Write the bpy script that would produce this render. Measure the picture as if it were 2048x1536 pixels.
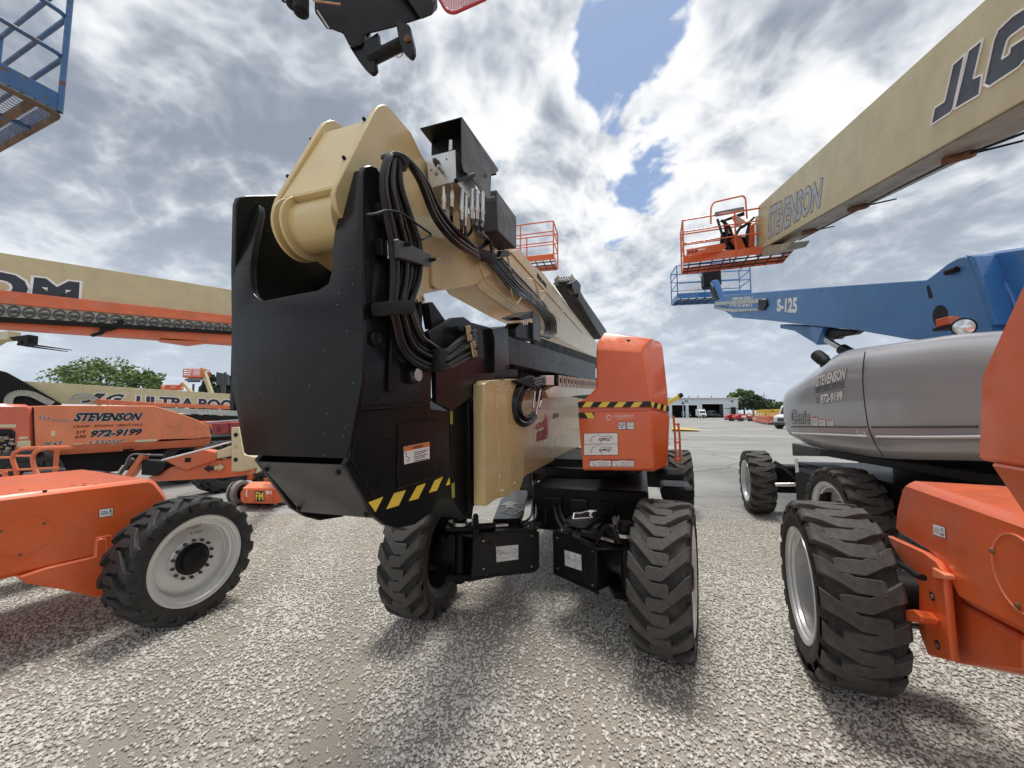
import bpy, bmesh, math, random
import numpy as np
from mathutils import Vector, Matrix

random.seed(7)
R = math.radians
scene = bpy.context.scene
for o in list(bpy.data.objects):
    bpy.data.objects.remove(o)

# ------------------------------------------------------------------ camera
CAM_H = 1.72                      # eye height of the photographer, metres
FPX = 769.0                       # ultra wide lens: focal length in photo pixels (photo 2048 wide)
PITCH = math.atan(58.0 / FPX)     # horizon lies 58 px under the picture centre
cam_data = bpy.data.cameras.new("camera")
cam_data.sensor_width = 36.0
cam_data.lens = 36.0 * FPX / 2048.0
cam_data.clip_start = 0.05
cam_data.clip_end = 6000.0
camera = bpy.data.objects.new("camera", cam_data)
scene.collection.objects.link(camera)
camera.location = (0, 0, CAM_H)
camera.rotation_euler = (math.pi / 2 + PITCH, 0, 0)
scene.camera = camera

# ------------------------------------------------------------------ world: cloudy sky
SUN_EL, SUN_AZ = R(76), R(12)     # sun stands ahead and slightly right, behind thin cloud
world = bpy.data.worlds.new("World")
scene.world = world
world.cycles.sampling_method = "MANUAL"
world.cycles.sample_map_resolution = 512
world.use_nodes = True
nt = world.node_tree
nt.nodes.clear()


class NG:
    """small helper to write node graphs"""
    def __init__(self, tree):
        self.t = tree

    def n(self, kind, **kw):
        nd = self.t.nodes.new(kind)
        for k, v in kw.items():
            setattr(nd, k, v)
        return nd

    def put(self, sock, v):
        if hasattr(v, "links") or hasattr(v, "is_linked"):
            self.t.links.new(v, sock)
        else:
            sock.default_value = v

    def math(self, op, a, b=0.0, c=0.0, clamp=False):
        nd = self.n("ShaderNodeMath", operation=op)
        nd.use_clamp = clamp
        for i, v in enumerate((a, b, c)):
            self.put(nd.inputs[i], v)
        return nd.outputs[0]

    def vmath(self, op, a, b=(0, 0, 0), scale=1.0):
        nd = self.n("ShaderNodeVectorMath", operation=op)
        self.put(nd.inputs[0], a)
        self.put(nd.inputs[1], b)
        if op == "SCALE":
            self.put(nd.inputs[3], scale)
        return nd.outputs["Value"] if op in ("DOT_PRODUCT", "LENGTH", "DISTANCE") else nd.outputs[0]

    def noise(self, vec, scale, detail=6.0, rough=0.55, dist=0.0, dim="3D"):
        nd = self.n("ShaderNodeTexNoise", noise_dimensions=dim)
        self.put(nd.inputs["Vector"], vec)
        nd.inputs["Scale"].default_value = scale
        nd.inputs["Detail"].default_value = detail
        nd.inputs["Roughness"].default_value = rough
        nd.inputs["Distortion"].default_value = dist
        return nd.outputs[0]

    def smooth(self, v, a, b, o0=0.0, o1=1.0):
        nd = self.n("ShaderNodeMapRange", interpolation_type="SMOOTHSTEP")
        self.put(nd.inputs[0], v)
        for i, x in enumerate((a, b, o0, o1)):
            nd.inputs[i + 1].default_value = x
        return nd.outputs[0]

    def mix(self, f, a, b, blend="MIX"):
        nd = self.n("ShaderNodeMix", data_type="RGBA", blend_type=blend)
        self.put(nd.inputs[0], f)
        self.put(nd.inputs[6], a if not isinstance(a, tuple) or len(a) == 4 else (*a, 1))
        self.put(nd.inputs[7], b if not isinstance(b, tuple) or len(b) == 4 else (*b, 1))
        return nd.outputs[2]


g = NG(nt)
SKY_OFF = (55.0, 5.0, 0.0)
SKY_COVER = 0.103
tc = g.n("ShaderNodeTexCoord")
sep = g.n("ShaderNodeSeparateXYZ")
nt.links.new(tc.outputs["Generated"], sep.inputs[0])
zc = g.math("ADD", g.math("MAXIMUM", sep.outputs[2], 0.0), 0.36)
cx = g.math("DIVIDE", sep.outputs[0], zc)
cy = g.math("DIVIDE", sep.outputs[1], zc)
comb = g.n("ShaderNodeCombineXYZ")
nt.links.new(cx, comb.inputs[0])
nt.links.new(cy, comb.inputs[1])
pl = g.vmath("ADD", comb.outputs[0], SKY_OFF)
big = g.noise(pl, 0.8, 2.0, 0.5, 0.2, "2D")             # which regions are thick
def billow(v):
    """cauliflower heads: soft noise plus rounded cells, several octaves"""
    n0 = g.noise(v, 1.35, 9.0, 0.52, 0.0, "2D")
    vo = g.n("ShaderNodeTexVoronoi", voronoi_dimensions="2D", feature="F1")
    g.put(vo.inputs["Vector"], g.vmath("ADD", v, g.vmath("SCALE", warp, scale=0.22)))
    vo.inputs["Scale"].default_value = 3.4
    vo.inputs["Detail"].default_value = 4.0
    vo.inputs["Roughness"].default_value = 0.62
    return g.math("ADD", g.math("MULTIPLY", n0, 0.74), g.math("MULTIPLY", g.math("SUBTRACT", 1.0, vo.outputs["Distance"]), 0.22))


wn = g.n("ShaderNodeTexNoise", noise_dimensions="2D")
g.put(wn.inputs["Vector"], pl)
wn.inputs["Scale"].default_value = 2.2
wn.inputs["Detail"].default_value = 3.0
warp = wn.outputs[1]
den = billow(pl)                                   # billows
den2 = billow(g.vmath("ADD", pl, (0.015, 0.065, 0.0)))   # same, looked up toward the sun
fine = g.noise(pl, 5.0, 6.0, 0.6, 0.0, "2D")
thick = g.math("ADD", g.math("ADD", g.math("MULTIPLY", den, 0.60), g.math("MULTIPLY", big, 0.55)), SKY_COVER)
# breaks of clear sky
def toward(px, py):
    u, v = (px - 1024) / FPX, (768 - py) / FPX
    return Vector((u, math.cos(PITCH) - v * math.sin(PITCH), math.sin(PITCH) + v * math.cos(PITCH))).normalized()
for (px, py, wd, am) in ((1275, 10, 0.010, 0.10), (1190, 150, 0.006, 0.09), (1210, 440, 0.003, 0.02), (1120, 250, 0.16, 0.035), (200, 250, 0.30, -0.075),
                         (1800, 350, 0.12, -0.04), (1500, 640, 0.06, -0.05), (620, 560, 0.08, -0.05)):
    dt = g.vmath("DOT_PRODUCT", g.vmath("NORMALIZE", tc.outputs["Generated"]), tuple(toward(px, py)))
    bump = g.smooth(dt, 1.0 - wd, 1.0)
    thick = g.math("SUBTRACT", thick, g.math("MULTIPLY", bump, am))
cover = g.smooth(g.math("ADD", thick, g.math("MULTIPLY", g.math("SUBTRACT", fine, 0.5), 0.16)), 0.43, 0.475)
relief = g.math("MULTIPLY", g.math("SUBTRACT", den, den2), 1.15)
shade = g.smooth(g.math("SUBTRACT", g.math("ADD", thick, g.math("MULTIPLY", g.math("SUBTRACT", fine, 0.5), 0.20)), relief), 0.41, 0.82)
ramp = g.n("ShaderNodeValToRGB")
nt.links.new(shade, ramp.inputs[0])
ce = ramp.color_ramp.elements
ce[0].position, ce[0].color = 0.0, (0.97, 0.975, 0.98, 1)
ce[1].position, ce[1].color = 1.0, (0.275, 0.315, 0.385, 1)
for ps_, cl_ in ((0.25, (0.78, 0.80, 0.83, 1)), (0.5, (0.57, 0.61, 0.665, 1)), (0.75, (0.39, 0.43, 0.495, 1))):
    ce.new(ps_).color = cl_
cloud = g.vmath("SCALE", ramp.outputs[0], scale=7.9)
sky = g.n("ShaderNodeTexSky", sky_type="NISHITA")
sky.sun_disc = False
sky.sun_elevation = SUN_EL
sky.sun_rotation = SUN_AZ
sky.air_density = 1.0
sky.dust_density = 0.6
blue = g.mix(0.22, g.mix(1.0, sky.outputs[0], (0.78, 0.88, 0.98), "MULTIPLY"), (5.2, 5.6, 6.2))
low = g.smooth(sep.outputs[2], -0.05, 0.50)                 # veil of pale air over the horizon
col = g.mix(cover, blue, cloud)
col = g.mix(g.math("MULTIPLY", g.math("SUBTRACT", 1.0, low), 0.85), col, (4.7, 5.35, 6.1))
bg = g.n("ShaderNodeBackground")
bg.inputs[1].default_value = 0.10
nt.links.new(col, bg.inputs[0])
wo = g.n("ShaderNodeOutputWorld")
nt.links.new(bg.outputs[0], wo.inputs[0])

# ------------------------------------------------------------------ sun behind cloud
sd = bpy.data.lights.new("sun", "SUN")
sd.energy = 2.2
sd.angle = R(17)
sd.color = (1.0, 0.955, 0.88)
sun = bpy.data.objects.new("sun", sd)
scene.collection.objects.link(sun)
sdir = Vector((math.sin(SUN_AZ) * math.cos(SUN_EL), math.cos(SUN_AZ) * math.cos(SUN_EL), math.sin(SUN_EL)))
sun.rotation_euler = sdir.to_track_quat("Z", "Y").to_euler()
sun.location = sdir * 60

vs = scene.view_settings
vs.view_transform = "Standard"
vs.look = "None"
vs.exposure = 0.46
vs.gamma = 1.0
vs.use_curve_mapping = False
scene.cycles.max_bounces = 5
scene.cycles.diffuse_bounces = 3
scene.cycles.glossy_bounces = 3
scene.cycles.use_denoising = True

# ------------------------------------------------------------------ helpers: pixels -> places
CP = Vector((0, 0, CAM_H))
SP, COSP = math.sin(PITCH), math.cos(PITCH)


def ray(px, py):
    u, v = (px - 1024) / FPX, (768 - py) / FPX
    return Vector((u, COSP - v * SP, SP + v * COSP))


def hit(px, py, p0, n):
    d = ray(px, py)
    return CP + d * ((p0 - CP).dot(n) / d.dot(n))


def atY(px, py, Y):
    return hit(px, py, Vector((0, Y, 0)), Vector((0, 1, 0)))


def atZ(px, py, z=0.0):
    return hit(px, py, Vector((0, 0, z)), Vector((0, 0, 1)))


def crop(x0, y0, s):
    return lambda *pts: [(x0 + x / s, y0 + y / s) for x, y in pts]


c1, c2, c3 = crop(440, 180, 3.073), crop(440, 640, 3.073), crop(740, 900, 3.012)
c4, c5, c6 = crop(1000, 540, 3.657), crop(0, 480, 3.84), crop(0, 800, 3.2)
c7, c8 = crop(1460, 860, 2.743), crop(1300, 480, 2.738)
z1, z2, z3, z4 = crop(1340, 360, 5.486), crop(1480, 0, 3.2), crop(540, 0, 4.655), crop(0, 0, 5.12)
z5, z6, z7, z8 = crop(1320, 760, 7.314), crop(0, 660, 4.267), crop(0, 860, 3.657), crop(700, 540, 5.12)
y1, y2, y3, y4 = crop(740, 280, 6.4), crop(960, 460, 7.314), crop(860, 940, 4.876), crop(1140, 780, 8.533)
y5, y6, y7, y8 = crop(0, 840, 6.024), crop(1560, 640, 5.12), crop(1780, 480, 6.4), crop(380, 840, 6.983)
ident = lambda *pts: list(pts)
UP = Vector((0, 0, 1))


class Fr:
    """a machine's own axes: l = along its length (away from the camera), r = to its right"""
    def __init__(self, az):
        self.az = az
        self.l = Vector((math.sin(R(az)), math.cos(R(az)), 0))
        self.r = Vector((math.cos(R(az)), -math.sin(R(az)), 0))

    def P(self, r, l, z):
        return self.r * r + self.l * l + UP * z

    def side(self, pts, r0):
        return [hit(x, y, self.r * r0, self.r) for x, y in pts]

    def end(self, pts, l0):
        return [hit(x, y, self.l * l0, self.l) for x, y in pts]


# ------------------------------------------------------------------ helpers: meshes
WINV = {}


class MB:
    def __init__(self):
        self.v, self.f = [], []

    def add(self, vs, fs):
        k = len(self.v)
        self.v += [Vector(p) for p in vs]
        self.f += [tuple(i + k for i in f) for f in fs]
        return self

    def prism(self, pts, vec):
        n = len(pts)
        vec = Vector(vec)
        return self.add(list(pts) + [p + vec for p in pts],
                        [tuple(range(n)), tuple(range(2 * n - 1, n - 1, -1))] + [(i, i + n, (i + 1) % n + n, (i + 1) % n) for i in range(n)])

    def hexa(self, a, b):
        """two quads joined into a block"""
        return self.add(list(a) + list(b), [(0, 1, 2, 3), (7, 6, 5, 4), (0, 4, 5, 1), (1, 5, 6, 2), (2, 6, 7, 3), (3, 7, 4, 0)])

    def box(self, c, ax, ay, az):
        c, ax, ay, az = Vector(c), Vector(ax), Vector(ay), Vector(az)
        return self.hexa([c - ax - ay - az, c + ax - ay - az, c + ax + ay - az, c - ax + ay - az],
                         [c - ax - ay + az, c + ax - ay + az, c + ax + ay + az, c - ax + ay + az])

    def fbox(self, fr, r0, r1, l0, l1, z0, z1):
        return self.box(fr.P((r0 + r1) / 2, (l0 + l1) / 2, (z0 + z1) / 2), fr.r * (r1 - r0) / 2, fr.l * (l1 - l0) / 2, UP * (z1 - z0) / 2)

    def loft(self, rings, caps=True, close=True):
        k = len(rings[0])
        vs = [p for rg in rings for p in rg]
        fs = []
        for i in range(len(rings) - 1):
            for j in range(k if close else k - 1):
                a, b = i * k + j, i * k + (j + 1) % k
                fs.append((a, b, b + k, a + k))
        if caps:
            fs.append(tuple(range(k - 1, -1, -1)))
            fs.append(tuple(range((len(rings) - 1) * k, len(rings) * k)))
        return self.add(vs, fs)

    def tube(self, path, rad, n=8, caps=True):
        path = [Vector(p) for p in path]
        rads = rad if isinstance(rad, (list, tuple)) else [rad] * len(path)
        t0 = (path[1] - path[0]).normalized()
        nrm = t0.orthogonal().normalized()
        rings = []
        for i, p in enumerate(path):
            t = (path[min(i + 1, len(path) - 1)] - path[max(i - 1, 0)]).normalized()
            nrm = (nrm - t * nrm.dot(t)).normalized()
            b = t.cross(nrm)
            rings.append([p + (nrm * math.cos(2 * math.pi * k / n) + b * math.sin(2 * math.pi * k / n)) * rads[i] for k in range(n)])
        return self.loft(rings, caps)

    def cyl(self, a, b, rad, n=16):
        return self.tube([a, b], rad, n)

    def lathe(self, prof, origin=(0, 0, 0), axis=(1, 0, 0), n=48, closed=False):
        """prof = [(radius, distance along axis)]"""
        origin, axis = Vector(origin), Vector(axis).normalized()
        a = axis.orthogonal().normalized()
        b = axis.cross(a)
        rings = [[origin + axis * h + (a * math.cos(2 * math.pi * k / n) + b * math.sin(2 * math.pi * k / n)) * max(rr, 1e-4) for k in range(n)] for rr, h in prof]
        if closed:
            rings.append(rings[0])
        return self.loft(rings, caps=not closed)

    def build(self, name, mat, parent=None, bevel=0.0, seg=1, smooth=35, local=False, flat=False):
        me = bpy.data.meshes.new(name)
        inv = Matrix() if (parent is None or local) else WINV[parent.name]
        me.from_pydata([inv @ p for p in self.v], [], self.f)
        bm = bmesh.new()
        bm.from_mesh(me)
        bmesh.ops.remove_doubles(bm, verts=bm.verts, dist=1e-5)
        bmesh.ops.recalc_face_normals(bm, faces=bm.faces)
        if bevel > 0:
            es = [e for e in bm.edges if len(e.link_faces) == 2 and e.calc_face_angle(0) > R(25)]
            bmesh.ops.bevel(bm, geom=es, offset=bevel, segments=seg, profile=0.6, affect="EDGES", clamp_overlap=True)
        bm.to_mesh(me)
        bm.free()
        if not flat:
            me.polygons.foreach_set("use_smooth", [True] * len(me.polygons))
            me.set_sharp_from_angle(angle=R(smooth))
        me.materials.append(M[mat] if isinstance(mat, str) else mat)
        return link(name, me, parent)


def link(name, data, parent=None):
    o = bpy.data.objects.new(name, data)
    scene.collection.objects.link(o)
    if parent is not None:
        o.parent = parent
        WINV[o.name] = WINV[parent.name]
    else:
        WINV[o.name] = Matrix()
    return o


def tag(o, label, cat, group=None):
    o["label"], o["category"] = label, cat
    if group:
        o["group"] = group
    return o


def thing(name, label, cat, loc=(0, 0, 0), az=0.0, group=None):
    o = bpy.data.objects.new(name, None)
    scene.collection.objects.link(o)
    m = Matrix.Translation(Vector(loc)) @ Matrix.Rotation(-R(az), 4, "Z")
    o.matrix_world = m
    o.empty_display_size = 0.2
    WINV[o.name] = m.inverted()
    return tag(o, label, cat, group)


def copy_tree(o, matrix=None, parent=None):
    c = o.copy()
    scene.collection.objects.link(c)
    if parent is not None:
        c.parent = parent
    elif matrix is not None:
        c.matrix_world = matrix
    for ch in [x for x in bpy.data.objects if x.parent == o]:
        copy_tree(ch, None, c)
    return c


def spline(pts, k=6):
    """smooth curve through points"""
    pts = [Vector(p) for p in pts]
    e = [pts[0] * 2 - pts[1]] + pts + [pts[-1] * 2 - pts[-2]]
    out = []
    for i in range(1, len(e) - 2):
        p0, p1, p2, p3 = e[i - 1:i + 3]
        for j in range(k):
            t = j / k
            out.append(0.5 * ((2 * p1) + (p2 - p0) * t + (2 * p0 - 5 * p1 + 4 * p2 - p3) * t * t + (3 * p1 - p0 - 3 * p2 + p3) * t ** 3))
    out.append(pts[-1])
    return out


def fillet(pts, rad, k=4):
    """polyline with rounded corners"""
    pts = [Vector(p) for p in pts]
    out = [pts[0]]
    for a, b, c in zip(pts, pts[1:], pts[2:]):
        d1, d2 = (a - b), (c - b)
        q = min(rad, d1.length * 0.45, d2.length * 0.45)
        s, e = b + d1.normalized() * q, b + d2.normalized() * q
        for i in range(k + 1):
            t = i / k
            out.append(s * (1 - t) ** 2 + b * 2 * t * (1 - t) + e * t * t)
    out.append(pts[-1])
    return out


def normal_to_cam(quad):
    n = (quad[1] - quad[0]).cross(quad[3] - quad[0]).normalized()
    mid = sum(quad, Vector()) / len(quad)
    return n if n.dot(CP - mid) > 0 else -n


def plate(name, pts, mat, parent, lift=0.002, th=0.0015):
    """thin sticker lying on a surface, outline = 3D points"""
    n = normal_to_cam([pts[0], pts[1], pts[2], pts[-1]])
    return MB().prism([p + n * lift for p in pts], n * th).build(name, mat, parent, flat=True)


def bil(q, s, t):
    """point in a quad: q = bottom-left, bottom-right, top-right, top-left"""
    return q[0] * (1 - s) * (1 - t) + q[1] * s * (1 - t) + q[2] * s * t + q[3] * (1 - s) * t


def text_mesh(body, shear=0.0, offset=0.0, spacing=1.0):
    cu = bpy.data.curves.new("txt", "FONT")
    cu.body = body
    cu.shear = shear
    cu.offset = offset
    cu.space_character = spacing
    cu.resolution_u = 3
    ob = bpy.data.objects.new("txt", cu)
    scene.collection.objects.link(ob)
    bpy.context.view_layer.update()
    me = bpy.data.meshes.new_from_object(ob.evaluated_get(bpy.context.evaluated_depsgraph_get()))
    vs = [v.co.copy() for v in me.vertices]
    fs = [tuple(p.vertices) for p in me.polygons]
    bpy.data.objects.remove(ob)
    bpy.data.curves.remove(cu)
    bpy.data.meshes.remove(me)
    return vs, fs


def lettering(body, quad, mat, parent, shear=0.0, bold=0.0, outline=None, omat=None, lift=0.003, spacing=1.0, name="lettering"):
    """words laid on a quad (bottom-left, bottom-right, top-right, top-left in 3D)"""
    n = normal_to_cam(quad)
    vs, fs = text_mesh(body, shear, bold, spacing)
    x0, x1 = min(v.x for v in vs), max(v.x for v in vs)
    yy0, yy1 = min(v.y for v in vs), max(v.y for v in vs)
    m = MB()
    m.add([bil(quad, (v.x - x0) / (x1 - x0), (v.y - yy0) / (yy1 - yy0)) + n * lift for v in vs], fs)
    o = flatmesh(name, m, mat, parent)
    if outline:
        vs, fs = text_mesh(body, shear, bold + outline, spacing)
        m = MB()
        m.add([bil(quad, (v.x - x0) / (x1 - x0), (v.y - yy0) / (yy1 - yy0)) + n * (lift - 0.0012) for v in vs], fs)
        flatmesh("lettering_outline", m, omat or "white_print", parent)
    return o


def flatmesh(name, m, mat, parent):
    me = bpy.data.meshes.new(name)
    inv = WINV[parent.name]
    me.from_pydata([inv @ p for p in m.v], [], m.f)
    me.materials.append(M[mat] if isinstance(mat, str) else mat)
    return link(name, me, parent)


def q4(fr, which, pts, at):
    """quad helper: pts bottom-left, bottom-right, top-right, top-left in photo pixels"""
    return fr.side(pts, at) if which == "s" else fr.end(pts, at)

# ------------------------------------------------------------------ materials
M = {}


def mat(name, col, rough=0.5, metal=0.0, coat=0.0, var=0.12, scale=3.0, bump=0.0, bscale=60.0, dust=0.0, dustcol=(0.36, 0.33, 0.28),
        specks=0.0, spec=0.5, rvar=0.1, rust=0.0):
    m = bpy.data.materials.new(name)
    m.use_nodes = True
    t = m.node_tree
    b = t.nodes["Principled BSDF"]
    q = NG(t)
    tc = q.n("ShaderNodeTexCoord").outputs["Object"]
    n1 = q.noise(tc, scale, 6.0, 0.6)
    k = q.smooth(n1, 0.3, 0.7, 1.0 - var, 1.0 + var)
    base = q.mix(1.0, tuple(col), q.mix(1.0, (1, 1, 1), k, "MULTIPLY"), "MULTIPLY")
    if rust > 0:
        nr = q.noise(tc, scale * 2.2, 8.0, 0.65, 0.6)
        base = q.mix(q.smooth(nr, 0.62 - rust * 0.2, 0.70 - rust * 0.18), base, (0.12, 0.055, 0.025))
    if dust > 0:
        nd = q.noise(tc, scale * 1.7, 8.0, 0.65, 0.4)
        base = q.mix(q.math("MULTIPLY", q.smooth(nd, 0.38, 0.78), dust), base, tuple(dustcol))
    if specks > 0:
        vo = q.n("ShaderNodeTexVoronoi")
        q.put(vo.inputs["Vector"], tc)
        vo.inputs["Scale"].default_value = 38.0
        ns = q.noise(tc, 7.0, 2.0)
        sp = q.math("MULTIPLY", q.smooth(vo.outputs["Distance"], 0.10, 0.05), q.smooth(ns, 0.48, 0.62))
        base = q.mix(q.math("MULTIPLY", sp, specks), base, (0.45, 0.43, 0.4))
    t.links.new(base, b.inputs["Base Color"])
    rr = q.smooth(q.noise(tc, scale * 2.5, 5.0, 0.6), 0.3, 0.7, max(0.02, rough - rvar), min(1.0, rough + rvar))
    t.links.new(rr, b.inputs["Roughness"])
    b.inputs["Metallic"].default_value = metal
    b.inputs["Coat Weight"].default_value = coat
    b.inputs["Coat Roughness"].default_value = 0.08
    b.inputs["Specular IOR Level"].default_value = spec
    if bump > 0:
        bn = q.n("ShaderNodeBump")
        bn.inputs["Strength"].default_value = bump
        bn.inputs["Distance"].default_value = 0.01
        t.links.new(q.noise(tc, bscale, 6.0, 0.6), bn.inputs["Height"])
        t.links.new(bn.outputs[0], b.inputs["Normal"])
    M[name] = m
    return m


mat("orange", (0.76, 0.128, 0.028), 0.38, coat=0.3, var=0.08, dust=0.17, specks=0.3, bump=0.03, bscale=25)
mat("orange_new", (0.78, 0.125, 0.022), 0.26, coat=0.7, var=0.03, dust=0.04, bump=0.03, bscale=14)
mat("orange_old", (0.72, 0.165, 0.06), 0.5, coat=0.1, var=0.12, dust=0.28, bump=0.04, bscale=30)
mat("orange_faded", (0.80, 0.25, 0.115), 0.55, coat=0.05, var=0.10, dust=0.15)
mat("red_paint", (0.45, 0.02, 0.025), 0.35, coat=0.4, var=0.06)
mat("tan", (0.60, 0.465, 0.225), 0.36, coat=0.35, var=0.045, dust=0.05, bump=0.03, bscale=20)
mat("tan_old", (0.58, 0.50, 0.295), 0.5, coat=0.1, var=0.07, dust=0.15, specks=0.15)
mat("tan_dark", (0.36, 0.31, 0.22), 0.6, var=0.18, dust=0.35, dustcol=(0.10, 0.075, 0.055))
mat("cream", (0.70, 0.63, 0.40), 0.42, coat=0.2, var=0.06, dust=0.12)
mat("black_paint", (0.0075, 0.0078, 0.009), 0.30, coat=0.08, spec=0.26, rvar=0.03, var=0.15, dust=0.015, specks=0.55, bump=0.025, bscale=30)
mat("black_plain", (0.007, 0.0072, 0.008), 0.42, spec=0.22, rvar=0.03, var=0.2, dust=0.02)
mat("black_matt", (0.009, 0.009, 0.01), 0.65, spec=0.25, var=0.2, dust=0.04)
mat("dark_grey", (0.055, 0.056, 0.058), 0.5, var=0.1, coat=0.1, specks=0.2)
mat("grey_box", (0.16, 0.165, 0.17), 0.55, var=0.1, dust=0.2)
mat("hose", (0.006, 0.006, 0.0065), 0.30, var=0.3, spec=0.42, dust=0.05)
mat("hose_sleeve", (0.02, 0.02, 0.021), 0.8, var=0.3, bump=0.4, bscale=300)
mat("steel", (0.55, 0.55, 0.54), 0.28, metal=1.0, var=0.12, bump=0.05, bscale=40)
mat("alloy_block", (0.66, 0.655, 0.64), 0.36, metal=0.9, var=0.1, bump=0.05, bscale=30)
mat("galvanised", (0.50, 0.51, 0.47), 0.45, metal=0.85, var=0.25, scale=14, dust=0.25)
mat("brass", (0.42, 0.37, 0.24), 0.3, metal=1.0, var=0.2, scale=20)
mat("rim_silver", (0.70, 0.705, 0.70), 0.38, metal=0.55, var=0.06, coat=0.15, dust=0.10)
mat("rim_dark", (0.03, 0.031, 0.033), 0.5, var=0.1)
mat("blue", (0.045, 0.19, 0.48), 0.33, coat=0.4, var=0.06, dust=0.05)
mat("blue_side", (0.075, 0.225, 0.49), 0.45, coat=0.12, var=0.05, dust=0.12, dustcol=(0.22, 0.25, 0.28))
mat("blue_worn", (0.035, 0.125, 0.30), 0.5, coat=0.1, var=0.15, dust=0.2, rust=0.35, scale=4)
mat("grey_hood", (0.385, 0.395, 0.415), 0.22, coat=0.6, var=0.02, bump=0.035, bscale=1.4, rvar=0.02)
mat("white_paint", (0.78, 0.79, 0.80), 0.45, coat=0.2, var=0.05, dust=0.08)
mat("white_print", (0.86, 0.86, 0.85), 0.55, var=0.04)
mat("grey_print", (0.42, 0.44, 0.47), 0.55, var=0.05)
mat("navy_print", (0.030, 0.036, 0.055), 0.5, var=0.05)
mat("black_print", (0.014, 0.014, 0.018), 0.5, var=0.05)
mat("maroon_print", (0.11, 0.014, 0.02), 0.5, var=0.05)
mat("red_print", (0.50, 0.035, 0.03), 0.5, var=0.08)
mat("orange_print", (0.74, 0.21, 0.05), 0.5, var=0.05)
mat("yellow_print", (0.94, 0.71, 0.09), 0.5, var=0.06, dust=0.06)
mat("yellow_paint", (0.72, 0.50, 0.05), 0.45, coat=0.2, var=0.1, dust=0.1)
mat("plastic_orange", (0.6, 0.09, 0.02), 0.25, coat=0.5, var=0.05)
mat("velcro", (0.012, 0.012, 0.012), 0.95, var=0.3, bump=0.5, bscale=200)
mat("steel_rusty", (0.20, 0.10, 0.06), 0.75, metal=0.2, var=0.3, scale=12)
mat("metal_sheet", (0.60, 0.66, 0.72), 0.5, var=0.05, dust=0.1)
mat("concrete", (0.42, 0.41, 0.39), 0.8, var=0.1, bump=0.1)
mat("dark_inside", (0.02, 0.02, 0.022), 0.8, var=0.2)  # near-black colour stands in for shade inside holes, openings and bays
mat("bark", (0.10, 0.075, 0.055), 0.9, var=0.3, bump=0.5, bscale=15)
mat("tail_lens", (0.5, 0.02, 0.02), 0.2, coat=0.6)
mat("glass_dark", (0.02, 0.025, 0.03), 0.08, coat=0.8, var=0.05)


def rubber():
    m = bpy.data.materials.new("rubber")
    m.use_nodes = True
    t = m.node_tree
    b = t.nodes["Principled BSDF"]
    q = NG(t)
    tc = q.n("ShaderNodeTexCoord").outputs["Object"]
    n1 = q.noise(tc, 9.0, 8.0, 0.65, 0.3)
    n2 = q.noise(tc, 70.0, 4.0, 0.6)
    base = q.mix(q.smooth(n1, 0.35, 0.75), (0.018, 0.018, 0.018), (0.062, 0.058, 0.052))
    base = q.mix(q.smooth(n2, 0.60, 0.75, 0.0, 0.35), base, (0.16, 0.15, 0.13))
    t.links.new(base, b.inputs["Base Color"])
    b.inputs["Roughness"].default_value = 0.72
    bn = q.n("ShaderNodeBump")
    bn.inputs["Strength"].default_value = 0.25
    bn.inputs["Distance"].default_value = 0.004
    t.links.new(n2, bn.inputs["Height"])
    t.links.new(bn.outputs[0], b.inputs["Normal"])
    M["rubber"] = m
    return m


rubber()
mat("tread", (0.066, 0.064, 0.060), 0.78, var=0.35, scale=7.0, dust=0.35, dustcol=(0.165, 0.157, 0.142), bump=0.35, bscale=90)
mat("tread_black", (0.022, 0.022, 0.023), 0.6, var=0.3, scale=7.0, dust=0.22, dustcol=(0.10, 0.095, 0.088), bump=0.3, bscale=90)
mat("sidewall", (0.016, 0.016, 0.0165), 0.5, var=0.2, scale=6.0, dust=0.05)
mat("grey_rubber", (0.25, 0.25, 0.245), 0.8, var=0.15)


def leaf_mat(name, c1_, c2_):
    m = bpy.data.materials.new(name)
    m.use_nodes = True
    t = m.node_tree
    b = t.nodes["Principled BSDF"]
    q = NG(t)
    gi = q.n("ShaderNodeNewGeometry")
    rnd = gi.outputs["Random Per Island"]
    t.links.new(q.mix(rnd, c1_, c2_), b.inputs["Base Color"])
    b.inputs["Roughness"].default_value = 0.6
    b.inputs["Transmission Weight"].default_value = 0.0
    M[name] = m


leaf_mat("leaf_light", (0.07, 0.13, 0.03), (0.20, 0.28, 0.08))
leaf_mat("leaf_mid", (0.05, 0.09, 0.025), (0.13, 0.18, 0.06))
leaf_mat("leaf_dark", (0.018, 0.038, 0.018), (0.05, 0.085, 0.035))

# ------------------------------------------------------------------ the setting: ground and yard
TRACKS = []          # worn wheel tracks: a point on the ground, the track's direction, half width


def add_track(pa, pb, hw):
    a, b = atZ(*pa), atZ(*pb)
    d = (b - a).normalized()
    TRACKS.append((a, Vector((-d.y, d.x, 0)), hw))


add_track((1180, 1480), (990, 1210), 0.26)
add_track((640, 1500), (720, 1150), 0.24)
add_track((250, 1480), (560, 1120), 0.20)
add_track((60, 1330), (500, 1080), 0.18)


def track_field(q, vec):
    """0 inside a worn track, 1 outside (same formula for the bed's colour and the stones' density)"""
    wob = q.math("MULTIPLY", q.math("SUBTRACT", q.noise(vec, 1.6, 4.0, 0.6), 0.5), 0.5)
    out = None
    for a, n, hw in TRACKS:
        dd = q.math("ABSOLUTE", q.math("ADD", q.math("SUBTRACT", q.vmath("DOT_PRODUCT", vec, tuple(n)), a.dot(n)), wob))
        f = q.smooth(dd, hw * 0.35, hw * 1.5)
        out = f if out is None else q.math("MINIMUM", out, f)
    return out


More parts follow.
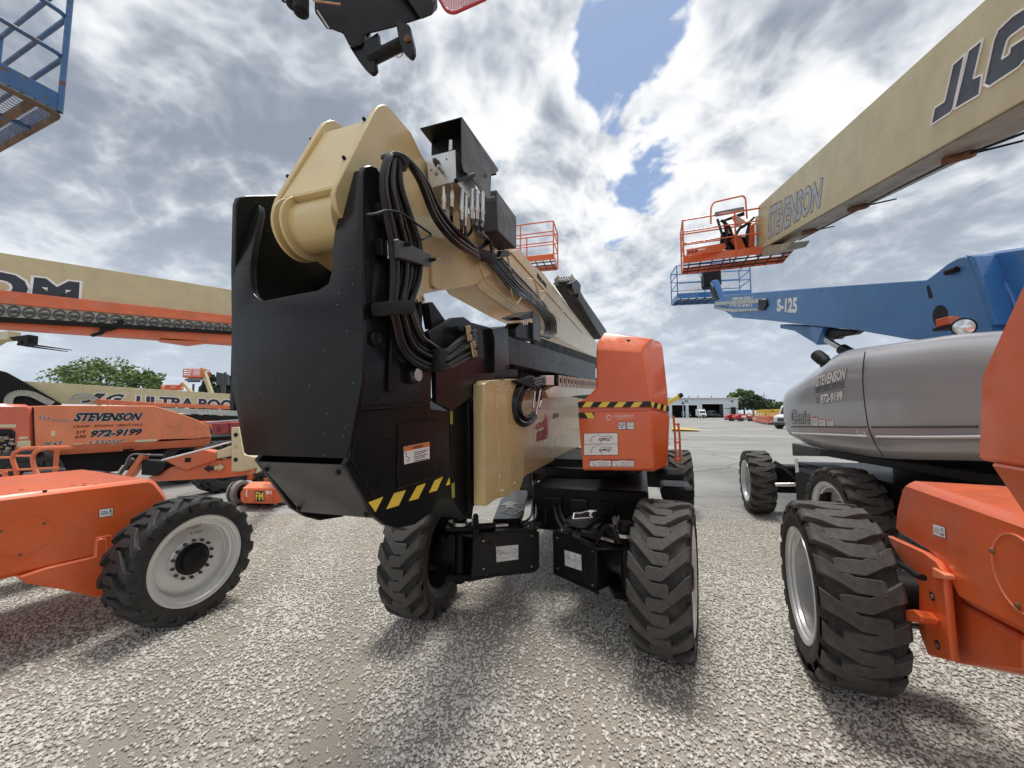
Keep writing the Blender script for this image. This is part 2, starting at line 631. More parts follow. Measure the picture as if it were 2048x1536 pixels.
def ground_mat():
    m = bpy.data.materials.new("gravel_bed")
    m.use_nodes = True
    t = m.node_tree
    b = t.nodes["Principled BSDF"]
    q = NG(t)
    tc = q.n("ShaderNodeTexCoord").outputs["Object"]
    n1 = q.noise(tc, 0.55, 6.0, 0.6, 0.5)
    vo = q.n("ShaderNodeTexVoronoi")
    q.put(vo.inputs["Vector"], tc)
    vo.inputs["Scale"].default_value = 75.0
    n2 = q.noise(tc, 130.0, 4.0, 0.7)
    dirt = q.mix(q.smooth(n2, 0.3, 0.7), (0.36, 0.325, 0.275), (0.50, 0.46, 0.40))
    sepc = q.n("ShaderNodeSeparateColor")
    t.links.new(vo.outputs["Color"], sepc.inputs[0])
    cell = q.mix(sepc.outputs[0], (0.50, 0.475, 0.43), (0.78, 0.755, 0.70))
    grit = q.mix(q.smooth(vo.outputs["Distance"], 0.25, 0.75), cell, (0.36, 0.33, 0.285))
    dirt = q.mix(q.smooth(n2, 0.5, 0.75, 0.0, 0.55), dirt, cell)
    base = q.mix(q.smooth(n1, 0.42, 0.6), dirt, grit)
    wear = track_field(q, tc)
    base = q.mix(q.math("MULTIPLY", q.math("SUBTRACT", 1.0, wear), 0.75), base, q.mix(q.smooth(n2, 0.3, 0.7), (0.31, 0.275, 0.23), (0.45, 0.41, 0.35)))
    t.links.new(base, b.inputs["Base Color"])
    b.inputs["Roughness"].default_value = 0.95
    bn = q.n("ShaderNodeBump")
    bn.inputs["Strength"].default_value = 0.7
    bn.inputs["Distance"].default_value = 0.02
    t.links.new(q.math("ADD", n2, vo.outputs["Distance"]), bn.inputs["Height"])
    t.links.new(bn.outputs[0], b.inputs["Normal"])
    M["gravel_bed"] = m


def asphalt_mat():
    m = bpy.data.materials.new("yard_asphalt")
    m.use_nodes = True
    t = m.node_tree
    b = t.nodes["Principled BSDF"]
    q = NG(t)
    tc = q.n("ShaderNodeTexCoord").outputs["Object"]
    mp = q.n("ShaderNodeMapping")
    t.links.new(tc, mp.inputs[0])
    mp.inputs["Scale"].default_value = (0.35, 1.0, 1.0)
    n1 = q.noise(mp.outputs[0], 0.30, 8.0, 0.62, 0.8)
    n2 = q.noise(tc, 3.0, 7.0, 0.65)
    n3 = q.noise(tc, 90.0, 4.0, 0.7)
    base = q.mix(q.smooth(n1, 0.35, 0.65), (0.215, 0.212, 0.205), (0.33, 0.325, 0.31))
    base = q.mix(q.smooth(n2, 0.45, 0.72, 0.0, 0.5), base, (0.17, 0.162, 0.15))
    base = q.mix(q.smooth(n3, 0.45, 0.7, 0.0, 0.35), base, (0.40, 0.39, 0.37))
    wv = q.n("ShaderNodeTexVoronoi", feature="DISTANCE_TO_EDGE")
    q.put(wv.inputs["Vector"], q.vmath("ADD", tc, (0.3, 0.1, 0)))
    wv.inputs["Scale"].default_value = 0.22
    crack = q.smooth(q.math("ADD", wv.outputs["Distance"], q.math("MULTIPLY", n2, 0.02)), 0.012, 0.02)
    base = q.mix(q.math("MULTIPLY", q.math("SUBTRACT", 1.0, crack), 0.6), base, (0.10, 0.095, 0.09))
    t.links.new(base, b.inputs["Base Color"])
    b.inputs["Roughness"].default_value = 0.85
    bn = q.n("ShaderNodeBump")
    bn.inputs["Strength"].default_value = 0.25
    bn.inputs["Distance"].default_value = 0.01
    t.links.new(n3, bn.inputs["Height"])
    t.links.new(bn.outputs[0], b.inputs["Normal"])
    M["yard_asphalt"] = m


ground_mat()
asphalt_mat()


def structure(name, m, mt, flat=True):
    o = m.build(name, mt, None, flat=flat)
    o["kind"] = "structure"
    return o


gm = MB()
gm.add([(-1500, -300, 0), (1500, -300, 0), (1500, 2500, 0), (-1500, 2500, 0)], [(0, 1, 2, 3)])
structure("ground", gm, "gravel_bed")
# the paved yard begins where the gravel ends, with a ragged edge
rng = random.Random(3)
edge = []
for i in range(161):
    x = -40 + i * 0.5
    base = 6.15 + 0.02 * x if x > 0 else 6.15 - 0.14 * x * (1 if x > -6 else 0) + (0.84 if x <= -6 else 0)
    edge.append((x, base + rng.uniform(-0.13, 0.13) + 0.18 * math.sin(x * 1.7), 0.004))
am = MB()
am.add(edge + [(700, 6.0, 0.004), (700, 900, 0.004), (-700, 900, 0.004), (-700, 7.0, 0.004)], [tuple(range(len(edge) + 4))])
structure("paved_yard", am, "yard_asphalt")

# loose gravel: real stones strewn over the bed
stone_mat = bpy.data.materials.new("limestone_chip")
stone_mat.use_nodes = True
_t = stone_mat.node_tree
_b = _t.nodes["Principled BSDF"]
_q = NG(_t)
_oi = _q.n("ShaderNodeObjectInfo")
_cr = _q.n("ShaderNodeValToRGB")
_t.links.new(_oi.outputs["Random"], _cr.inputs[0])
_e = _cr.color_ramp.elements
_e[0].position, _e[0].color = 0.0, (0.36, 0.335, 0.295, 1)
_e[1].position, _e[1].color = 1.0, (0.82, 0.795, 0.74, 1)
for ps, cl in ((0.18, (0.54, 0.515, 0.47, 1)), (0.45, (0.64, 0.615, 0.565, 1)), (0.8, (0.73, 0.705, 0.65, 1))):
    el = _e.new(ps)
    el.color = cl
_tc = _q.n("ShaderNodeTexCoord").outputs["Object"]
_t.links.new(_q.mix(_q.smooth(_q.noise(_tc, 60.0, 3.0), 0.35, 0.7, 0.0, 0.3), _cr.outputs[0], (0.36, 0.335, 0.295)), _b.inputs["Base Color"])
_b.inputs["Roughness"].default_value = 0.9

stones = bpy.data.collections.new("gravel_stones")
for s in range(7):
    bm = bmesh.new()
    bmesh.ops.create_icosphere(bm, subdivisions=1, radius=0.0116)
    rr = random.Random(100 + s)
    sx, sy, sz = rr.uniform(0.8, 1.35), rr.uniform(0.7, 1.1), rr.uniform(0.5, 0.8)
    for v in bm.verts:
        k = rr.uniform(0.74, 1.16)
        v.co = Vector((v.co.x * sx * k, v.co.y * sy * k, v.co.z * sz * k))
    me = bpy.data.meshes.new("stone")
    bm.to_mesh(me)
    bm.free()
    me.materials.append(stone_mat)
    so = bpy.data.objects.new("stone", me)
    stones.objects.link(so)

pm = MB()
ny, nx = 26, 40
vv, ff = [], []
for j in range(ny + 1):
    d = 1.2 + (7.6 - 1.2) * j / ny
    for i in range(nx + 1):
        vv.append((d * 1.5 * (-1 + 2 * i / nx), d, 0.006))
for j in range(ny):
    for i in range(nx):
        a = j * (nx + 1) + i
        ff.append((a, a + 1, a + nx + 2, a + nx + 1))
pm.add(vv, ff)
gravel = pm.build("gravel", stone_mat, None, flat=True)
gravel["kind"] = "stuff"
tag(gravel, "pale crushed limestone gravel covering the ground in the foreground", "gravel")
gn = bpy.data.node_groups.new("strew_gravel", "GeometryNodeTree")
gn.interface.new_socket("Geometry", in_out="INPUT", socket_type="NodeSocketGeometry")
gn.interface.new_socket("Geometry", in_out="OUTPUT", socket_type="NodeSocketGeometry")
q = NG(gn)
gi, go = q.n("NodeGroupInput"), q.n("NodeGroupOutput")
pos = q.n("GeometryNodeInputPosition").outputs[0]
sepg = q.n("ShaderNodeSeparateXYZ")
gn.links.new(pos, sepg.inputs[0])
dis = q.n("GeometryNodeDistributePointsOnFaces", distribute_method="RANDOM")
gn.links.new(gi.outputs[0], dis.inputs["Mesh"])
n_big = q.noise(pos, 0.75, 4.0, 0.55, 0.6)
n_med = q.noise(pos, 2.6, 4.0, 0.6, 0.5)
# thinner where wheels have worn through to dirt
tr = q.math("ADD", q.math("MULTIPLY", n_big, 0.65), q.math("MULTIPLY", n_med, 0.35))
fade = q.math("MULTIPLY", q.smooth(sepg.outputs[1], 3.6, 5.2, 1.0, 0.5), q.smooth(sepg.outputs[1], 5.6, 7.0, 1.0, 0.15))
trk = track_field(q, pos)
dens = q.math("MULTIPLY", q.math("MULTIPLY", q.smooth(tr, 0.40, 0.54, 1500.0, 5200.0), fade), q.math("ADD", q.math("MULTIPLY", trk, 0.78), 0.22))
gn.links.new(dens, dis.inputs["Density"])
ci = q.n("GeometryNodeCollectionInfo")
ci.inputs["Collection"].default_value = stones
ci.inputs["Separate Children"].default_value = True
ci.inputs["Reset Children"].default_value = True
ins = q.n("GeometryNodeInstanceOnPoints")
ins.inputs["Pick Instance"].default_value = True
gn.links.new(dis.outputs["Points"], ins.inputs["Points"])
gn.links.new(ci.outputs[0], ins.inputs["Instance"])
rv = q.n("FunctionNodeRandomValue", data_type="FLOAT_VECTOR")
rv.inputs[0].default_value = (-0.5, -0.5, 0)
rv.inputs[1].default_value = (0.5, 0.5, 6.283)
gn.links.new(rv.outputs[0], ins.inputs["Rotation"])
rs = q.n("FunctionNodeRandomValue", data_type="FLOAT")
rs.inputs[2].default_value = 0.32
rs.inputs[3].default_value = 1.15
gn.links.new(rs.outputs[1], ins.inputs["Scale"])
gn.links.new(ins.outputs[0], go.inputs[0])
md = gravel.modifiers.new("strew", "NODES")
md.node_group = gn

# ------------------------------------------------------------------ wheels (outward axis = local +X)
def lug_data(Rr, W, side, foot=0.3, diag=0.16, thick=0.076, mt="tread", rough=0.0):
    """one tread bar: starts over the shoulder, runs slanting to the middle, ends in a flat foot"""
    hw = W / 2
    st = [(-hw * 1.01, 0.0, 0.030), (-hw * 0.9, 0.012, 0.006), (-hw * 0.55, diag * 0.52, 0.0), (-hw * 0.14, diag, 0.0), (hw * 0.05, diag, 0.0), (hw * foot, diag, 0.0), (hw * (foot + 0.07), diag, 0.004)]
    wd = [thick * 1.25, thick * 1.15, thick, thick, thick, thick * 0.98, thick * 0.72]
    rings = []
    for (x, s, drop), w in zip(st, wd):
        x = x * side
        ring = []
        for (ss, rr) in ((s - w * 0.62, Rr - 0.045), (s - w * 0.5, Rr - drop), (s + w * 0.5, Rr - drop), (s + w * 0.62, Rr - 0.045)):
            a = ss / Rr
            ring.append(Vector((x, -math.sin(a) * rr, math.cos(a) * rr)))
        rings.append(ring)
    base0 = [Vector((p.x * 1.0, p.y * 0.86, p.z * 0.86)) for p in rings[0]]
    m = MB()
    m.loft([base0] + rings)
    me = bpy.data.meshes.new("tread_lug")
    me.from_pydata(m.v, [], m.f)
    bm = bmesh.new()
    bm.from_mesh(me)
    bmesh.ops.recalc_face_normals(bm, faces=bm.faces)
    bmesh.ops.bevel(bm, geom=[e for e in bm.edges if e.calc_face_angle(0) > R(40)], offset=0.003, segments=1, affect="EDGES", clamp_overlap=True)
    bm.to_mesh(me)
    bm.free()
    me.polygons.foreach_set("use_smooth", [True] * len(me.polygons))
    me.set_sharp_from_angle(angle=R(24))
    me.materials.append(M[mt])
    return me


LUGS = {}


def wheel(parent, centre, az, out, Rr=0.585, W=0.43, rim="rim_silver", n_lug=18, lugs=True, nuts=False, hub="black_plain", lean=0, deep=0.06,
          rimR=0.365, tread="tread", foot=0.3, diag=0.16, spin=0.0, flip=1, camber=0.0, thick=0.078):
    """az = heading of the rolling direction, out = +1 when the visible outer face looks to the right (+r), -1 to the left"""
    mw = Matrix.Translation(Vector(centre)) @ Matrix.Rotation(-R(az), 4, "Z") @ Matrix.Rotation(R(camber), 4, "Y")
    if out < 0:
        mw = mw @ Matrix.Rotation(math.pi, 4, "Z")
    hw = W / 2
    # hub disc of the wheel = the part itself
    d = hw - deep
    m = MB()
    m.lathe([(0.0, d - 0.01), (0.155, d - 0.01), (0.165, d - 0.022), (0.24, d - 0.018), (rimR - 0.06, d - 0.035), (rimR - 0.045, d - 0.03), (rimR - 0.02, d - 0.06), (0.0, d - 0.06)], n=48)
    w = m.build("wheel", rim, None, local=True)
    w.parent = parent
    w.matrix_local = WINV[parent.name] @ mw

    def sub(name, mb, mt, bev=0.0, smooth=35):
        o = mb.build(name, mt, None, local=True, bevel=bev, smooth=smooth)
        o.parent = w
        return o
    # tyre carcass
    pr = [(rimR + 0.012, -hw * 0.93), (rimR + 0.05, -hw * 1.0), (Rr - 0.10, -hw * 1.02), (Rr - 0.06, -hw * 0.97), (Rr - 0.034, -hw * 0.86), (Rr - 0.027, 0), (Rr - 0.034, hw * 0.86),
          (Rr - 0.06, hw * 0.97), (Rr - 0.10, hw * 1.02), (Rr - 0.125, hw * 1.03), (Rr - 0.14, hw * 1.015), (rimR + 0.05, hw * 1.0), (rimR + 0.012, hw * 0.93), (rimR - 0.01, hw * 0.5), (rimR - 0.01, -hw * 0.5)]
    sub("tyre", MB().lathe(pr, n=64, closed=True), "rubber" if tread == "tread" else "sidewall")
    # rim: stepped barrel, bead flange
    rp = [(rimR + 0.022, hw * 0.945), (rimR + 0.020, hw * 0.985), (rimR + 0.006, hw * 0.99), (rimR - 0.012, hw * 0.94), (rimR - 0.018, hw * 0.86), (rimR - 0.036, hw * 0.84), (rimR - 0.04, hw * 0.74),
          (rimR - 0.052, hw * 0.70), (rimR - 0.055, d - 0.04), (rimR - 0.05, -hw * 0.8), (rimR - 0.01, -hw * 0.95), (rimR + 0.02, -hw * 0.97), (rimR + 0.022, -hw * 0.9), (rimR - 0.002, -hw * 0.7), (rimR - 0.002, hw * 0.7)]
    sub("rim", MB().lathe(rp, n=64, closed=True), rim)
    # hub
    sub("hub", MB().lathe([(0.0, d + 0.055), (0.072, d + 0.055), (0.095, d + 0.04), (0.098, d + 0.01), (0.125, d + 0.005), (0.128, d - 0.02), (0.0, d - 0.02)], n=32), hub)
    sub("hub_motor", MB().lathe([(0.0, d - 0.05), (0.17, d - 0.05), (0.17, -hw * 0.4), (0.14, -hw * 0.5), (0.14, -hw * 1.15), (0.0, -hw * 1.15)], n=32), "black_plain")
    if nuts:
        nm = None
        for i in range(14):
            a = 2 * math.pi * i / 14
            if nm is None:
                o = sub("lug_nut", MB().lathe([(0.0, d + 0.016), (0.009, d + 0.014), (0.0135, d + 0.004), (0.0135, d - 0.012), (0.0, d - 0.012)], origin=(0, 0, 0.15), n=8), "dark_grey")
                nm = o.data
            else:
                o = link("lug_nut", nm)
                o.parent = w
            o.matrix_local = Matrix.Rotation(a, 4, "X")
    if lugs:
        key = (Rr, W, tread, foot, diag, thick)
        if key not in LUGS:
            LUGS[key] = [lug_data(Rr, W, 1, foot=foot, diag=diag, mt=tread, thick=thick), lug_data(Rr, W, -1, foot=foot, diag=diag, mt=tread, thick=thick)]
        for i in range(n_lug):
            for s in (0, 1):
                o = link("tread_lug", LUGS[key][s])
                o.parent = w
                o.matrix_local = Matrix.Rotation(2 * math.pi * (i + 0.5 * s) / n_lug * 1.0 + spin, 4, "X") @ (Matrix.Rotation(math.pi, 4, "Z") if flip < 0 else Matrix())
    return w

# ------------------------------------------------------------------ the new boom lift in the middle
A = Fr(18.5)
E = atY(722, 600, 1.40)
rS, lE = E.dot(A.r), E.dot(A.l)


def width_to(P, px):
    """how far to the left of P (along -r) the picture column px lies"""
    k = (px - 1024) / FPX
    dep = lambda q: q.y * COSP + (q.z - CAM_H) * SP
    a, b = P.x - k * dep(P), -A.r.x + k * (A.r.y * COSP)
    return -a / b


def bolt(parent, p, n, rad=0.011, h=0.010, mt="black_plain", name="bolt"):
    return MB().lathe([(rad, 0), (rad, h * 0.7), (rad * 0.75, h), (0.0, h)], origin=p, axis=n, n=8).build(name, mt, parent)


def sheet(name, pts, vec, mt, parent, bevel=0.003):
    return MB().prism(pts, vec).build(name, mt, parent, bevel=bevel)


lift = thing("boom_lift", "new boom lift with black upright, tan boom and glossy orange hood, in the middle", "boom lift", A.P(-0.9, 4.0, 0), A.az)

# --- black upright
rL = A.end(c1((68, 1085)), lE)[0].dot(A.r)
wU = rS - rL
hinge = A.end(c1((875, 962)), lE)[0]
tl = R(14)
nup = A.l * math.cos(tl) - UP * math.sin(tl)
tilt = lambda pts: [hit(x, y, hinge, nup) for x, y in pts]
m = MB()
m.prism(A.end(c1((68, 1085), (187, 1067), (190, 1200), (205, 1252), (250, 1297), (430, 1262), (600, 1230), (665, 1190), (688, 1100), (690, 985), (872, 962))
              + c2((878, 0), (872, 378), (800, 758), (775, 852), (165, 832), (145, 815), (100, 560), (75, 430), (68, 0)), lE), A.l * 0.028)
m.prism(tilt(c1((690, 992), (720, 700), (737, 592), (752, 545), (826, 498), (866, 490), (874, 560), (872, 965))), A.l * 0.03)
m.prism(tilt(c1((68, 1088), (150, 742), (166, 728), (225, 700), (240, 706), (242, 760), (200, 960), (187, 1070))), A.l * 0.03)
up = m.build("front_plate", "black_paint", lift, bevel=0.006, seg=2)
upside = A.side(c1((874, 965), (877, 520), (888, 470), (925, 460), (965, 475), (990, 520), (1000, 640), (1040, 900), (1090, 1100), (1190, 1290))
                + c2((1240, 20), (1300, 200), (1300, 500), (1250, 530), (1060, 542), (876, 556), (877, 378), (881, 0)), rS)
sheet("side_plate", upside, A.r * -0.026, "black_paint", lift, 0.004)
leftup = A.side(c1((874, 965), (877, 520), (888, 470), (925, 460), (1100, 475), (1290, 520), (1350, 640), (1390, 900), (1400, 1100), (1400, 1290))
                + c2((1400, 20), (1400, 200), (1300, 500), (1250, 530), (1060, 542), (876, 556), (877, 378), (881, 0)), rS)
sheet("side_plate", [p - A.r * (wU - 0.026) for p in leftup], A.r * -0.026, "black_paint", lift, 0.004)
rLow = A.end(c2((789, 800)), lE)[0].dot(A.r)          # the lower box is narrower than the upright above it
lowpts = A.side(c2((872, 500), (1290, 470), (1295, 545), (1408, 560), (1412, 960), (1400, 1005), (1300, 1185), (1200, 1258), (1090, 1285), (1015, 1262), (945, 1208),
                   (765, 888), (790, 852)), rLow)
sheet("lower_side_plate", lowpts, A.r * -0.022, "black_paint", lift, 0.004)
rLL = A.end(c2((190, 832)), lE)[0].dot(A.r)
sheet("lower_side_plate", [p - A.r * (rLow - rLL - 0.06) for p in lowpts], A.r * -0.022, "black_paint", lift, 0.004)
e0, e1 = A.side(c2((876, 556), (1250, 530)), rS)
sheet("side_ledge", [e0 + UP * 0.01, e1 + UP * 0.01, e1 + UP * 0.01 - A.r * (rS - rLow + 0.02), e0 + UP * 0.01 - A.r * (rS - rLow + 0.02)], UP * 0.012, "black_plain", lift, 0.002)
lb = lE + 0.50
sheet("back_plate", [A.P(rL + 0.03, lb, 1.45), A.P(rS - 0.03, lb, 1.45), A.P(rS - 0.03, lb, 2.05), A.P(rL + 0.03, lb, 2.05)], A.l * 0.03, "black_plain", lift)
sheet("back_plate", [A.P(rL + 0.03, lb + 0.12, 2.0), A.P(rS - 0.14, lb + 0.12, 2.0), A.P(rS - 0.14, lb + 0.12, 2.42), A.P(rL + 0.03, lb + 0.12, 2.6)], A.l * 0.03, "black_plain", lift)
# lower cover, sloping back under the front plate
Ac, Bc = A.side(c2((762, 880)), rLow)[0], A.side(c2((942, 1215)), rLow)[0]
ncv = (Bc - Ac).cross(A.r).normalized()
cov = lambda pts: [hit(x, y, Ac - A.r * 0.0, ncv) for x, y in pts]
sheet("lower_cover", cov(c2((232, 872), (752, 892), (930, 1218), (497, 1180))), A.l * 0.02, "dark_grey", lift, 0.002)
ncam = ncv if ncv.dot(CP - Ac) > 0 else -ncv
for q in c2((290, 914), (730, 932), (487, 1155), (903, 1192)):
    bolt(lift, cov([q])[0], ncam, 0.010, 0.012)
# weld bead lines and stiffener on the side
sheet("side_panel", A.side(c2((1085, 640), (1306, 612), (1368, 640), (1368, 945), (1085, 1035)), rLow), A.r * 0.008, "black_paint", lift, 0.003)
MB().tube(A.side(c2((1085, 1036), (1230, 992), (1368, 948)), rLow + 0.008), 0.006, 6).build("weld_bead", "black_plain", lift)
MB().tube(A.side(c2((850, 552), (1060, 535), (1250, 520), (1300, 490)), rLow + 0.002), 0.005, 6).build("weld_bead", "black_plain", lift)
sheet("reinforcing_plate", A.side(c2((855, 560), (1230, 525), (1285, 500), (1296, 600), (1080, 625), (1075, 1040), (940, 1090), (800, 860), (860, 600)), rLow), A.r * 0.005, "black_paint", lift, 0.002)
sheet("channel", A.side(c2((1035, 70), (1075, 60), (1090, 380), (1050, 440), (1020, 440), (1025, 250)), rS), A.r * 0.018, "black_plain", lift, 0.006)
o = MB()
pc = A.side(c2((945, 115)), rS)[0]
o.lathe([(0.030, 0), (0.030, 0.012), (0.022, 0.02), (0.014, 0.012), (0.0, 0.006)], origin=pc, axis=A.r, n=20)
o.build("grommet", "black_plain", lift)
pc = A.side(c2((1222, 335)), rS + 0.045)[0]
MB().lathe([(0.0, 0), (0.030, 0), (0.031, -0.004), (0.031, -0.06), (0, -0.06)], origin=pc, axis=A.r, n=28).build("pivot_pin", "steel", lift)
MB().lathe([(0.042, -0.02), (0.042, -0.05), (0, -0.05)], origin=pc, axis=A.r, n=28).build("pin_collar", "black_plain", lift)
# stickers
st = plate("warning_sticker", A.side(c2((1130, 888), (1285, 852), (1283, 748), (1125, 780)), rLow + 0.008), "white_print", lift)
plate("sticker_header", A.side(c2((1126, 808), (1283, 775), (1283, 749), (1125, 781)), rLow + 0.008), "orange_print", lift, lift=0.004)
lettering("WARNING", A.side(c2((1180, 794), (1245, 780), (1245, 764), (1180, 777)), rLow + 0.012), "black_print", lift, bold=0.01)
for k in range(5):
    y = 812 + k * 13
    plate("sticker_line", A.side(c2((1188, y + 6 - 0), (1270 - 14 * (k % 2), y - 12), (1270 - 14 * (k % 2), y - 16), (1188, y + 2)), rLow + 0.008), "black_print", lift, lift=0.0042, th=0.0004)
MB().tube(A.side(c2((1132, 818), (1142, 815), (1146, 838), (1166, 848), (1150, 868), (1164, 866)), rLow + 0.0125), 0.0012, 5).build("sticker_drawing", "black_print", lift)
for pts in (((910, 1120), (1000, 1086), (952, 1180)), ((1068, 1064), (1140, 1044), (1095, 1140), (1020, 1162)), ((1208, 1020), (1262, 1003), (1215, 1098), (1158, 1113)),
            ((1318, 985), (1368, 962), (1330, 1048), (1282, 1062)), ((1408, 968), (1410, 1010), (1386, 1018))):
    plate("hazard_stripe", A.side(c2(*pts), rLow), "yellow_print", lift, lift=0.0015)

# --- boom head between the ears
rB = rS - 0.135
headpx = c1((1000, 86), (970, 98), (945, 135), (720, 580), (703, 640), (722, 740), (800, 860), (1040, 1080), (1225, 1310), (1262, 1250), (1570, 1195), (1690, 1120), (1690, 900),
            (1400, 640), (1240, 400), (1175, 262), (1045, 108), (1020, 90))
hp = A.side(headpx, rB)
Ptop = A.side(c1((945, 135)), rB)[0]
wB = min(wU - 0.205, width_to(Ptop, 440 + 592 / 3.073))
sheet("head_plate", hp, A.r * -0.024, "tan", lift, 0.004)
lp = [p - A.r * (wB - 0.024) for p in hp]
sheet("head_plate", lp, A.r * -0.024, "tan", lift, 0.004)
# cover across the head
P1, P2 = A.side(c1((955, 150)), rB)[0], A.side(c1((722, 565)), rB)[0]
incover = (P2 - P1).cross(A.r).normalized()
incover = incover if incover.dot(CP - P1) > 0 else -incover
P1c, P2c = P1 - incover * 0.012 - A.r * 0.026, P2 - incover * 0.012 - A.r * 0.026
wc = wB - 0.052
cq = [P1c, P2c, P2c - A.r * wc, P1c - A.r * wc]
sheet("head_cover", cq, -incover * 0.012, "tan", lift, 0.003)
lip_dir = (A.l * 0.9 - UP * 0.35).normalized()
sheet("cover_lip", [P2c, P2c + lip_dir * 0.055, P2c + lip_dir * 0.055 - A.r * wc, P2c - A.r * wc], -UP * 0.01 - A.l * 0.004, "tan", lift, 0.002)
for q in c1((890, 187), (768, 425), (567, 313), (425, 540)):
    bolt(lift, hit(q[0], q[1], P1c, incover), incover, 0.0085, 0.014)
ax0 = A.side(c1((990, 770)), rS)[0]
ax = lambda r: ax0 + A.r * (r - rS)
MB().cyl(ax(rB - 0.02), ax(rB - wB + 0.02), 0.104, 40).build("head_drum", "tan", lift, bevel=0.003)
for rr in (rB - wB + 0.03, rB - wB + 0.075):
    MB().lathe([(0.103, 0), (0.134, 0), (0.134, 0.014), (0.103, 0.014)], origin=ax(rr), axis=A.r, n=40).build("drum_flange", "tan", lift, bevel=0.002)
MB().lathe([(0.0, 0.03), (0.035, 0.03), (0.045, 0.02), (0.045, -0.12), (0, -0.12)], origin=ax(rS), axis=A.r, n=28).build("pivot_boss", "black_plain", lift)
MB().lathe([(0.0, 0.042), (0.02, 0.042), (0.024, 0.03), (0.0, 0.03)], origin=ax(rS), axis=A.r, n=20).build("pivot_cap", "steel", lift)
pt = A.side(c1((1243, 1285)), rB)[0]
MB().lathe([(0.012, 0.003), (0.022, 0.003), (0.022, -0.03), (0.012, -0.03)], origin=pt, axis=A.r, n=20, closed=True).build("lug_ring", "tan", lift)
# --- main boom
bp = A.side(c1((1330, 640), (1690, 893)) + [(1087, 560 - 14), (1200, 694), (1200, 722)] + y2((540, 1255), (0, 895)) + c1((1570, 1192), (1300, 1235)), rB - 0.03)
sheet("main_boom", bp, A.r * -(wB - 0.06), "tan", lift, 0.008)
# flat cover plates along the upper edge of the boom
sheet("boom_web", A.side(y2((440, 310), (560, 280), (840, 620), (1000, 800), (1060, 900), (1560, 1490), (1480, 1490), (440, 330)), rB - 0.028), A.r * 0.012, "tan", lift, 0.003)
for pts in (((838, 625), (900, 715), (898, 775), (832, 690)), ((915, 725), (972, 800), (965, 850), (905, 770))):
    plate("boom_slot", A.side(y2(*pts), rB - 0.016), "black_matt", lift)
sheet("boom_stiffener", A.side(c1((1290, 1060), (1310, 1035), (1345, 1030), (1355, 1180), (1340, 1215), (1310, 1225), (1288, 1200)), rB), A.r * 0.02, "tan", lift, 0.006)
# boom guard rods and hose guides
for pts in ([(200, 275), (320, 262), (395, 350), (440, 580), (500, 700), (880, 1062), (1175, 1325), (1225, 1200), (1150, 1170)],
            [(-10, 480), (50, 700), (120, 800), (640, 1195)], [(440, 850), (500, 1050), (540, 1080), (600, 990)],
            [(680, 720), (770, 715), (820, 800), (860, 1000), (880, 1040)], [(880, 1050), (955, 910), (940, 890), (860, 900)]):
    MB().tube(fillet(A.side(y2(*pts), rB + 0.035), 0.05), 0.0085, 8).build("hose_guide", "tan", lift)

# --- hose loop from the boom head down the upright
HR = rS + 0.055
for i in range(13):
    t = (i % 7) / 6 if i < 7 else ((i - 7) + 0.5) / 6
    HR_ = HR if i < 7 else HR - 0.026
    x0 = 1000 + 170 * t
    seg = A.side(c1((1590 - 20 * t, 1035 - 70 * t), (1450 - 10 * t, 945 - 95 * t), (1325 + 30 * t, 800 - 60 * t), (1225 + 45 * t, 560 + 10 * t), (1140 + 20 * t, 430 + 5 * t),
                    (1075 + 20 * t, 395 + 12 * t), (1020 + 85 * t, 440 + 30 * t), (995 + 120 * t, 600), (1030 + 160 * t, 830), (1055 + 175 * t, 970), (1060 + 165 * t, 1150), (1055 + 120 * t, 1320)), HR_ + 0.012 * math.sin(i * 2.4))
    low = A.side([(440 + (1075 + 120 * t) / 3.073, 640 + (20 - 10 * t) / 3.073), (440 + (1125 + 110 * t) / 3.073, 640 + (190 - 90 * t) / 3.073),
                  (440 + (1235 + 50 * t) / 3.073, 640 + (280 - 140 * t) / 3.073), (440 + (1370 + 10 * t) / 3.073, 640 + (300 - 110 * t) / 3.073),
                  (440 + (1470 + 0 * t) / 3.073, 640 + (255 - 130 * t) / 3.073), (440 + 1570 / 3.073, 640 + (205 - 140 * t) / 3.073)], HR_ + 0.012 * math.sin(i * 2.4))
    MB().tube(spline(seg + low, 5), 0.0105 + 0.0022 * (i % 3 == 0), 9).build("hydraulic_hose", "hose", lift)
band = A.side(c1((1035, 1298), (1205, 1288), (1200, 1375), (1042, 1385)), HR + 0.04)
MB().prism(band, A.r * -0.085).build("hose_strap", "velcro", lift, bevel=0.012, seg=2)
band = A.side(c2((1350, 165), (1395, 175), (1392, 300), (1345, 310)), HR + 0.04)
MB().prism(band, A.r * -0.08).build("hose_strap", "velcro", lift, bevel=0.01, seg=2)
band = A.side(c1((1085, 372), (1140, 392), (1172, 440), (1150, 500), (1125, 500), (1135, 445), (1110, 412), (1078, 402)), HR + 0.03)
MB().prism(band, A.r * -0.075).build("hose_strap", "velcro", lift, bevel=0.004)
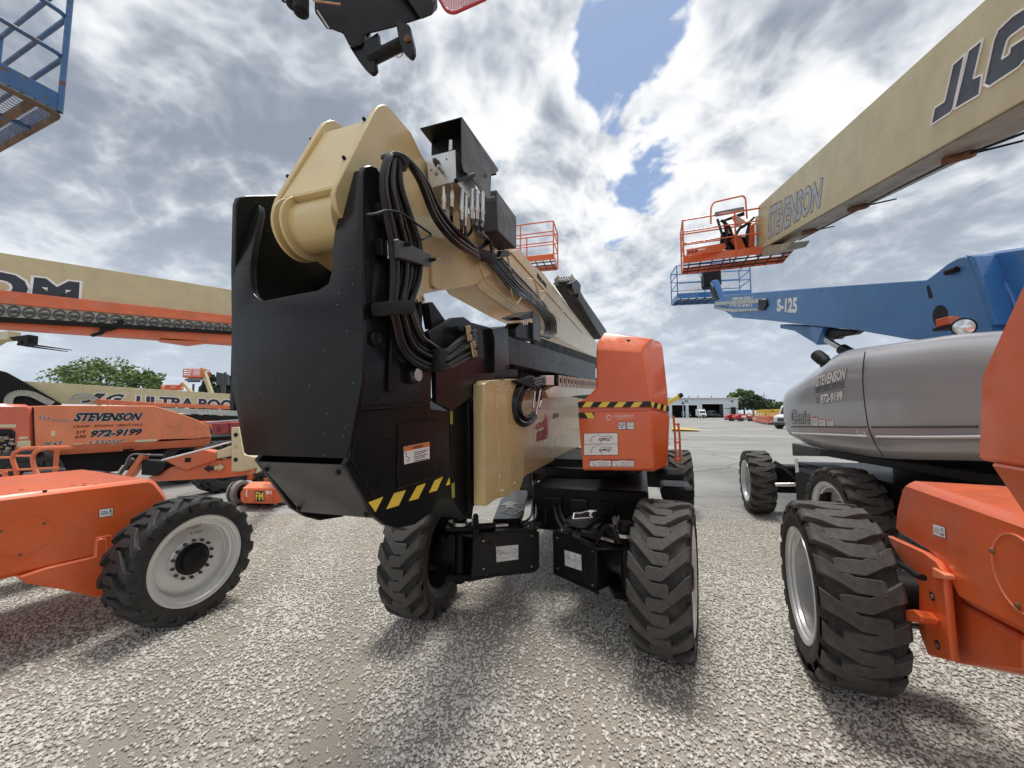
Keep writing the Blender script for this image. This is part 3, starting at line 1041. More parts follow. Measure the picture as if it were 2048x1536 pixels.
# clamp bar
bar = A.side(c1((1098, 917), (1300, 1010), (1296, 1085), (1105, 1030)), HR + 0.035)
MB().prism(bar, A.r * -0.03).build("clamp_bar", "dark_grey", lift, bevel=0.003)
ce = A.side(c1((1098, 917), (1105, 1030)), HR + 0.03)
wce = 0.055
MB().hexa([ce[0], ce[1], ce[1] - A.r * wce, ce[0] - A.r * wce], [p + A.l * 0.02 - A.l * 0.026 for p in (ce[0], ce[1], ce[1] - A.r * wce, ce[0] - A.r * wce)]).build("clamp_block", "white_print", lift, bevel=0.002)
for q in c1((1140, 950), (1290, 1045)):
    bolt(lift, A.side([q], HR + 0.035)[0], A.r, 0.009, 0.03)
sheet("clamp_bracket", A.side(c1((945, 920), (1000, 935), (1010, 1035), (950, 1020)), rS), A.r * 0.035, "black_plain", lift, 0.003)
MB().tube(fillet(A.side(y1((-40, 960), (90, 945), (200, 900), (380, 920), (800, 1215), (670, 1275)), HR + 0.05), 0.03), 0.005, 8).build("hose_guard", "black_plain", lift)
# brass end clamps and their bracket
for a, b in (((1195, 570), (1215, 722)), ((1240, 728), (1270, 885))):
    pa, pb = A.side(z8(a, b), HR + 0.02)
    MB().cyl(pa, pb, 0.021, 20).build("hose_clamp", "brass", lift, bevel=0.002)
    bolt(lift, (pa + pb) / 2 + A.r * 0.02, A.r, 0.008, 0.014)
sheet("clamp_plate", A.side(z8((1080, 572), (1330, 568), (1360, 915), (1235, 905), (1170, 640), (1082, 615)), rS + 0.03), A.r * 0.012, "black_plain", lift, 0.002)
# rear bracket of the upright
sheet("rear_bracket", A.side(z8((740, 640), (910, 545), (1010, 492), (1120, 483), (1200, 540), (1440, 602), (1455, 640), (1480, 1050), (1440, 1120)) + c2((1400, 560), (1300, 505), (1290, 200)), rS - 0.03), A.r * 0.03, "black_paint", lift, 0.004)
sheet("gusset", A.side(z8((718, 350), (762, 335), (912, 540), (880, 562), (765, 612)), rS - 0.10), A.r * 0.05, "black_plain", lift, 0.003)
# --- black telescopic beam
sheet("beam", A.side(z8((1620, 672)) + c4((700, 690), (700, 812)) + z8((1625, 965)), rS + 0.03), A.r * -0.20, "black_plain", lift, 0.006)
MB().tube(A.side(z8((1622, 822)) + c4((380, 662), (700, 746)), rS + 0.031), 0.004, 5).build("beam_seam", "dark_grey", lift)
sheet("beam_collar", A.side(z8((1450, 598), (1590, 575), (1618, 590), (1632, 1002), (1482, 1052), (1480, 700)), rS + 0.045), A.r * -0.24, "black_paint", lift, 0.004)
for q in z8((1600, 590), (1612, 985)):
    bolt(lift, A.side([q], rS + 0.045)[0], A.r, 0.008, 0.01)
sheet("beam_underframe", A.side(c2((1690, 300), (1830, 300), (1830, 350), (1690, 352)), rS - 0.02), A.r * -0.15, "black_plain", lift)
# sensor box standing on the beam
sheet("sensor_box", A.side(c4((150, 385), (240, 385), (290, 420), (285, 520), (115, 490), (115, 430)), rS + 0.05), A.r * -0.12, "black_plain", lift, 0.004)
sheet("sensor_shield", A.side(c4((235, 300), (290, 345), (295, 525), (240, 505)), rS + 0.075), A.r * 0.006, "dark_grey", lift, 0.002)
sheet("sensor_roof", A.side(c4((125, 345), (235, 300), (290, 345), (170, 365)), rS + 0.075), A.r * -0.14, "black_plain", lift, 0.002)
for k in range(3):
    plate("sensor_label", A.side(c4((165 + 14 * k, 355), (172 + 14 * k, 354), (172 + 14 * k, 400), (165 + 14 * k, 402)), rS + 0.052), "white_print", lift)

# --- hoses that run on along the boom
for i in range(7):
    t = i / 6
    pts = [(120 + 200 * t, 470 - 50 * t), (300 + 200 * t, 690 - 80 * t), (480 + 200 * t, 900 - 100 * t), (780 + 130 * t, 1080 - 30 * t), (930 + 160 * t, 1290), (962 + 150 * t, 1440), (930 + 170 * t, 1530), (860 + 150 * t, 1540 + 50 * t)]
    MB().tube(spline(A.side(y2(*pts), rB + 0.03 + 0.006 * (i % 2)), 5), 0.0115, 8).build("hydraulic_hose", "hose", lift)
sl = A.side(y2((-60, 330), (-10, 350), (80, 385), (180, 420)), rB + 0.07)
MB().tube(sl, [0.028, 0.036, 0.042, 0.04], 20).build("hose_sleeve", "hose_sleeve", lift)
for k in range(2):
    MB().tube(A.side(y2((190 + 25 * k, 430 + 5 * k), (160 + 20 * k, 380 - 30 * k), (170, 280 - 60 * k), (130, 120)), rB + 0.075), 0.010, 8).build("hydraulic_hose", "hose", lift)
sheet("hose_tray", A.side(y2((190, 410), (330, 400), (370, 380), (330, 300), (240, 310)), rB + 0.02), A.r * 0.05, "black_plain", lift, 0.004)

# --- valve bracket and manifold on the boom head
rV = rB + 0.24
PV = A.side(c1((1487, 165)), rV)[0]
lV = PV.dot(A.l)
wV = min(0.30, max(0.14, width_to(PV, 440 + 1230 / 3.073)))
outer = c1((1487, 165), (1712, 488), (1706, 505), (1668, 520), (1660, 668), (1652, 680), (1600, 620), (1545, 530), (1500, 500), (1488, 440))
hole = c1((1582, 458), (1602, 480), (1640, 500), (1643, 530), (1635, 545), (1610, 530), (1590, 500))
vp = A.side(outer[:2] + outer[2:3] + hole[3:] + hole[:4] + outer[2:3] + outer[3:], rV)
sheet("valve_bracket", A.side(outer[:3], rV) + A.side([hole[2]] + hole[1::-1] + hole[:2:-1] + [hole[2]], rV) + A.side(outer[2:], rV), A.r * -0.006, "dark_grey", lift, 0.0)
lfar = A.side(c1((1700, 480)), rV)[0].dot(A.l)
MB().hexa([PV, PV - A.r * wV, PV - A.r * wV - UP * 0.006, PV - UP * 0.006],
          [q + A.l * (lfar - lV) for q in (PV, PV - A.r * wV, PV - A.r * wV - UP * 0.006, PV - UP * 0.006)]).build("bracket_top", "black_plain", lift)
sheet("bracket_back", [PV - A.r * 0.004 + A.l * 0.12, PV - A.r * wV + A.l * 0.12, PV - A.r * wV + A.l * 0.12 - UP * 0.25, PV - A.r * 0.004 + A.l * 0.12 - UP * 0.25], A.l * 0.006, "black_plain", lift)
mf = A.end(c1((1285, 606), (1450, 560), (1447, 366), (1266, 411)), lV + 0.02)
sheet("manifold_block", mf, A.l * 0.27, "alloy_block", lift, 0.002)
for q, rd, hh in (((1335, 452), 0.015, 0.035), ((1330, 510), 0.011, 0.012), ((1368, 500), 0.0105, 0.05)):
    p = A.end(c1(q), lV + 0.02)[0]
    MB().lathe([(rd * 1.25, 0.002), (rd * 1.25, -0.006), (rd, -0.006), (rd, -hh * 0.7), (rd * 0.75, -hh), (0, -hh)], origin=p, axis=A.l, n=6 if rd > 0.013 else 14).build("valve_cartridge", "dark_grey" if rd > 0.013 else "steel", lift)
for q in c1((1300, 492), (1392, 425)):
    bolt(lift, A.end([q], lV + 0.02)[0], -A.l, 0.004, 0.004)
pa = A.end(c1((1420, 380)), lV + 0.04)[0]
MB().cyl(pa, pa + UP * 0.06, 0.014, 14).build("valve_stem", "steel", lift)
# fittings and short hoses under the block
for (fx, fy, dl, ex, ey) in ((1375, 655, 0.04, 1380, 860), (1425, 640, 0.07, 1445, 900), (1485, 720, 0.1, 1480, 930), (1510, 760, 0.13, 1500, 900), (1548, 715, 0.15, 1500, 930), (1580, 720, 0.17, 1640, 920), (1612, 730, 0.2, 1655, 930)):
    p = A.end(c1((fx, fy)), lV + dl)[0]
    MB().lathe([(0.013, 0.10), (0.013, 0.0), (0.016, -0.002), (0.016, -0.025), (0.0125, -0.03), (0.0125, -0.075), (0.009, -0.08)], origin=p, axis=UP, n=12).build("hose_fitting", "steel", lift)
    q = A.side(c1((ex, ey)), rB + 0.06)[0]
    q2_ = A.side(c1((1570, 1000)), rB + 0.06)[0]
    MB().tube(spline([p - UP * 0.07, p - UP * 0.14, q, q2_], 5), 0.0095, 8).build("hydraulic_hose", "hose", lift)
for a, b in (((1450, 558), (1540, 525)), ((1580, 690), (1665, 668))):
    pa, pb = A.side(c1(a, b), rV - 0.02)
    MB().cyl(pa, pb + A.r * 0.02, 0.012, 12).build("bracket_bolt", "black_plain", lift)
# electric box behind
bxp = A.side(c1((1700, 612), (1822, 782), (1822, 972), (1708, 862)), rV - 0.05)
sheet("control_box", bxp, A.r * -0.16, "dark_grey", lift, 0.004)
for q in c1((1722, 770), (1808, 795)):
    bolt(lift, A.side([q], rV - 0.05)[0], A.r, 0.006, 0.006, "steel")

# --- lower tan boom with its flange plates and coil of spare hose
rT = rS - 0.02
sheet("lower_boom", A.side(c4((30, 792), (320, 870), (572, 935), (660, 957), (660, 1250), (582, 1292), (165, 1518), (20, 1560)), rT), A.r * -0.5, "tan", lift, 0.006)
sheet("flange_plate", A.side(c2((1625, 395), (1650, 372), (1720, 366), (1742, 378), (1745, 420), (1790, 760), (1790, 1075), (1700, 1100), (1640, 1145), (1630, 1140)), rT + 0.10), A.r * -0.075, "tan", lift, 0.004)
sheet("flange_plate", A.side(c2((1742, 372), (1760, 362), (1830, 362), (1850, 385), (1868, 700), (1868, 965), (1840, 1052), (1785, 1050)), rT + 0.05), A.r * -0.045, "tan", lift, 0.004)
MB().tube(A.side(c2((1690, 378), (1705, 700), (1720, 1060)), rT + 0.102), 0.006, 6).build("flange_edge", "tan", lift)
for q in c2((1702, 432), (1785, 432), (1730, 1050), (1805, 1003), (1700, 540), (1715, 960)):
    bolt(lift, A.side([q], rT + 0.10)[0], A.r, 0.007, 0.012, "steel")
# black sheets added to darken the see-through gap between the booms
sheet("dark_gap_sheet", A.side(c4((-40, 690), (705, 790), (705, 985), (572, 950), (320, 885), (-40, 800)), rT - 0.2), A.r * -0.05, "black_matt", lift, 0.0)
sheet("dark_gap_sheet", A.side(c4((250, 480), (705, 640), (705, 720), (250, 590)), rT - 0.1), A.r * -0.05, "black_matt", lift, 0.0)
# black mast guides between upright and boom
sheet("mast_guide", A.side(c2((1412, 560), (1625, 425), (1642, 1140), (1560, 1140), (1548, 1225), (1500, 1215), (1430, 1100)), rT - 0.04), A.r * -0.3, "black_plain", lift, 0.003)
sheet("mast_rail", A.side(c2((1525, 480), (1560, 465), (1565, 1140), (1540, 1180)), rT - 0.01), A.r * -0.03, "black_paint", lift, 0.003)
for pts in (((1410, 560), (1428, 545), (1428, 638), (1412, 642)), ((1420, 1010), (1438, 995), (1440, 1090), (1424, 1095))):
    plate("wear_pad", A.side(c2(*pts), rT - 0.035), mat("wear_green", (0.30, 0.34, 0.06), 0.6) if "wear_green" not in M else "wear_green", lift)
for k in range(6):
    cxk, cyk = 195 + 3 * k, 960 + 4 * (k % 3)
    rx, ry = 105 - 9 * k, 178 - 14 * k
    loop = [(cxk + rx * math.cos(a) - 18 * math.sin(a), cyk + ry * math.sin(a)) for a in [2 * math.pi * j / 24 + 0.7 for j in range(22)]]
    MB().tube(spline(A.side(c4(*loop), rT + 0.05 + 0.012 * (k % 3)), 2), 0.014, 8).build("hose_coil", "hose", lift)
for k in range(3):
    MB().tube(spline(A.side(c4((190 + 20 * k, 840 + 15 * k), (230 + 15 * k, 805 + 18 * k), (290, 790 + 20 * k), (350, 788 + 20 * k)), rT + 0.075), 5), 0.013, 8).build("hydraulic_hose", "hose", lift)
MB().prism(A.side(c4((120, 810), (240, 775), (265, 850), (255, 870), (150, 830)), rT + 0.1), A.r * -0.05).build("hose_strap", "velcro", lift, bevel=0.006)
for a, b in (((255, 890), (240, 1010)), ((295, 880), (262, 1060)), ((300, 960), (285, 1010))):
    pa, pb = A.side(c4(a, b), rT + 0.11)
    MB().cyl(pa, pb, 0.012, 10).build("hose_fitting", "steel", lift)
sheet("connector_block", A.side(c4((342, 772), (395, 772), (395, 842), (345, 842)), rT + 0.10), A.r * -0.07, "white_print", lift, 0.003)
# copper coloured cable chain lying under the beam
mat("chain_copper", (0.40, 0.20, 0.11), 0.4, metal=0.6, var=0.2)
n_ch = 15
top = A.side(c4((430, 768), (705, 806)), rT + 0.09)
bot = A.side(c4((430, 846), (705, 868)), rT + 0.09)
for k in range(n_ch):
    s0, s1 = k / n_ch, (k + 0.82) / n_ch
    pts = [top[0].lerp(top[1], s0), top[0].lerp(top[1], s1), bot[0].lerp(bot[1], s1), bot[0].lerp(bot[1], s0)]
    c0 = sum(pts, Vector()) / 4
    inner = [c0.lerp(p, 0.45) for p in pts]
    mm = MB()
    ring = []
    for i in range(4):
        j = (i + 1) % 4
        mm.prism([pts[i], pts[j], inner[j], inner[i]], A.r * -0.008)
    mm.build("chain_link", "chain_copper", lift, flat=True)
sheet("chain_backing", [p - A.r * 0.03 for p in (top[0], top[1], bot[1], bot[0])], A.r * -0.04, "black_matt", lift, 0.0)
sheet("chain_tray", A.side(c4((330, 880), (420, 845), (705, 868), (705, 905), (420, 935), (350, 935)), rT + 0.06), A.r * -0.1, "tan", lift, 0.003)
# red boom logo
lettering("Quik", A.side(c4((258, 1175), (345, 1140), (345, 1075), (262, 1130)), rT), "red_print", lift, shear=0.2, bold=0.05, outline=0.04, omat="maroon_print")
lettering("Stik", A.side(c4((270, 1255), (346, 1230), (345, 1150), (262, 1190)), rT), "red_print", lift, shear=0.2, bold=0.05, outline=0.04, omat="maroon_print")
plate("logo_flash", A.side(c4((312, 1140), (333, 1055), (348, 1080), (350, 1225), (322, 1160)), rT), "red_print", lift, lift=0.001)
plate("hazard_sticker", A.side(c4((388, 1088), (430, 1072), (425, 1045), (388, 1052)), rT), "maroon_print", lift)

# --- energy chain on top of the boom
rC = rB + 0.03
mat("chain_steel", (0.42, 0.41, 0.36), 0.45, metal=0.7, var=0.3, scale=20, dust=0.2)
nl = 26
ca, cb = A.side(y2((1350, 690), (1790, 1560)), rC)
dirc = (cb - ca)
for k in range(nl):
    f0, f1 = (k / nl) ** 1.6, ((k + 0.80) / nl) ** 1.6
    for off in (0.0, -0.24):
        a, b = ca + dirc * f0 + A.r * off, ca + dirc * f1 + A.r * off
        mm = MB()
        hgt = UP * 0.055
        mm.prism([a - hgt, b - hgt, b - hgt * 0.3, b + hgt * 0.3, b + hgt, a + hgt, a + hgt * 0.3, a - hgt * 0.3], A.r * -0.012)
        mm.prism([a.lerp(b, 0.3) - hgt * 0.4, a.lerp(b, 0.7) - hgt * 0.4, a.lerp(b, 0.7) + hgt * 0.4, a.lerp(b, 0.3) + hgt * 0.4], A.r * 0.003)
        mm.build("chain_link", "chain_steel", lift, flat=True)
    if k % 3 == 0:
        a = ca + dirc * f0
        MB().box(a - A.r * 0.12 - UP * 0.05, A.r * 0.12, A.l * 0.012, UP * 0.006).build("chain_rung", "chain_steel", lift)
for j in range(4):
    MB().tube([ca - A.r * (0.06 + 0.045 * j) + UP * 0.01, ca + dirc * 0.5 - A.r * (0.06 + 0.045 * j), cb - A.r * (0.06 + 0.045 * j)], 0.014, 8).build("chain_hose", "hose", lift)
bed = [ca - UP * 0.065 + A.r * 0.0, ca - UP * 0.065 - A.r * 0.34, cb - UP * 0.065 - A.r * 0.34, cb - UP * 0.065]
MB().prism(bed, UP * -0.012).build("chain_bed", "black_matt", lift)
MB().box(ca - A.r * 0.12 - UP * 0.02 - A.l * 0.01, A.r * 0.125, A.l * 0.006, UP * 0.012).build("chain_end_bar", "white_paint", lift)
sheet("chain_head_plate", A.side(y2((1300, 690), (1335, 640), (1400, 730), (1400, 800), (1310, 790)), rC + 0.005), A.r * 0.008, "chain_steel", lift, 0.0)
sheet("chain_head_plate", [p - A.r * 0.25 for p in A.side(y2((1300, 690), (1335, 640), (1400, 730), (1400, 800), (1310, 790)), rC + 0.005)], A.r * 0.008, "chain_steel", lift, 0.0)
sheet("chain_box", A.side(y2((1345, 780), (1420, 725), (1475, 800), (1470, 925), (1400, 935), (1350, 850)), rC + 0.1), A.r * -0.09, "black_plain", lift, 0.003)
sheet("chain_channel", A.side(y2((1440, 930), (1480, 930), (1850, 1470), (1850, 1560), (1780, 1560), (1430, 990)), rC + 0.09), A.r * -0.03, "black_plain", lift, 0.003)

# --- orange hood of the middle lift
lH = A.l.dot(atY(1163, 940, 3.2))


def hood_ring(fl, fc, fr_, back=0.0, cham=0.22, deep=1.7):
    a, b = A.end([fl, fc], lH + back)
    c = A.end([fr_], lH + back + cham)[0]
    d = c + A.l * (deep - cham)
    e = a + A.l * deep
    return [a, b, c, Vector((d.x, d.y, c.z)), Vector((e.x, e.y, a.z))]


y4p = lambda x, y: y4((x, y))[0]
c4p = lambda x, y: c4((x, y))[0]
lowr = [hood_ring(y4p(228, 1372), y4p(1440, 1388), y4p(1650, 1318), 0.03), hood_ring(y4p(216, 1345), y4p(1440, 1360), y4p(1665, 1290), 0.0),
        hood_ring(y4p(140, 420), y4p(1400, 385), y4p(1702, 465), 0.0), hood_ring(y4p(132, 378), y4p(1398, 345), y4p(1698, 425), 0.012)]
hood = MB().loft(lowr).build("hood_lower", "orange_new", lift, bevel=0.012, seg=3)
groove = [hood_ring(y4p(150, 385), y4p(1390, 350), y4p(1685, 430), 0.02), hood_ring(y4p(150, 300), y4p(1385, 285), y4p(1680, 360), 0.02)]
MB().loft(groove).build("hood_groove", "orange_new", lift)
upr = [hood_ring(y4p(138, 312), y4p(1390, 298), y4p(1690, 375), 0.0), hood_ring(y4p(132, 200), y4p(1370, 188), y4p(1680, 270), 0.0),
       hood_ring(y4p(270, 145), y4p(1362, 140), y4p(1675, 225), 0.0), hood_ring(c4p(703, 862), c4p(1085, 860), c4p(1225, 890), 0.012), hood_ring(c4p(704, 580), c4p(1030, 602), c4p(1190, 562), 0.05),
       hood_ring(c4p(712, 530), c4p(1055, 560), c4p(1185, 545), 0.09), hood_ring(c4p(760, 456), c4p(1118, 502), c4p(1150, 515), 0.17, 0.2, 1.5)]
MB().loft(upr).build("hood_upper", "orange_new", lift, bevel=0.016, seg=3)
bolt(lift, A.end([c4p(940, 512)], lH + 0.135)[0], (A.l * -0.6 + UP * 0.8).normalized(), 0.014, 0.008, "black_plain", "roof_plug")
# stripes round the hood
LB = lH - 0.0
plate("hazard_band", A.end(y4((133, 205), (1368, 192), (1388, 292), (140, 300)), LB), "black_print", lift, lift=0.0012, th=0.0006)
for a, b, c, d in ((275, 410, 345, 205), (553, 690, 615, 475), (828, 968, 888, 748), (1105, 1243, 1165, 1025)):
    plate("hazard_stripe", A.end(y4((a, 203), (b, 201), (c, 293), (d, 295)), LB), "yellow_print", lift, lift=0.002, th=0.0006)
ch0 = A.end([y4p(1385, 298)], lH)[0]
ch1 = A.end([y4p(1690, 375)], lH + 0.22)[0]
nch = (ch1 - ch0).cross(UP).normalized()
chp = lambda pts: [hit(x, y, ch0, nch) for x, y in pts]
plate("hazard_band", chp(y4((1372, 192), (1678, 272), (1688, 368), (1392, 292))), "black_print", lift, lift=0.003, th=0.0006)
for a, b, c, d in ((1372, 1440, 1412, 1392), (1495, 1545, 1525, 1475), (1600, 1640, 1625, 1580)):
    ya = lambda x: 192 + (x - 1372) * 0.262
    plate("hazard_stripe", chp(y4((a, ya(a) + 4), (b, ya(b) + 4), (c, ya(c) + 98), (d, ya(d) + 98))), "yellow_print", lift, lift=0.0038, th=0.0006)
plate("hazard_band", A.end(y4((140, 392), (410, 388), (425, 480), (165, 486)), LB), "black_print", lift, lift=0.0012, th=0.0006)
plate("hazard_stripe", A.end(y4((245, 390), (375, 388), (425, 480), (310, 483)), LB), "yellow_print", lift, lift=0.002, th=0.0006)
mat("pale_print", (0.90, 0.74, 0.66), 0.5)
lettering("CLEARSKY", A.end(y4((752, 466), (1090, 462), (1092, 420), (755, 424)), LB), "pale_print", lift, bold=0.014, spacing=1.1)
lettering("SMART FLEET", A.end(y4((795, 497), (1062, 494), (1062, 476), (795, 479)), LB), "pale_print", lift, bold=0.006, spacing=1.25)
hx = [(668 + 52 * math.cos(a), 470 + 52 * math.sin(a)) for a in [math.pi / 3 * k for k in range(6)]]
hi = [(668 + 34 * math.cos(a), 470 + 34 * math.sin(a)) for a in [math.pi / 3 * k for k in range(6)]]
mm = MB()
for k in range(6):
    j = (k + 1) % 6
    if k == 0:
        continue
    pts = A.end(y4(hx[k], hx[j], hi[j], hi[k]), LB)
    mm.prism([p - A.l * 0.002 for p in pts], A.l * -0.0008)
mm.build("hexagon_mark", "pale_print", lift, flat=True)


def sticker(fr, which, at, quad, parent, border="black_print", face="white_print", name="sticker", b=0.06, lift0=0.0015):
    q = q4(fr, which, quad, at)
    plate(name, q, border, parent, lift=lift0, th=0.0005)
    c0 = sum(q, Vector()) / 4
    w, h = (q[1] - q[0]).length, (q[3] - q[0]).length
    k = b * min(w, h)
    qi = [bil(q, k / w, k / h), bil(q, 1 - k / w, k / h), bil(q, 1 - k / w, 1 - k / h), bil(q, k / w, 1 - k / h)]
    plate(name, qi, face, parent, lift=lift0 + 0.0008, th=0.0005)
    return qi


def marks(q, polys, parent, mt="black_print", rad=0.0012, up=0.004, name="sticker_drawing"):
    n = normal_to_cam(q)
    m = MB()
    for pl_ in polys:
        m.tube([bil(q, s, t) + n * up for s, t in pl_], rad, 4)
    return m.build(name, mt, parent, flat=True)


def blobs(q, spots, parent, mt="black_print", up=0.0035, name="sticker_drawing"):
    """little filled polygons (s, t, ds, dt)"""
    n = normal_to_cam(q)
    m = MB()
    for s, t, ds, dt in spots:
        m.prism([bil(q, s, t) + n * up, bil(q, s + ds, t) + n * up, bil(q, s + ds, t + dt) + n * up, bil(q, s, t + dt) + n * up], n * 0.0005)
    return m.build(name, mt, parent, flat=True)


arc = lambda cx, cy, r, a0, a1, n=8, asp=1.0: [(cx + r * math.cos(R(a0 + (a1 - a0) * k / n)), cy + asp * r * math.sin(R(a0 + (a1 - a0) * k / n))) for k in range(n + 1)]
q = sticker(A, "e", LB, y4((232, 1118), (828, 1112), (818, 728), (232, 735)), lift, b=0.02)
blobs(q, [(0.0, 0.49, 1.0, 0.018)], lift)
for oy in (0.55, 0.06):
    marks(q, [[(0.45, oy + 0.2), (0.8, oy + 0.22), (0.84, oy + 0.3), (0.5, oy + 0.3)], arc(0.5, oy + 0.14, 0.03, 0, 360, asp=1.4), arc(0.73, oy + 0.14, 0.03, 0, 360, asp=1.4),
              [(0.15, oy + 0.12), (0.2, oy + 0.1), (0.26, oy + 0.3), (0.36, oy + 0.32)], [(0.8, oy + 0.22), (0.84, oy + 0.14)], [(0.45, oy + 0.2), (0.46, oy + 0.12), (0.78, oy + 0.13)]], lift, rad=0.0016)
    blobs(q, [(0.5, oy, 0.04, 0.03), (0.22, oy + 0.05, 0.02, 0.03), (0.42, oy + 0.36, 0.03, 0.03), (0.56, oy + 0.16, 0.1, 0.04)], lift)
for x0, x1 in ((330, 706), (716, 1094)):
    q = sticker(A, "e", LB, y4((x0, 1312), (x1, 1312), (x1, 1182), (x0, 1186)), lift, border="maroon_print", b=0.06)
    blobs(q, [(0.0, 0.86, 1.0, 0.14)], lift, "red_print")
    blobs(q, [(0.34, 0.90, 0.3, 0.06)], lift, "white_print", up=0.0045)
    blobs(q, [(0.38, 0.62, 0.5, 0.06), (0.38, 0.45, 0.55, 0.05), (0.38, 0.28, 0.5, 0.05), (0.38, 0.12, 0.54, 0.05)], lift, "grey_print")
    marks(q, [[(0.08, 0.7), (0.26, 0.25), (0.14, 0.15), (0.28, 0.15)]], lift)
for x0, x1 in ((818, 955), (962, 1098)):
    q = sticker(A, "e", LB, y4((x0, 676), (x1, 676), (x1, 544), (x0, 546)), lift, b=0.06)
    if x0 < 900:
        blobs(q, [(0.46, 0.3, 0.08, 0.35), (0.36, 0.18, 0.28, 0.12)], lift)
        marks(q, [arc(0.5, 0.65, rr, a, b) for rr in (0.2, 0.34) for a, b in ((-45, 45), (135, 225))], lift, rad=0.002)
    else:
        marks(q, [[(0.15, 0.15), (0.15, 0.6)] + arc(0.5, 0.55, 0.35, 180, 0) + [(0.85, 0.15)], arc(0.5, 0.4, 0.16, 180, 0), [(0.3, 0.2), (0.3, 0.45)], [(0.5, 0.4), (0.6, 0.5)]], lift, "grey_print", rad=0.0016)

# --- chassis with swing-out axle arms
def vplane(p, q, z=0.36):
    a, b = atZ(p[0], p[1], z), atZ(q[0], q[1], z)
    n = (b - a).cross(UP).normalized()
    return a, (n if n.dot(CP - a) > 0 else -n)


y3p = lambda x, y: y3((x, y))[0]
a0, an = vplane(y3p(420, 1060), y3p(1050, 975))
af = lambda *pts: [hit(x, y, a0, an) for x, y in y3(*pts)]
sheet("axle_arm", af((420, 650), (620, 610), (1000, 575), (1050, 590), (1058, 965), (1020, 990), (560, 1030), (400, 1070)), -an * 0.30, "black_paint", lift, 0.008)
MB().tube(af((390, 1075), (620, 1030), (1020, 985), (1055, 950), (1052, 600)), 0.012, 8).build("arm_rim", "black_plain", lift)
MB().tube(af((390, 640), (640, 612), (1050, 570)), 0.012, 8).build("arm_rim", "black_plain", lift)
zla = af((620, 612))[0].z
top = [hit(x, y, Vector((0, 0, zla)), UP) for x, y in y3((180, 600), (410, 640), (630, 605), (1050, 565), (1100, 510), (1010, 490), (640, 530), (470, 520), (200, 560))]
sheet("arm_top_plate", top, UP * -0.02, "black_paint", lift, 0.004)
q = [hit(x, y, a0, an) for x, y in y3((645, 900), (862, 870), (862, 725), (640, 745))]


def crinkled(q, parent):
    n = normal_to_cam(q)
    pts = []
    for (s0, t0), (s1, t1), k in (((0, 0), (1, 0), 9), ((1, 0), (1, 1), 7), ((1, 1), (0, 1), 9), ((0, 1), (0, 0), 7)):
        for i in range(2 * k):
            f = i / (2 * k)
            s, t = s0 + (s1 - s0) * f, t0 + (t1 - t0) * f
            d = 0.03 if i % 2 else 0.0
            pts.append(bil(q, s + (0.5 - s) * d * 2, t + (0.5 - t) * d * 2))
    plate("axle_sticker", pts, mat("sticker_pale", (0.66, 0.68, 0.66), 0.6, var=0.15, scale=20) if "sticker_pale" not in M else "sticker_pale", parent, lift=0.003)
    marks(q, [arc(0.18, 0.62, 0.13, 0, 360, 12), [(0.1, 0.7), (0.26, 0.52)], [(0.31, 0.58), (0.5, 0.42), (0.66, 0.58)], [(0.6, 0.85), (0.64, 0.8), (0.7, 0.9)]], parent, up=0.006, rad=0.0013)
    marks(q, [arc(0.8, 0.62, 0.14, 0, 360, 12), arc(0.8, 0.62, 0.07, 0, 360, 8), [(0.1, 0.25), (0.3, 0.3), (0.5, 0.2), (0.7, 0.28), (0.9, 0.2)]], parent, "grey_print", up=0.006, rad=0.0012)


crinkled(q, lift)
for s in ((590, 712), (905, 690), (590, 918), (905, 890)):
    bolt(lift, af(s)[0], an, 0.012, 0.006, "black_plain")
b0, bn = vplane(y3p(1215, 1000), y3p(1625, 1190))
bf = lambda *pts: [hit(x, y, b0, bn) for x, y in y3(*pts)]
sheet("axle_arm", bf((1205, 610), (1300, 590), (1625, 735), (1628, 1185), (1600, 1190), (1215, 1000)), -bn * 0.30, "black_paint", lift, 0.008)
MB().tube(bf((1208, 600), (1215, 1005), (1600, 1180), (1640, 1200)), 0.012, 8).build("arm_rim", "black_plain", lift)
MB().tube(bf((1210, 600), (1320, 620), (1640, 755)), 0.014, 8).build("arm_rim", "black_plain", lift)
crinkled([hit(x, y, b0, bn) for x, y in y3((1318, 930), (1485, 985), (1478, 825), (1312, 775))], lift)
for s in ((1280, 720), (1510, 815), (1285, 930), (1520, 1025)):
    bolt(lift, bf(s)[0], bn, 0.012, 0.006, "black_plain")
zra = bf((1625, 740))[0].z
top = [hit(x, y, Vector((0, 0, zra)), UP) for x, y in y3((1200, 600), (1310, 540), (1500, 560), (1700, 600), (1900, 720), (1900, 760), (1630, 760), (1320, 625))]
sheet("arm_top_plate", top, UP * -0.02, "black_paint", lift, 0.004)
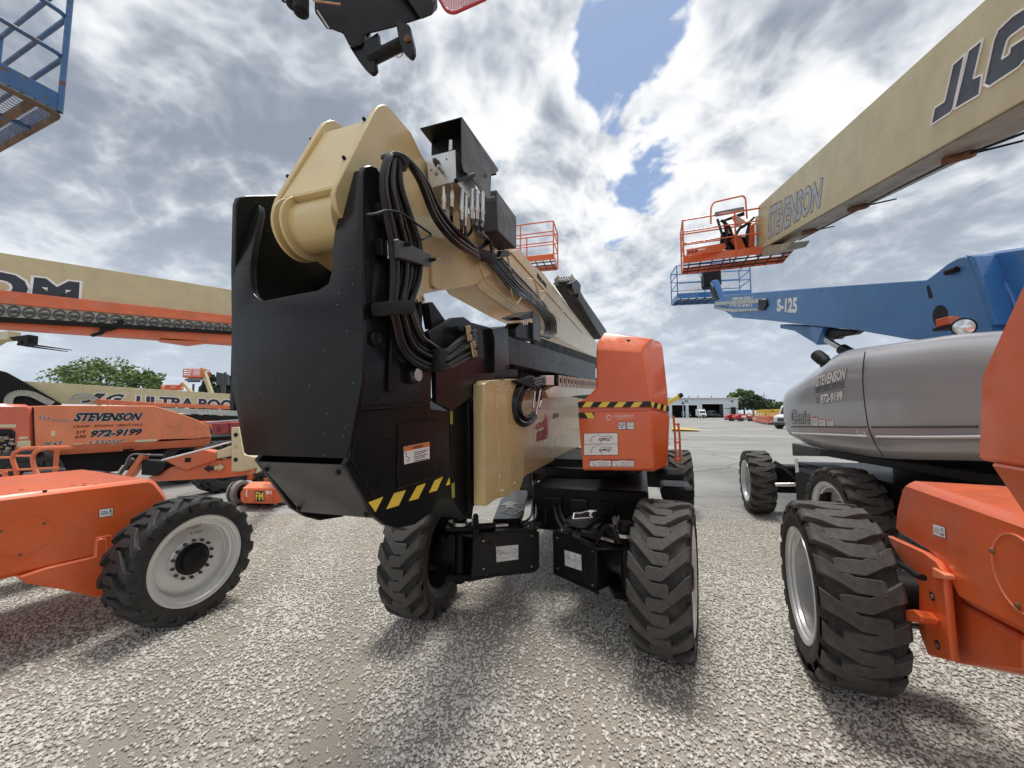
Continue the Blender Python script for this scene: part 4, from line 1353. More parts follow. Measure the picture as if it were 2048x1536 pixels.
# steering knuckles at both arm ends
for c in (Vector((-0.736, 3.477, 0)) + Fr(15).r * 0.30, Vector((1.147, 2.953, 0)) - Fr(28).r * 0.29):
    mm = MB()
    mm.cyl(Vector((c.x, c.y, 0.28)), Vector((c.x, c.y, 0.82)), 0.045, 20)
    mm.build("kingpin", "black_plain", lift, bevel=0.004)
    MB().cyl(Vector((c.x, c.y, 0.80)), Vector((c.x, c.y, 0.87)), 0.065, 20).build("kingpin_cap", "black_plain", lift, bevel=0.01)
    MB().lathe([(0.0, 0), (0.10, 0), (0.10, 0.025), (0, 0.025)], origin=(c.x, c.y, 0.77), axis=UP, n=28).build("knuckle_ring", "steel", lift)
    for zz in (0.34, 0.74):
        MB().box(Vector((c.x, c.y + 0.06, zz)), Vector((0.12, 0, 0)), Vector((0, 0.14, 0)), UP * 0.025).build("knuckle_yoke", "black_plain", lift, bevel=0.012)
MB().tube(fillet(bf((1620, 720), (1700, 545), (1780, 545), (1850, 720)), 0.06), 0.016, 8).build("tie_down_ring", "black_plain", lift)
MB().tube(fillet(af((430, 620), (435, 440), (455, 440), (470, 610)), 0.02), 0.014, 8).build("tie_down_ring", "black_plain", lift)
for (s, dd) in (((955, 545), 3.2), ((1290, 580), 3.2)):
    c = atZ(*y3p(*s), zla + 0.02)
    MB().cyl(c - UP * 0.03, c + UP * 0.02, 0.014, 10).build("grease_nipple", "steel", lift)
# sloping arm boxes with the drive direction arrows
WA, WBc = Vector((-0.736, 3.477, 0.53)), Vector((1.147, 2.953, 0.53))
zt = max(zla, zra) + 0.05
tp = lambda z, *pts: [hit(x, y, Vector((0, 0, z)), UP) for x, y in y3(*pts)]
la = tp(zt, (612, 480), (880, 470), (912, 400), (950, 200), (790, 190), (690, 285))
sheet("arm_box", la, UP * -0.06, "black_paint", lift, 0.006)
ra = tp(zt, (1312, 490), (1430, 560), (1520, 560), (2050, 190), (1850, 120), (1500, 330))
sheet("arm_box", ra, UP * -0.07, "black_paint", lift, 0.006)


def outline_poly(pts, frac, parent, mt, name):
    c0 = sum(pts, Vector()) / len(pts)
    m = MB()
    n = len(pts)
    for i in range(n):
        j = (i + 1) % n
        m.tube([pts[i] + UP * 0.002, pts[j] + UP * 0.002], 0.0065, 4)
    m.build(name, mt, parent, flat=True)


plate("drive_arrow", tp(zt, (680, 345), (770, 303), (862, 328), (812, 345), (822, 370), (738, 370), (742, 342)), "white_print", lift, lift=0.002)
outline_poly(tp(zt, (750, 370), (815, 368), (838, 392), (908, 385), (820, 438), (692, 402), (745, 398)), 0.9, lift, "white_print", "drive_arrow")
plate("drive_arrow", tp(zt, (1545, 375), (1706, 362), (1710, 410), (1660, 395), (1575, 415), (1530, 408), (1555, 392)), "white_print", lift, lift=0.002)
outline_poly(tp(zt, (1405, 425), (1465, 425), (1530, 405), (1580, 425), (1555, 440), (1585, 465), (1395, 480)), 0.9, lift, "white_print", "drive_arrow")
for k in range(2):
    plate("data_sticker", [Vector((p.x, p.y, p.z)) for p in tp(zt + 0.001, (1775 + 40 * k, 475 - 10 * k), (1805 + 40 * k, 445 - 10 * k), (1822 + 30 * k, 530 + 25 * k), (1790 + 32 * k, 545 + 25 * k))], "grey_print", lift)
# chassis frame, turntable
MB().fbox(A, -1.1, 0.05, 3.95, 7.6, 0.52, 0.97).build("chassis_frame", "black_plain", lift, bevel=0.02)
MB().fbox(A, -2.1, 0.6, 7.4, 7.8, 0.4, 0.75).build("rear_axle", "black_plain", lift, bevel=0.02)
MB().lathe([(0.0, 0), (0.72, 0), (0.72, 0.10), (0.66, 0.12), (0.66, 0.2), (0, 0.2)], origin=A.P(-0.8, 5.2, 0.98), axis=UP, n=48).build("slew_ring", "black_plain", lift)
MB().fbox(A, -1.5, 0.0, 4.6, 6.6, 1.06, 1.14).build("turntable", "black_plain", lift, bevel=0.015)
MB().fbox(A, -1.45, -1.08, 5.2, 6.4, 1.14, 2.0).build("turntable_tower", "black_plain", lift, bevel=0.02)
MB().fbox(A, 0.15, 0.40, 3.55, 3.9, 0.98, 1.10).build("turntable_step", "black_plain", lift, bevel=0.02)
c = A.P(0.22, 3.62, 1.16)
MB().lathe([(0.0, 0), (0.11, 0), (0.12, 0.02), (0.12, 0.05), (0.08, 0.08), (0, 0.08)], origin=c, axis=UP, n=28).build("warning_horn", "black_matt", lift)
# side ladder rail of orange tube behind the hood
for k in range(2):
    pts = [atY(x, y, 4.9) for x, y in ((1347 + 9 * k, 832 + 14 * k), (1350 + 9 * k, 870), (1352 + 9 * k, 925))]
    MB().tube(pts, 0.014, 8).build("ladder_rail", "orange", lift)
for y in (848, 884, 918):
    MB().tube([atY(1348, y, 4.9), atY(1359, y + 1, 4.9)], 0.012, 6).build("ladder_rung", "orange", lift)

wheel(lift, WA, 15, -1, Rr=0.53, W=0.35, rim="dark_grey", rimR=0.345, foot=0.3, spin=0.1, flip=-1)
wheel(lift, WBc, 28, 1, Rr=0.53, W=0.38, rim="rim_silver", rimR=0.345, spin=0.06, flip=1)
wheel(lift, A.P(0.62, 7.6, 0.53), 18.5, 1, Rr=0.53, W=0.38, rimR=0.345, n_lug=18, rim="rim_silver")
wheel(lift, A.P(-2.2, 7.6, 0.53), 18.5, -1, Rr=0.53, W=0.38, rimR=0.345, n_lug=18, lugs=False, rim="rim_silver")

# steering cylinders, hoses and fasteners round the axle arms
for (pts, z_) in ((((450, 560), (760, 540)), 0.0), (((1480, 620), (1800, 700)), 0.0)):
    pa_, pb_ = tp(zt - 0.02, *pts)
    MB().cyl(pa_, pa_.lerp(pb_, 0.6), 0.032, 16).build("steering_cylinder", "black_plain", lift, bevel=0.004)
    MB().cyl(pa_.lerp(pb_, 0.6), pb_, 0.016, 12).build("cylinder_rod", "steel", lift)
for k, pts in enumerate((((1000, 300), (960, 480), (700, 560), (330, 640)), ((1040, 320), (1000, 500), (720, 585), (350, 680)), ((1250, 330), (1330, 520), (1560, 640), (1860, 800)), ((1200, 340), (1290, 560), (1540, 690), (1840, 860)))):
    MB().tube(spline([atZ(*y3p(*p), zt + 0.03 - 0.10 * i * (i > 1)) for i, p in enumerate(pts)], 6), 0.011, 8).build("axle_hose", "hose", lift)
for s_ in ((520, 690), (520, 960), (990, 640), (990, 940)):
    bolt(lift, af(s_)[0], an, 0.009, 0.010, "steel")
for s_ in ((1245, 660), (1250, 960), (1590, 790), (1590, 1120)):
    bolt(lift, bf(s_)[0], bn, 0.009, 0.010, "steel")
for k in range(4):
    MB().fbox(A, -0.95 + 0.26 * k, -0.78 + 0.26 * k, 3.90, 3.95, 0.60, 0.86).build("chassis_rib", "black_paint", lift, bevel=0.006)

# ------------------------------------------------------------------ orange lift at the right edge
B = Fr(26)
wc_ = Vector((2.144, 2.667, 0.555))
rW, lW = wc_.dot(B.r), wc_.dot(B.l)
rCh = rW + 0.29
rlift = thing("boom_lift", "weathered orange boom lift cut off by the right edge, long tan boom overhead", "boom lift", B.P(rCh + 0.7, lW - 1.5, 0), B.az)
wheel(rlift, wc_, 24, -1, Rr=0.555, W=0.38, rimR=0.348, nuts=True, deep=0.15, foot=0.5, diag=0.10, spin=0.05, flip=-1, thick=0.082)
wheel(rlift, wc_ + B.r * 2.05, 26, 1, Rr=0.555, W=0.38, rimR=0.348, deep=0.10, n_lug=18)
wheel(rlift, wc_ + B.r * 2.05 - B.l * 3.6, 26, 1, Rr=0.555, W=0.38, rimR=0.348, deep=0.10, lugs=False)
far = 2420
top_y = lambda x: 962 + (x - 1806) * 0.36
body = B.side(c7((955, 272), (935, 300), (905, 420), (893, 560), (1080, 680), (1165, 770), (1250, 945), (1613, 1140)), rCh)
# run the box on, past the picture edge, at constant height
pe_t, pe_b = B.side([(2300, top_y(2300)), (2300, 1110 + 0)], rCh)
zt_, zb_ = body[0].z, body[-1].z
near = [Vector((B.P(rCh, lW - 3.6, 0).x, B.P(rCh, lW - 3.6, 0).y, zb_)), Vector((B.P(rCh, lW - 3.6, 0).x, B.P(rCh, lW - 3.6, 0).y, zt_))]
sheet("chassis_box", body + near, B.r * 1.35, "orange", rlift, 0.035)
rAx = rCh - 0.03
axf = B.side(c7((862, 578), (1060, 668), (1130, 720), (1168, 780), (1215, 1268), (1085, 1235), (1035, 1100), (1035, 850), (890, 640)), rAx)
sheet("axle_plate", axf, B.r * 0.03, "orange", rlift, 0.006)
lowp = B.side(c7((1165, 770), (1250, 945), (1613, 1142), (1613, 1330), (1215, 1272)), rCh + 0.05)
sheet("axle_housing", lowp, B.r * 1.2, "orange", rlift, 0.012)
for pts in (((1005, 1005), (1110, 1000), (1160, 1045), (1150, 1072), (1010, 1060)),):
    sheet("steering_lug", B.side(c7(*pts), rAx), B.r * -0.07, "orange", rlift, 0.006)
sheet("bracket_fin", B.side(c7((1168, 760), (1240, 800), (1245, 825), (1172, 818)), rCh - 0.002), B.r * -0.04, "orange_faded", rlift, 0.004)
for q in c7((1112, 912), (1140, 1178)):
    p = B.side([q], rAx)[0]
    MB().lathe([(0.0, -0.002), (0.022, -0.002), (0.022, 0.004), (0, 0.004)], origin=p, axis=-B.r, n=20).build("plate_hole", "dark_inside", rlift)
    bolt(rlift, p + B.l * -0.008, -B.r, 0.011, 0.010, "steel_rusty")
for q in c7((1215, 915), (1243, 1182), (1450, 663), (1590, 965)):
    bolt(rlift, B.side([q], rCh + (0.045 if q[1] > 860 + 900 / 2.743 and q[0] < 1960 else -0.002))[0], -B.r, 0.012, 0.012, "steel_rusty")
pc = B.side(c7((1590, 790)), rCh)[0]
MB().lathe([(0.0, 0.004), (0.135, 0.004), (0.14, 0.0), (0, 0.0)], origin=pc, axis=-B.r, n=48).build("access_cover", "orange", rlift)
MB().lathe([(0.137, 0.007), (0.143, 0.007), (0.143, 0.0), (0.137, 0.0)], origin=pc, axis=-B.r, n=48, closed=True).build("cover_rim", "orange_faded", rlift)
q = sticker(B, "s", rCh, c7((1118, 575), (1187, 598), (1183, 532), (1116, 512)), rlift, b=0.04)
blobs(q, [(0.08, 0.62, 0.55, 0.06), (0.08, 0.48, 0.5, 0.05), (0.08, 0.3, 0.55, 0.05), (0.72, 0.55, 0.16, 0.3)], rlift, "grey_print")
marks(q, [arc(0.8, 0.26, 0.1, 0, 360, 10)], rlift, up=0.004)
# hydraulic bits between tyre and chassis
MB().tube(spline(B.side(c7((925, 735), (975, 760), (1030, 800), (1060, 810)), rAx - 0.05), 4), 0.016, 8).build("steering_cylinder", "black_plain", rlift)
MB().cyl(wc_ + B.r * 0.12, wc_ + B.r * 0.55, 0.16, 24).build("axle_spindle", "black_plain", rlift)
MB().fbox(B, rW + 0.18, rCh - 0.05, lW - 0.12, lW + 0.12, 0.38, 0.72).build("knuckle", "black_plain", rlift, bevel=0.03)
# counterweight over the chassis
rK = 0.95
kp = B.side([(1961, 750), (2030, 690), (2110, 615), (2300, 560)], rK)
lk = kp[0].dot(B.l)
zk0, zk1 = B.side([(1955, 920)], rK)[0].z, max(p.z for p in kp)
sidek = [B.side([(1955, 920)], rK)[0], B.side([(1961, 750)], rK)[0], B.P(rK, lk - 0.30, kp[0].z + 0.34), B.P(rK, lk - 2.2, kp[0].z + 0.34), B.P(rK, lk - 2.2, zk0)]
sheet("counterweight", sidek, B.r * 2.0, "orange", rlift, 0.012)
d0 = B.side([(1955, 921)], rK)[0]
lo = [B.P(rK, lk - 0.0, zk0 - 0.001), B.P(rK, lk - 2.2, zk0 - 0.001), B.P(rK + 2.0, lk - 2.2, zk0 - 0.001), B.P(rK + 2.0, lk, zk0 - 0.001)]
pk = B.side([(2048, 1030)], rK + 0.04)[0]
lk2, zk2 = pk.dot(B.l), pk.z
l2 = [B.P(rK + 0.04, lk2, zk2), B.P(rK + 0.04, lk - 2.2, zk2), B.P(rK + 1.9, lk - 2.2, zk2), B.P(rK + 1.9, lk2, zk2)]
MB().hexa(lo, l2).build("counterweight_base", "orange", rlift, bevel=0.01)
MB().fbox(B, rK + 0.3, rK + 1.6, lk - 2.6, lk - 0.9, 1.10, zk2 + 0.05).build("turntable", "black_plain", rlift, bevel=0.02)

# long tan boom rising over the yard
bd = ray(1305, 621)
Bb = Fr(math.degrees(math.atan2(bd.x, bd.y)))
rb0, wbb = 2.5, 0.5
edge_t = lambda x: 403 - 0.92 * (x - 1542)
edge_b = lambda x: 502 - 0.567 * (x - 1515)
side_far = Bb.side([(1517, 412), (1513, 503)], rb0)
side_near = Bb.side([(2120, edge_t(2120)), (2120, edge_b(2120))], rb0)
dirb = (side_near[1] - side_far[1])
ext = dirb.normalized() * 1.5
MB().hexa([side_far[0], side_far[1], side_far[1] + Bb.r * wbb, side_far[0] + Bb.r * wbb],
          [side_near[0] + ext, side_near[1] + ext, side_near[1] + ext + Bb.r * wbb, side_near[0] + ext + Bb.r * wbb]).build("boom", "tan_old", rlift, bevel=0.006)
nb = dirb.cross(Bb.r).normalized()
nb = nb if nb.z < 0 else -nb
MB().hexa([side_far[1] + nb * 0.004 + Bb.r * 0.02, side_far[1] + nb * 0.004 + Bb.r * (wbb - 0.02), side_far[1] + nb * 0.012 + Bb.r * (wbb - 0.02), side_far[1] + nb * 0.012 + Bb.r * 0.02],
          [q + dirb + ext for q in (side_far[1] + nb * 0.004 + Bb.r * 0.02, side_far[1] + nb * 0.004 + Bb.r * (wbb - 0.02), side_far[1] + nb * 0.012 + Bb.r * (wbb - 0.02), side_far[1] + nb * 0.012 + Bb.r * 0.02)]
          ).build("boom_underside", "tan_dark", rlift)  # darker, greyer tan with brown blotches along the underside
# tail of the boom down to the turntable, out of the picture
MB().hexa([side_near[0] + ext, side_near[1] + ext, side_near[1] + ext + Bb.r * wbb, side_near[0] + ext + Bb.r * wbb],
          [B.P(rK + 0.5, lk - 2.0, 2.75), B.P(rK + 0.5, lk - 2.0, 2.0), B.P(rK + 1.1, lk - 2.0, 2.0), B.P(rK + 1.1, lk - 2.0, 2.75)]).build("boom_base", "tan_old", rlift, bevel=0.006)
ud = lambda pts: [hit(x, y, side_far[1] + nb * 0.06, nb) for x, y in pts]
MB().tube(ud(z2((380, 1536), (700, 1370), (1000, 1210), (1400, 1010), (1818, 850), (2100, 735))), 0.012, 6).build("boom_cable", "black_plain", rlift)
for (xa, ya, xb, yb) in ((1290, 1035, 1515, 975), (690, 1345, 825, 1312), (395, 1492, 487, 1472)):
    pa, pb = ud(z2((xa, ya), (xb, yb)))
    MB().tube([pa, pa.lerp(pb, 0.1), pa.lerp(pb, 0.85), pb], [0.03, 0.04, 0.04, 0.028], 12).build("cable_anchor", "steel_rusty", rlift, bevel=0.0)
    MB().tube([pb, pb + (pb - pa) * 1.0 + Bb.r * 0.05], 0.01, 6).build("cable_tail", "black_plain", rlift)
sd_ = lambda pts: Bb.side(pts, rb0)
# words on the boom side
lettering("STEVENSON", sd_(z1((1078, 645), (1660, 285), (1678, -20), (1080, 310))), "grey_print", rlift, shear=0.18, bold=0.03, outline=0.035, omat=mat("slate_print", (0.12, 0.13, 0.145), 0.5))
JL = {"J": [(1228, 800), (1252, 690), (1315, 648), (1368, 415), (1448, 345), (1372, 690), (1355, 718)],
      "L": [(1378, 700), (1468, 325), (1562, 250), (1502, 500), (1558, 475), (1540, 605)],
      "G": [(1568, 540), (1630, 260), (1660, 190), (1760, 95), (1850, 40), (1990, -60), (1960, 80), (1850, 150), (1742, 230), (1720, 255), (1685, 375), (1730, 345), (1738, 300), (1830, 240), (1900, 210), (1850, 360), (1790, 430), (1600, 555)]}
for k, pts in JL.items():
    q = sd_(z2(*pts))
    n = normal_to_cam([q[0], q[1], q[2], q[-1]])
    c0 = sum(q, Vector()) / len(q)
    MB().prism([p - Bb.r * 0.003 for p in q], Bb.r * -0.0006).build("lettering", mat("slate_blue_print", (0.052, 0.062, 0.082), 0.5) if "slate_blue_print" not in M else "slate_blue_print", rlift, flat=True)
    m = MB()
    for i in range(len(q)):
        m.tube([q[i] - Bb.r * 0.0034, q[(i + 1) % len(q)] - Bb.r * 0.0034], 0.0095, 4)
    m.build("lettering_outline", "white_print", rlift, flat=True)
lettering("R", sd_(z2((1806, 420), (1822, 410), (1822, 385), (1806, 395))), "black_print", rlift)
# boom nose
MB().prism(sd_(z1((935, 400), (955, 395), (975, 800), (940, 850))), Bb.r * (wbb + 0.02)).build("boom_nose_plate", "tan_old", rlift, bevel=0.005)
sheet("nose_bracket", sd_(z1((960, 780), (1080, 720), (1330, 690), (1290, 760), (1000, 838))), Bb.r * 0.3, "tan_dark", rlift, 0.005)
MB().tube(spline([ud(z1((1310, 720)))[0], ud(z1((1345, 760)))[0], ud(z1((1365, 715)))[0], ud(z1((1380, 690)))[0]], 4), 0.012, 6).build("hose_loop", "hose", rlift)


# generic work platform: posts, three rails, toe boards, mesh-like floor bars
def cage(parent, o, ex, ey, w, d, h, mt, floor_mt, tube=0.019, toe=0.15, floor_bars=9, gate=True, name_prefix=""):
    """o = lower corner, ex/ey unit directions (width, depth)"""
    C = lambda s, t, z: o + ex * (s * w) + ey * (t * d) + UP * z
    for s, t in ((0, 0), (1, 0), (1, 1), (0, 1), (0.5, 0), (0.5, 1)):
        MB().cyl(C(s, t, 0), C(s, t, h), tube, 8).build("post", mt, parent)
    for z in (h, h * 0.72, h * 0.44):
        pts = fillet([C(0.5, 0, z), C(1, 0, z), C(1, 1, z), C(0, 1, z), C(0, 0, z), C(0.5, 0, z)], 0.08)
        MB().tube(pts, tube * (1.0 if z == h else 0.85), 8).build("rail", mt, parent)
    for a, b in (((0, 0), (1, 0)), ((1, 0), (1, 1)), ((1, 1), (0, 1)), ((0, 1), (0, 0))):
        p, q_ = C(*a, -0.04), C(*b, -0.04)
        nn = (q_ - p).cross(UP).normalized() * 0.006
        MB().hexa([p - nn, q_ - nn, q_ + nn, p + nn], [x + UP * (toe + 0.04) for x in (p - nn, q_ - nn, q_ + nn, p + nn)]).build("toe_board", mt, parent, bevel=0.003)
    for i in range(floor_bars):
        s = (i + 0.5) / floor_bars
        MB().box(C(s, 0.5, -0.02), ex * 0.012, ey * d / 2, UP * 0.018).build("floor_bar", floor_mt, parent)
    for t in (0.2, 0.5, 0.8):
        MB().box(C(0.5, t, -0.03), ex * w / 2, ey * 0.02, UP * 0.012).build("floor_bearer", floor_mt, parent)


po = Bb.P(0.0, 0, 0)
corner = atY(1368, 524, 9.55)
cage(rlift, corner, Bb.r, Bb.l, 2.35, 0.85, 1.1, "orange", "black_plain", tube=0.021)
pm_ = lambda pts, Y: [atY(x, y, Y) for x, y in pts]
Yp = 9.2
MB().tube(fillet(pm_(z1((448, 480), (450, 300), (480, 245), (800, 172), (828, 200), (845, 420)), Yp), 0.12), 0.021, 8).build("console_guard", "orange", rlift)
MB().hexa(pm_(z1((490, 405), (815, 345), (815, 290), (488, 352)), Yp + 0.05), pm_(z1((490, 405), (815, 345), (815, 290), (488, 352)), Yp + 0.3)).build("control_console", "grey_box", rlift, bevel=0.02)
MB().hexa(pm_(z1((500, 470), (620, 450), (820, 390), (815, 345), (490, 405), (500, 470))[:4], Yp + 0.1), pm_(z1((500, 470), (620, 450), (820, 390), (815, 345))[:4], Yp + 0.3)).build("console_underside", "black_plain", rlift)
MB().hexa(pm_(z1((740, 525), (830, 450), (720, 380), (665, 400)), Yp), pm_(z1((740, 525), (830, 450), (720, 380), (665, 400)), Yp + 0.15)).build("sun_cover", mat("cardboard", (0.55, 0.36, 0.26), 0.7), rlift, bevel=0.01)
for pts, rad in ((((520, 430), (560, 560), (600, 680), (660, 760)), 0.03), (((560, 440), (650, 520), (690, 640), (720, 730)), 0.035), (((600, 460), (620, 600), (610, 740)), 0.04), (((920, 410), (820, 500), (760, 540), (700, 650)), 0.035), (((880, 480), (850, 600), (860, 760)), 0.05)):
    MB().tube(spline(pm_(z1(*pts), Yp + 0.12), 4), rad, 8).build("control_hose", "hose", rlift)
sheet("jib_link", pm_(z1((680, 640), (780, 625), (850, 770), (840, 815), (800, 800)), Yp), Vector((0, 0.12, 0)), "orange", rlift, 0.01)
MB().hexa(pm_(z1((860, 740), (930, 740), (930, 470), (880, 490)), Yp), pm_(z1((860, 740), (930, 740), (930, 470), (880, 490)), Yp + 0.2)).build("slew_motor", "orange", rlift, bevel=0.02)
MB().hexa(pm_(z1((540, 760), (860, 780), (870, 640), (560, 560)), Yp + 0.15), pm_(z1((540, 760), (860, 780), (870, 640), (560, 560)), Yp + 0.4)).build("rotator_block", "black_plain", rlift, bevel=0.03)
sheet("toe_panel", pm_(z1((180, 760), (600, 690), (615, 740), (560, 785), (185, 830)), Yp + 0.02), Vector((0, 0.015, 0)), "orange", rlift, 0.003)
for k in range(3):
    plate("hazard_stripe", pm_(z1((190 + 38 * k, 812 - 6 * k), (212 + 38 * k, 808 - 6 * k), (232 + 38 * k, 775 - 6 * k), (210 + 38 * k, 779 - 6 * k)), Yp + 0.02), "maroon_print", rlift)
plate("name_sticker", pm_(z1((305, 775), (385, 762), (385, 748), (305, 760)), Yp + 0.02), "pale_print", rlift)

# ------------------------------------------------------------------ blue lift with grey hood
G = Fr(10)
blift = thing("boom_lift", "blue boom lift with rounded grey hood and black chassis, on the right", "boom lift", G.P(4.2, 4.4, 0), G.az)
r0 = 3.0
c8p = lambda x, y: c8((x, y))[0]
# hood: stations along the side, top and bottom read from the photo
tops = [(737, 900), (744, 840), (760, 806), (830, 752), (900, 700), (940, 678), (985, 632), (1060, 603), (1150, 588), (1250, 574), (1420, 549), (1560, 528), (1700, 511), (1850, 500), (2048, 488)]
bots = [(737, 960), (745, 1030), (762, 1085), (800, 1118), (870, 1135), (920, 1145), (985, 1155), (1060, 1167), (1150, 1182), (1250, 1190), (1420, 1196), (1560, 1198), (1700, 1199), (1850, 1203), (2048, 1208)]
rings = []
K = 14
for i, (tp_, bt_) in enumerate(zip(tops, bots)):
    pt_, pb_ = G.side([c8p(*tp_)], r0 + 0.07)[0], G.side([c8p(*bt_)], r0 + 0.07)[0]
    l_ = pt_.dot(G.l)
    rg = []
    nose = 0.05 * max(0.0, 1 - i / 3.0) ** 2
    for k in range(K + 1):
        s = k / K
        rg.append(G.P(r0 + nose + 0.13 * abs(2 * s - 1) ** 7.0, l_, pb_.z + (pt_.z - pb_.z) * s))
    rg.append(G.P(r0 + 1.5, l_, pt_.z))
    rg.append(G.P(r0 + 1.5, l_, pb_.z))
    rings.append(rg)
last = rings[-1]
zt0, zb0 = last[-2].z, last[-1].z
rings.append([p - G.l * 0.9 for p in last])
MB().loft(rings).build("hood", "grey_hood", blift, bevel=0.0, smooth=50)
for pts in (((1178, 612), (1165, 720), (1172, 860), (1195, 1020), (1230, 1110), (1275, 1180)),):
    MB().tube(spline(G.side(c8(*pts), r0 - 0.001), 4), 0.006, 6).build("hood_seam", "dark_grey", blift)
for pts in (((780, 1058), (980, 1066), (1190, 1076)), ((1240, 1078), (1500, 1080), (1792, 1078), (2048, 1076))):
    p = spline(G.side(c8(*pts), r0 - 0.004), 4)
    MB().tube(p, 0.013, 6).build("hood_stripe", "white_paint", blift)
for pts in (((775, 1022), (980, 1022), (1185, 1024)), ((1215, 1024), (1500, 1022), (1795, 1020))):
    MB().tube(spline(G.side(c8(*pts), r0 - 0.002), 4), 0.010, 6).build("hood_crease", "dark_grey", blift)
# words on the hood
lettering("STEVENSON", G.side(y6((372, 690), (672, 605), (682, 480), (380, 575)), r0 - 0.002), "white_print", blift, shear=0.12, bold=0.05, outline=0.035, omat="black_print")
lettering("CRANE - RIGGING - HEAVY HAUL", G.side(y6((362, 738), (662, 668), (662, 642), (365, 702)), r0 - 0.002), "black_print", blift, bold=0.01)
for y in (690, 742):
    MB().tube(G.side(y6((360, y + 5), (662, y - 58)), r0 - 0.002), 0.003, 4).build("rule_line", "black_print", blift)
lettering("972-9199", G.side(y6((415, 860), (642, 822), (646, 722), (418, 762)), r0 - 0.002), "white_print", blift, bold=0.05, outline=0.035, omat="black_print")
lettering("219\n630", G.side(y6((375, 858), (403, 852), (403, 790), (376, 795)), r0 - 0.002), "black_print", blift)
mat("grey_relief", (0.30, 0.30, 0.31), 0.25, coat=0.6)
lettering("Genie", G.side(y6((112, 1058), (305, 1060), (305, 925), (112, 920)), r0 - 0.001), "grey_relief", blift, bold=0.02, outline=0.03, omat="dark_grey")
for x0, x1, y0_, y1_ in ((325, 392, 1088, 982), (390, 470, 1090, 1003), (478, 552, 1090, 1018)):
    q = sticker(G, "s", r0 - 0.002, y6((x0 + 12, y0_), (x1, y0_), (x1 - 12, y1_), (x0, y1_)), blift, border="white_print", b=0.02)
    blobs(q, [(0.05, 0.82, 0.9, 0.14)], blift, "red_print")
    blobs(q, [(0.1, 0.6, 0.75, 0.06), (0.1, 0.45, 0.8, 0.05), (0.1, 0.28, 0.6, 0.06)], blift, "grey_print")
lettering("PL334", G.side(y6((780, 1172), (880, 1182), (882, 1135), (780, 1128)), r0 - 0.001), "white_print", blift, bold=0.01)
# boom
rb_ = 3.95
bp_ = G.side(c8((395, 302), (900, 262), (1510, 220), (1545, 195), (1630, 128), (1680, 100), (1725, 90), (1745, 103), (1785, 200), (1825, 330), (1862, 470), (1870, 560), (1420, 545), (1120, 492), (900, 470), (640, 440), (450, 425)), rb_)
sheet("boom", bp_, G.r * 0.72, "blue_side", blift, 0.012)
# bright painted rear of the boom
rp0 = G.side(c8((1725, 86), (1748, 100), (1788, 200), (1828, 330), (1865, 470)), rb_ - 0.004)
mm = MB()
rear = [rp0[0] + G.l * 0.02] + rp0
back = [p - G.l * d + G.r * 0.0 for p, d in zip(rp0, (0.02, 0.05, 0.05, 0.05, 0.05))]
mm.loft([[a, b, b + G.r * 0.78, a + G.r * 0.78] for a, b in zip(rp0, back)])
mm.build("boom_rear_cover", "blue", blift, bevel=0.015, seg=3)
rdr = G.P(rb_ + 0.76, 0, 0)
pA = G.side([(1965, 505)], rb_)[0]
riser = G.side(c8((1740, 92), (1900, 60), (2048, 38), (2300, 10), (2300, 520), (2048, 508), (1870, 500), (1835, 340), (1790, 200)), rb_ + 0.18)
sheet("riser_cover", riser, G.r * 0.6, "blue", blift, 0.025)
for pts in (((1850, 120), (1872, 240), (1898, 360), (1900, 480)), ((1860, 118), (1960, 260), (2010, 380), (2020, 440))):
    MB().tube(spline(G.side(c8(*pts), rb_ + 0.178), 5), 0.02, 8).build("riser_rib", "blue", blift)
pc = G.side([c8p(1822, 135)], rb_ + 0.18)[0]
MB().lathe([(0.0, 0.0), (0.05, 0.0), (0.05, 0.01), (0.07, 0.012), (0.07, 0)], origin=pc, axis=-G.r, n=24).build("lifting_eye", "dark_inside", blift)
pc = G.side([y7((645, 985))[0]], rb_)[0]
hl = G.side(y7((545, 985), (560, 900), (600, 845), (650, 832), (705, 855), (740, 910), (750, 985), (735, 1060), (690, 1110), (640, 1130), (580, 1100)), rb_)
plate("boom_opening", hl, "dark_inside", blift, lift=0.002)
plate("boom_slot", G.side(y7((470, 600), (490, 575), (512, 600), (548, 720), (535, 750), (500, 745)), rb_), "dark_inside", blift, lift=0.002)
p = G.side(y7((720, 420), (860, 370)), rb_ - 0.03)
MB().cyl(p[0], p[1], 0.03, 16).build("boom_pin", "black_plain", blift, bevel=0.004)
# work lights on the hood
p = G.side(y7((735, 1050)), rb_ - 0.35)[0]
MB().box(p, G.l * 0.075, G.r * 0.05, UP * 0.045).build("beacon", "plastic_orange", blift, bevel=0.012)
MB().box(p - UP * 0.06, G.l * 0.09, G.r * 0.06, UP * 0.015).build("beacon_base", "black_plain", blift)
p = G.side(y7((945, 1115)), rb_ - 0.40)[0]
ld = (CP - p)
ld.z *= 0.4
ld.normalize()
MB().lathe([(0.0, -0.09), (0.05, -0.08), (0.078, -0.03), (0.085, 0.0), (0.085, 0.012), (0.075, 0.012), (0.072, 0.004), (0.0, 0.002)], origin=p, axis=ld, n=28).build("work_light", "black_plain", blift)
MB().lathe([(0.0, 0.012), (0.04, 0.010), (0.072, 0.005), (0, 0.004)], origin=p, axis=ld, n=28).build("lamp_glass", mat("lamp_lens", (0.75, 0.76, 0.74), 0.12, metal=0.6, var=0.4, scale=30), blift)
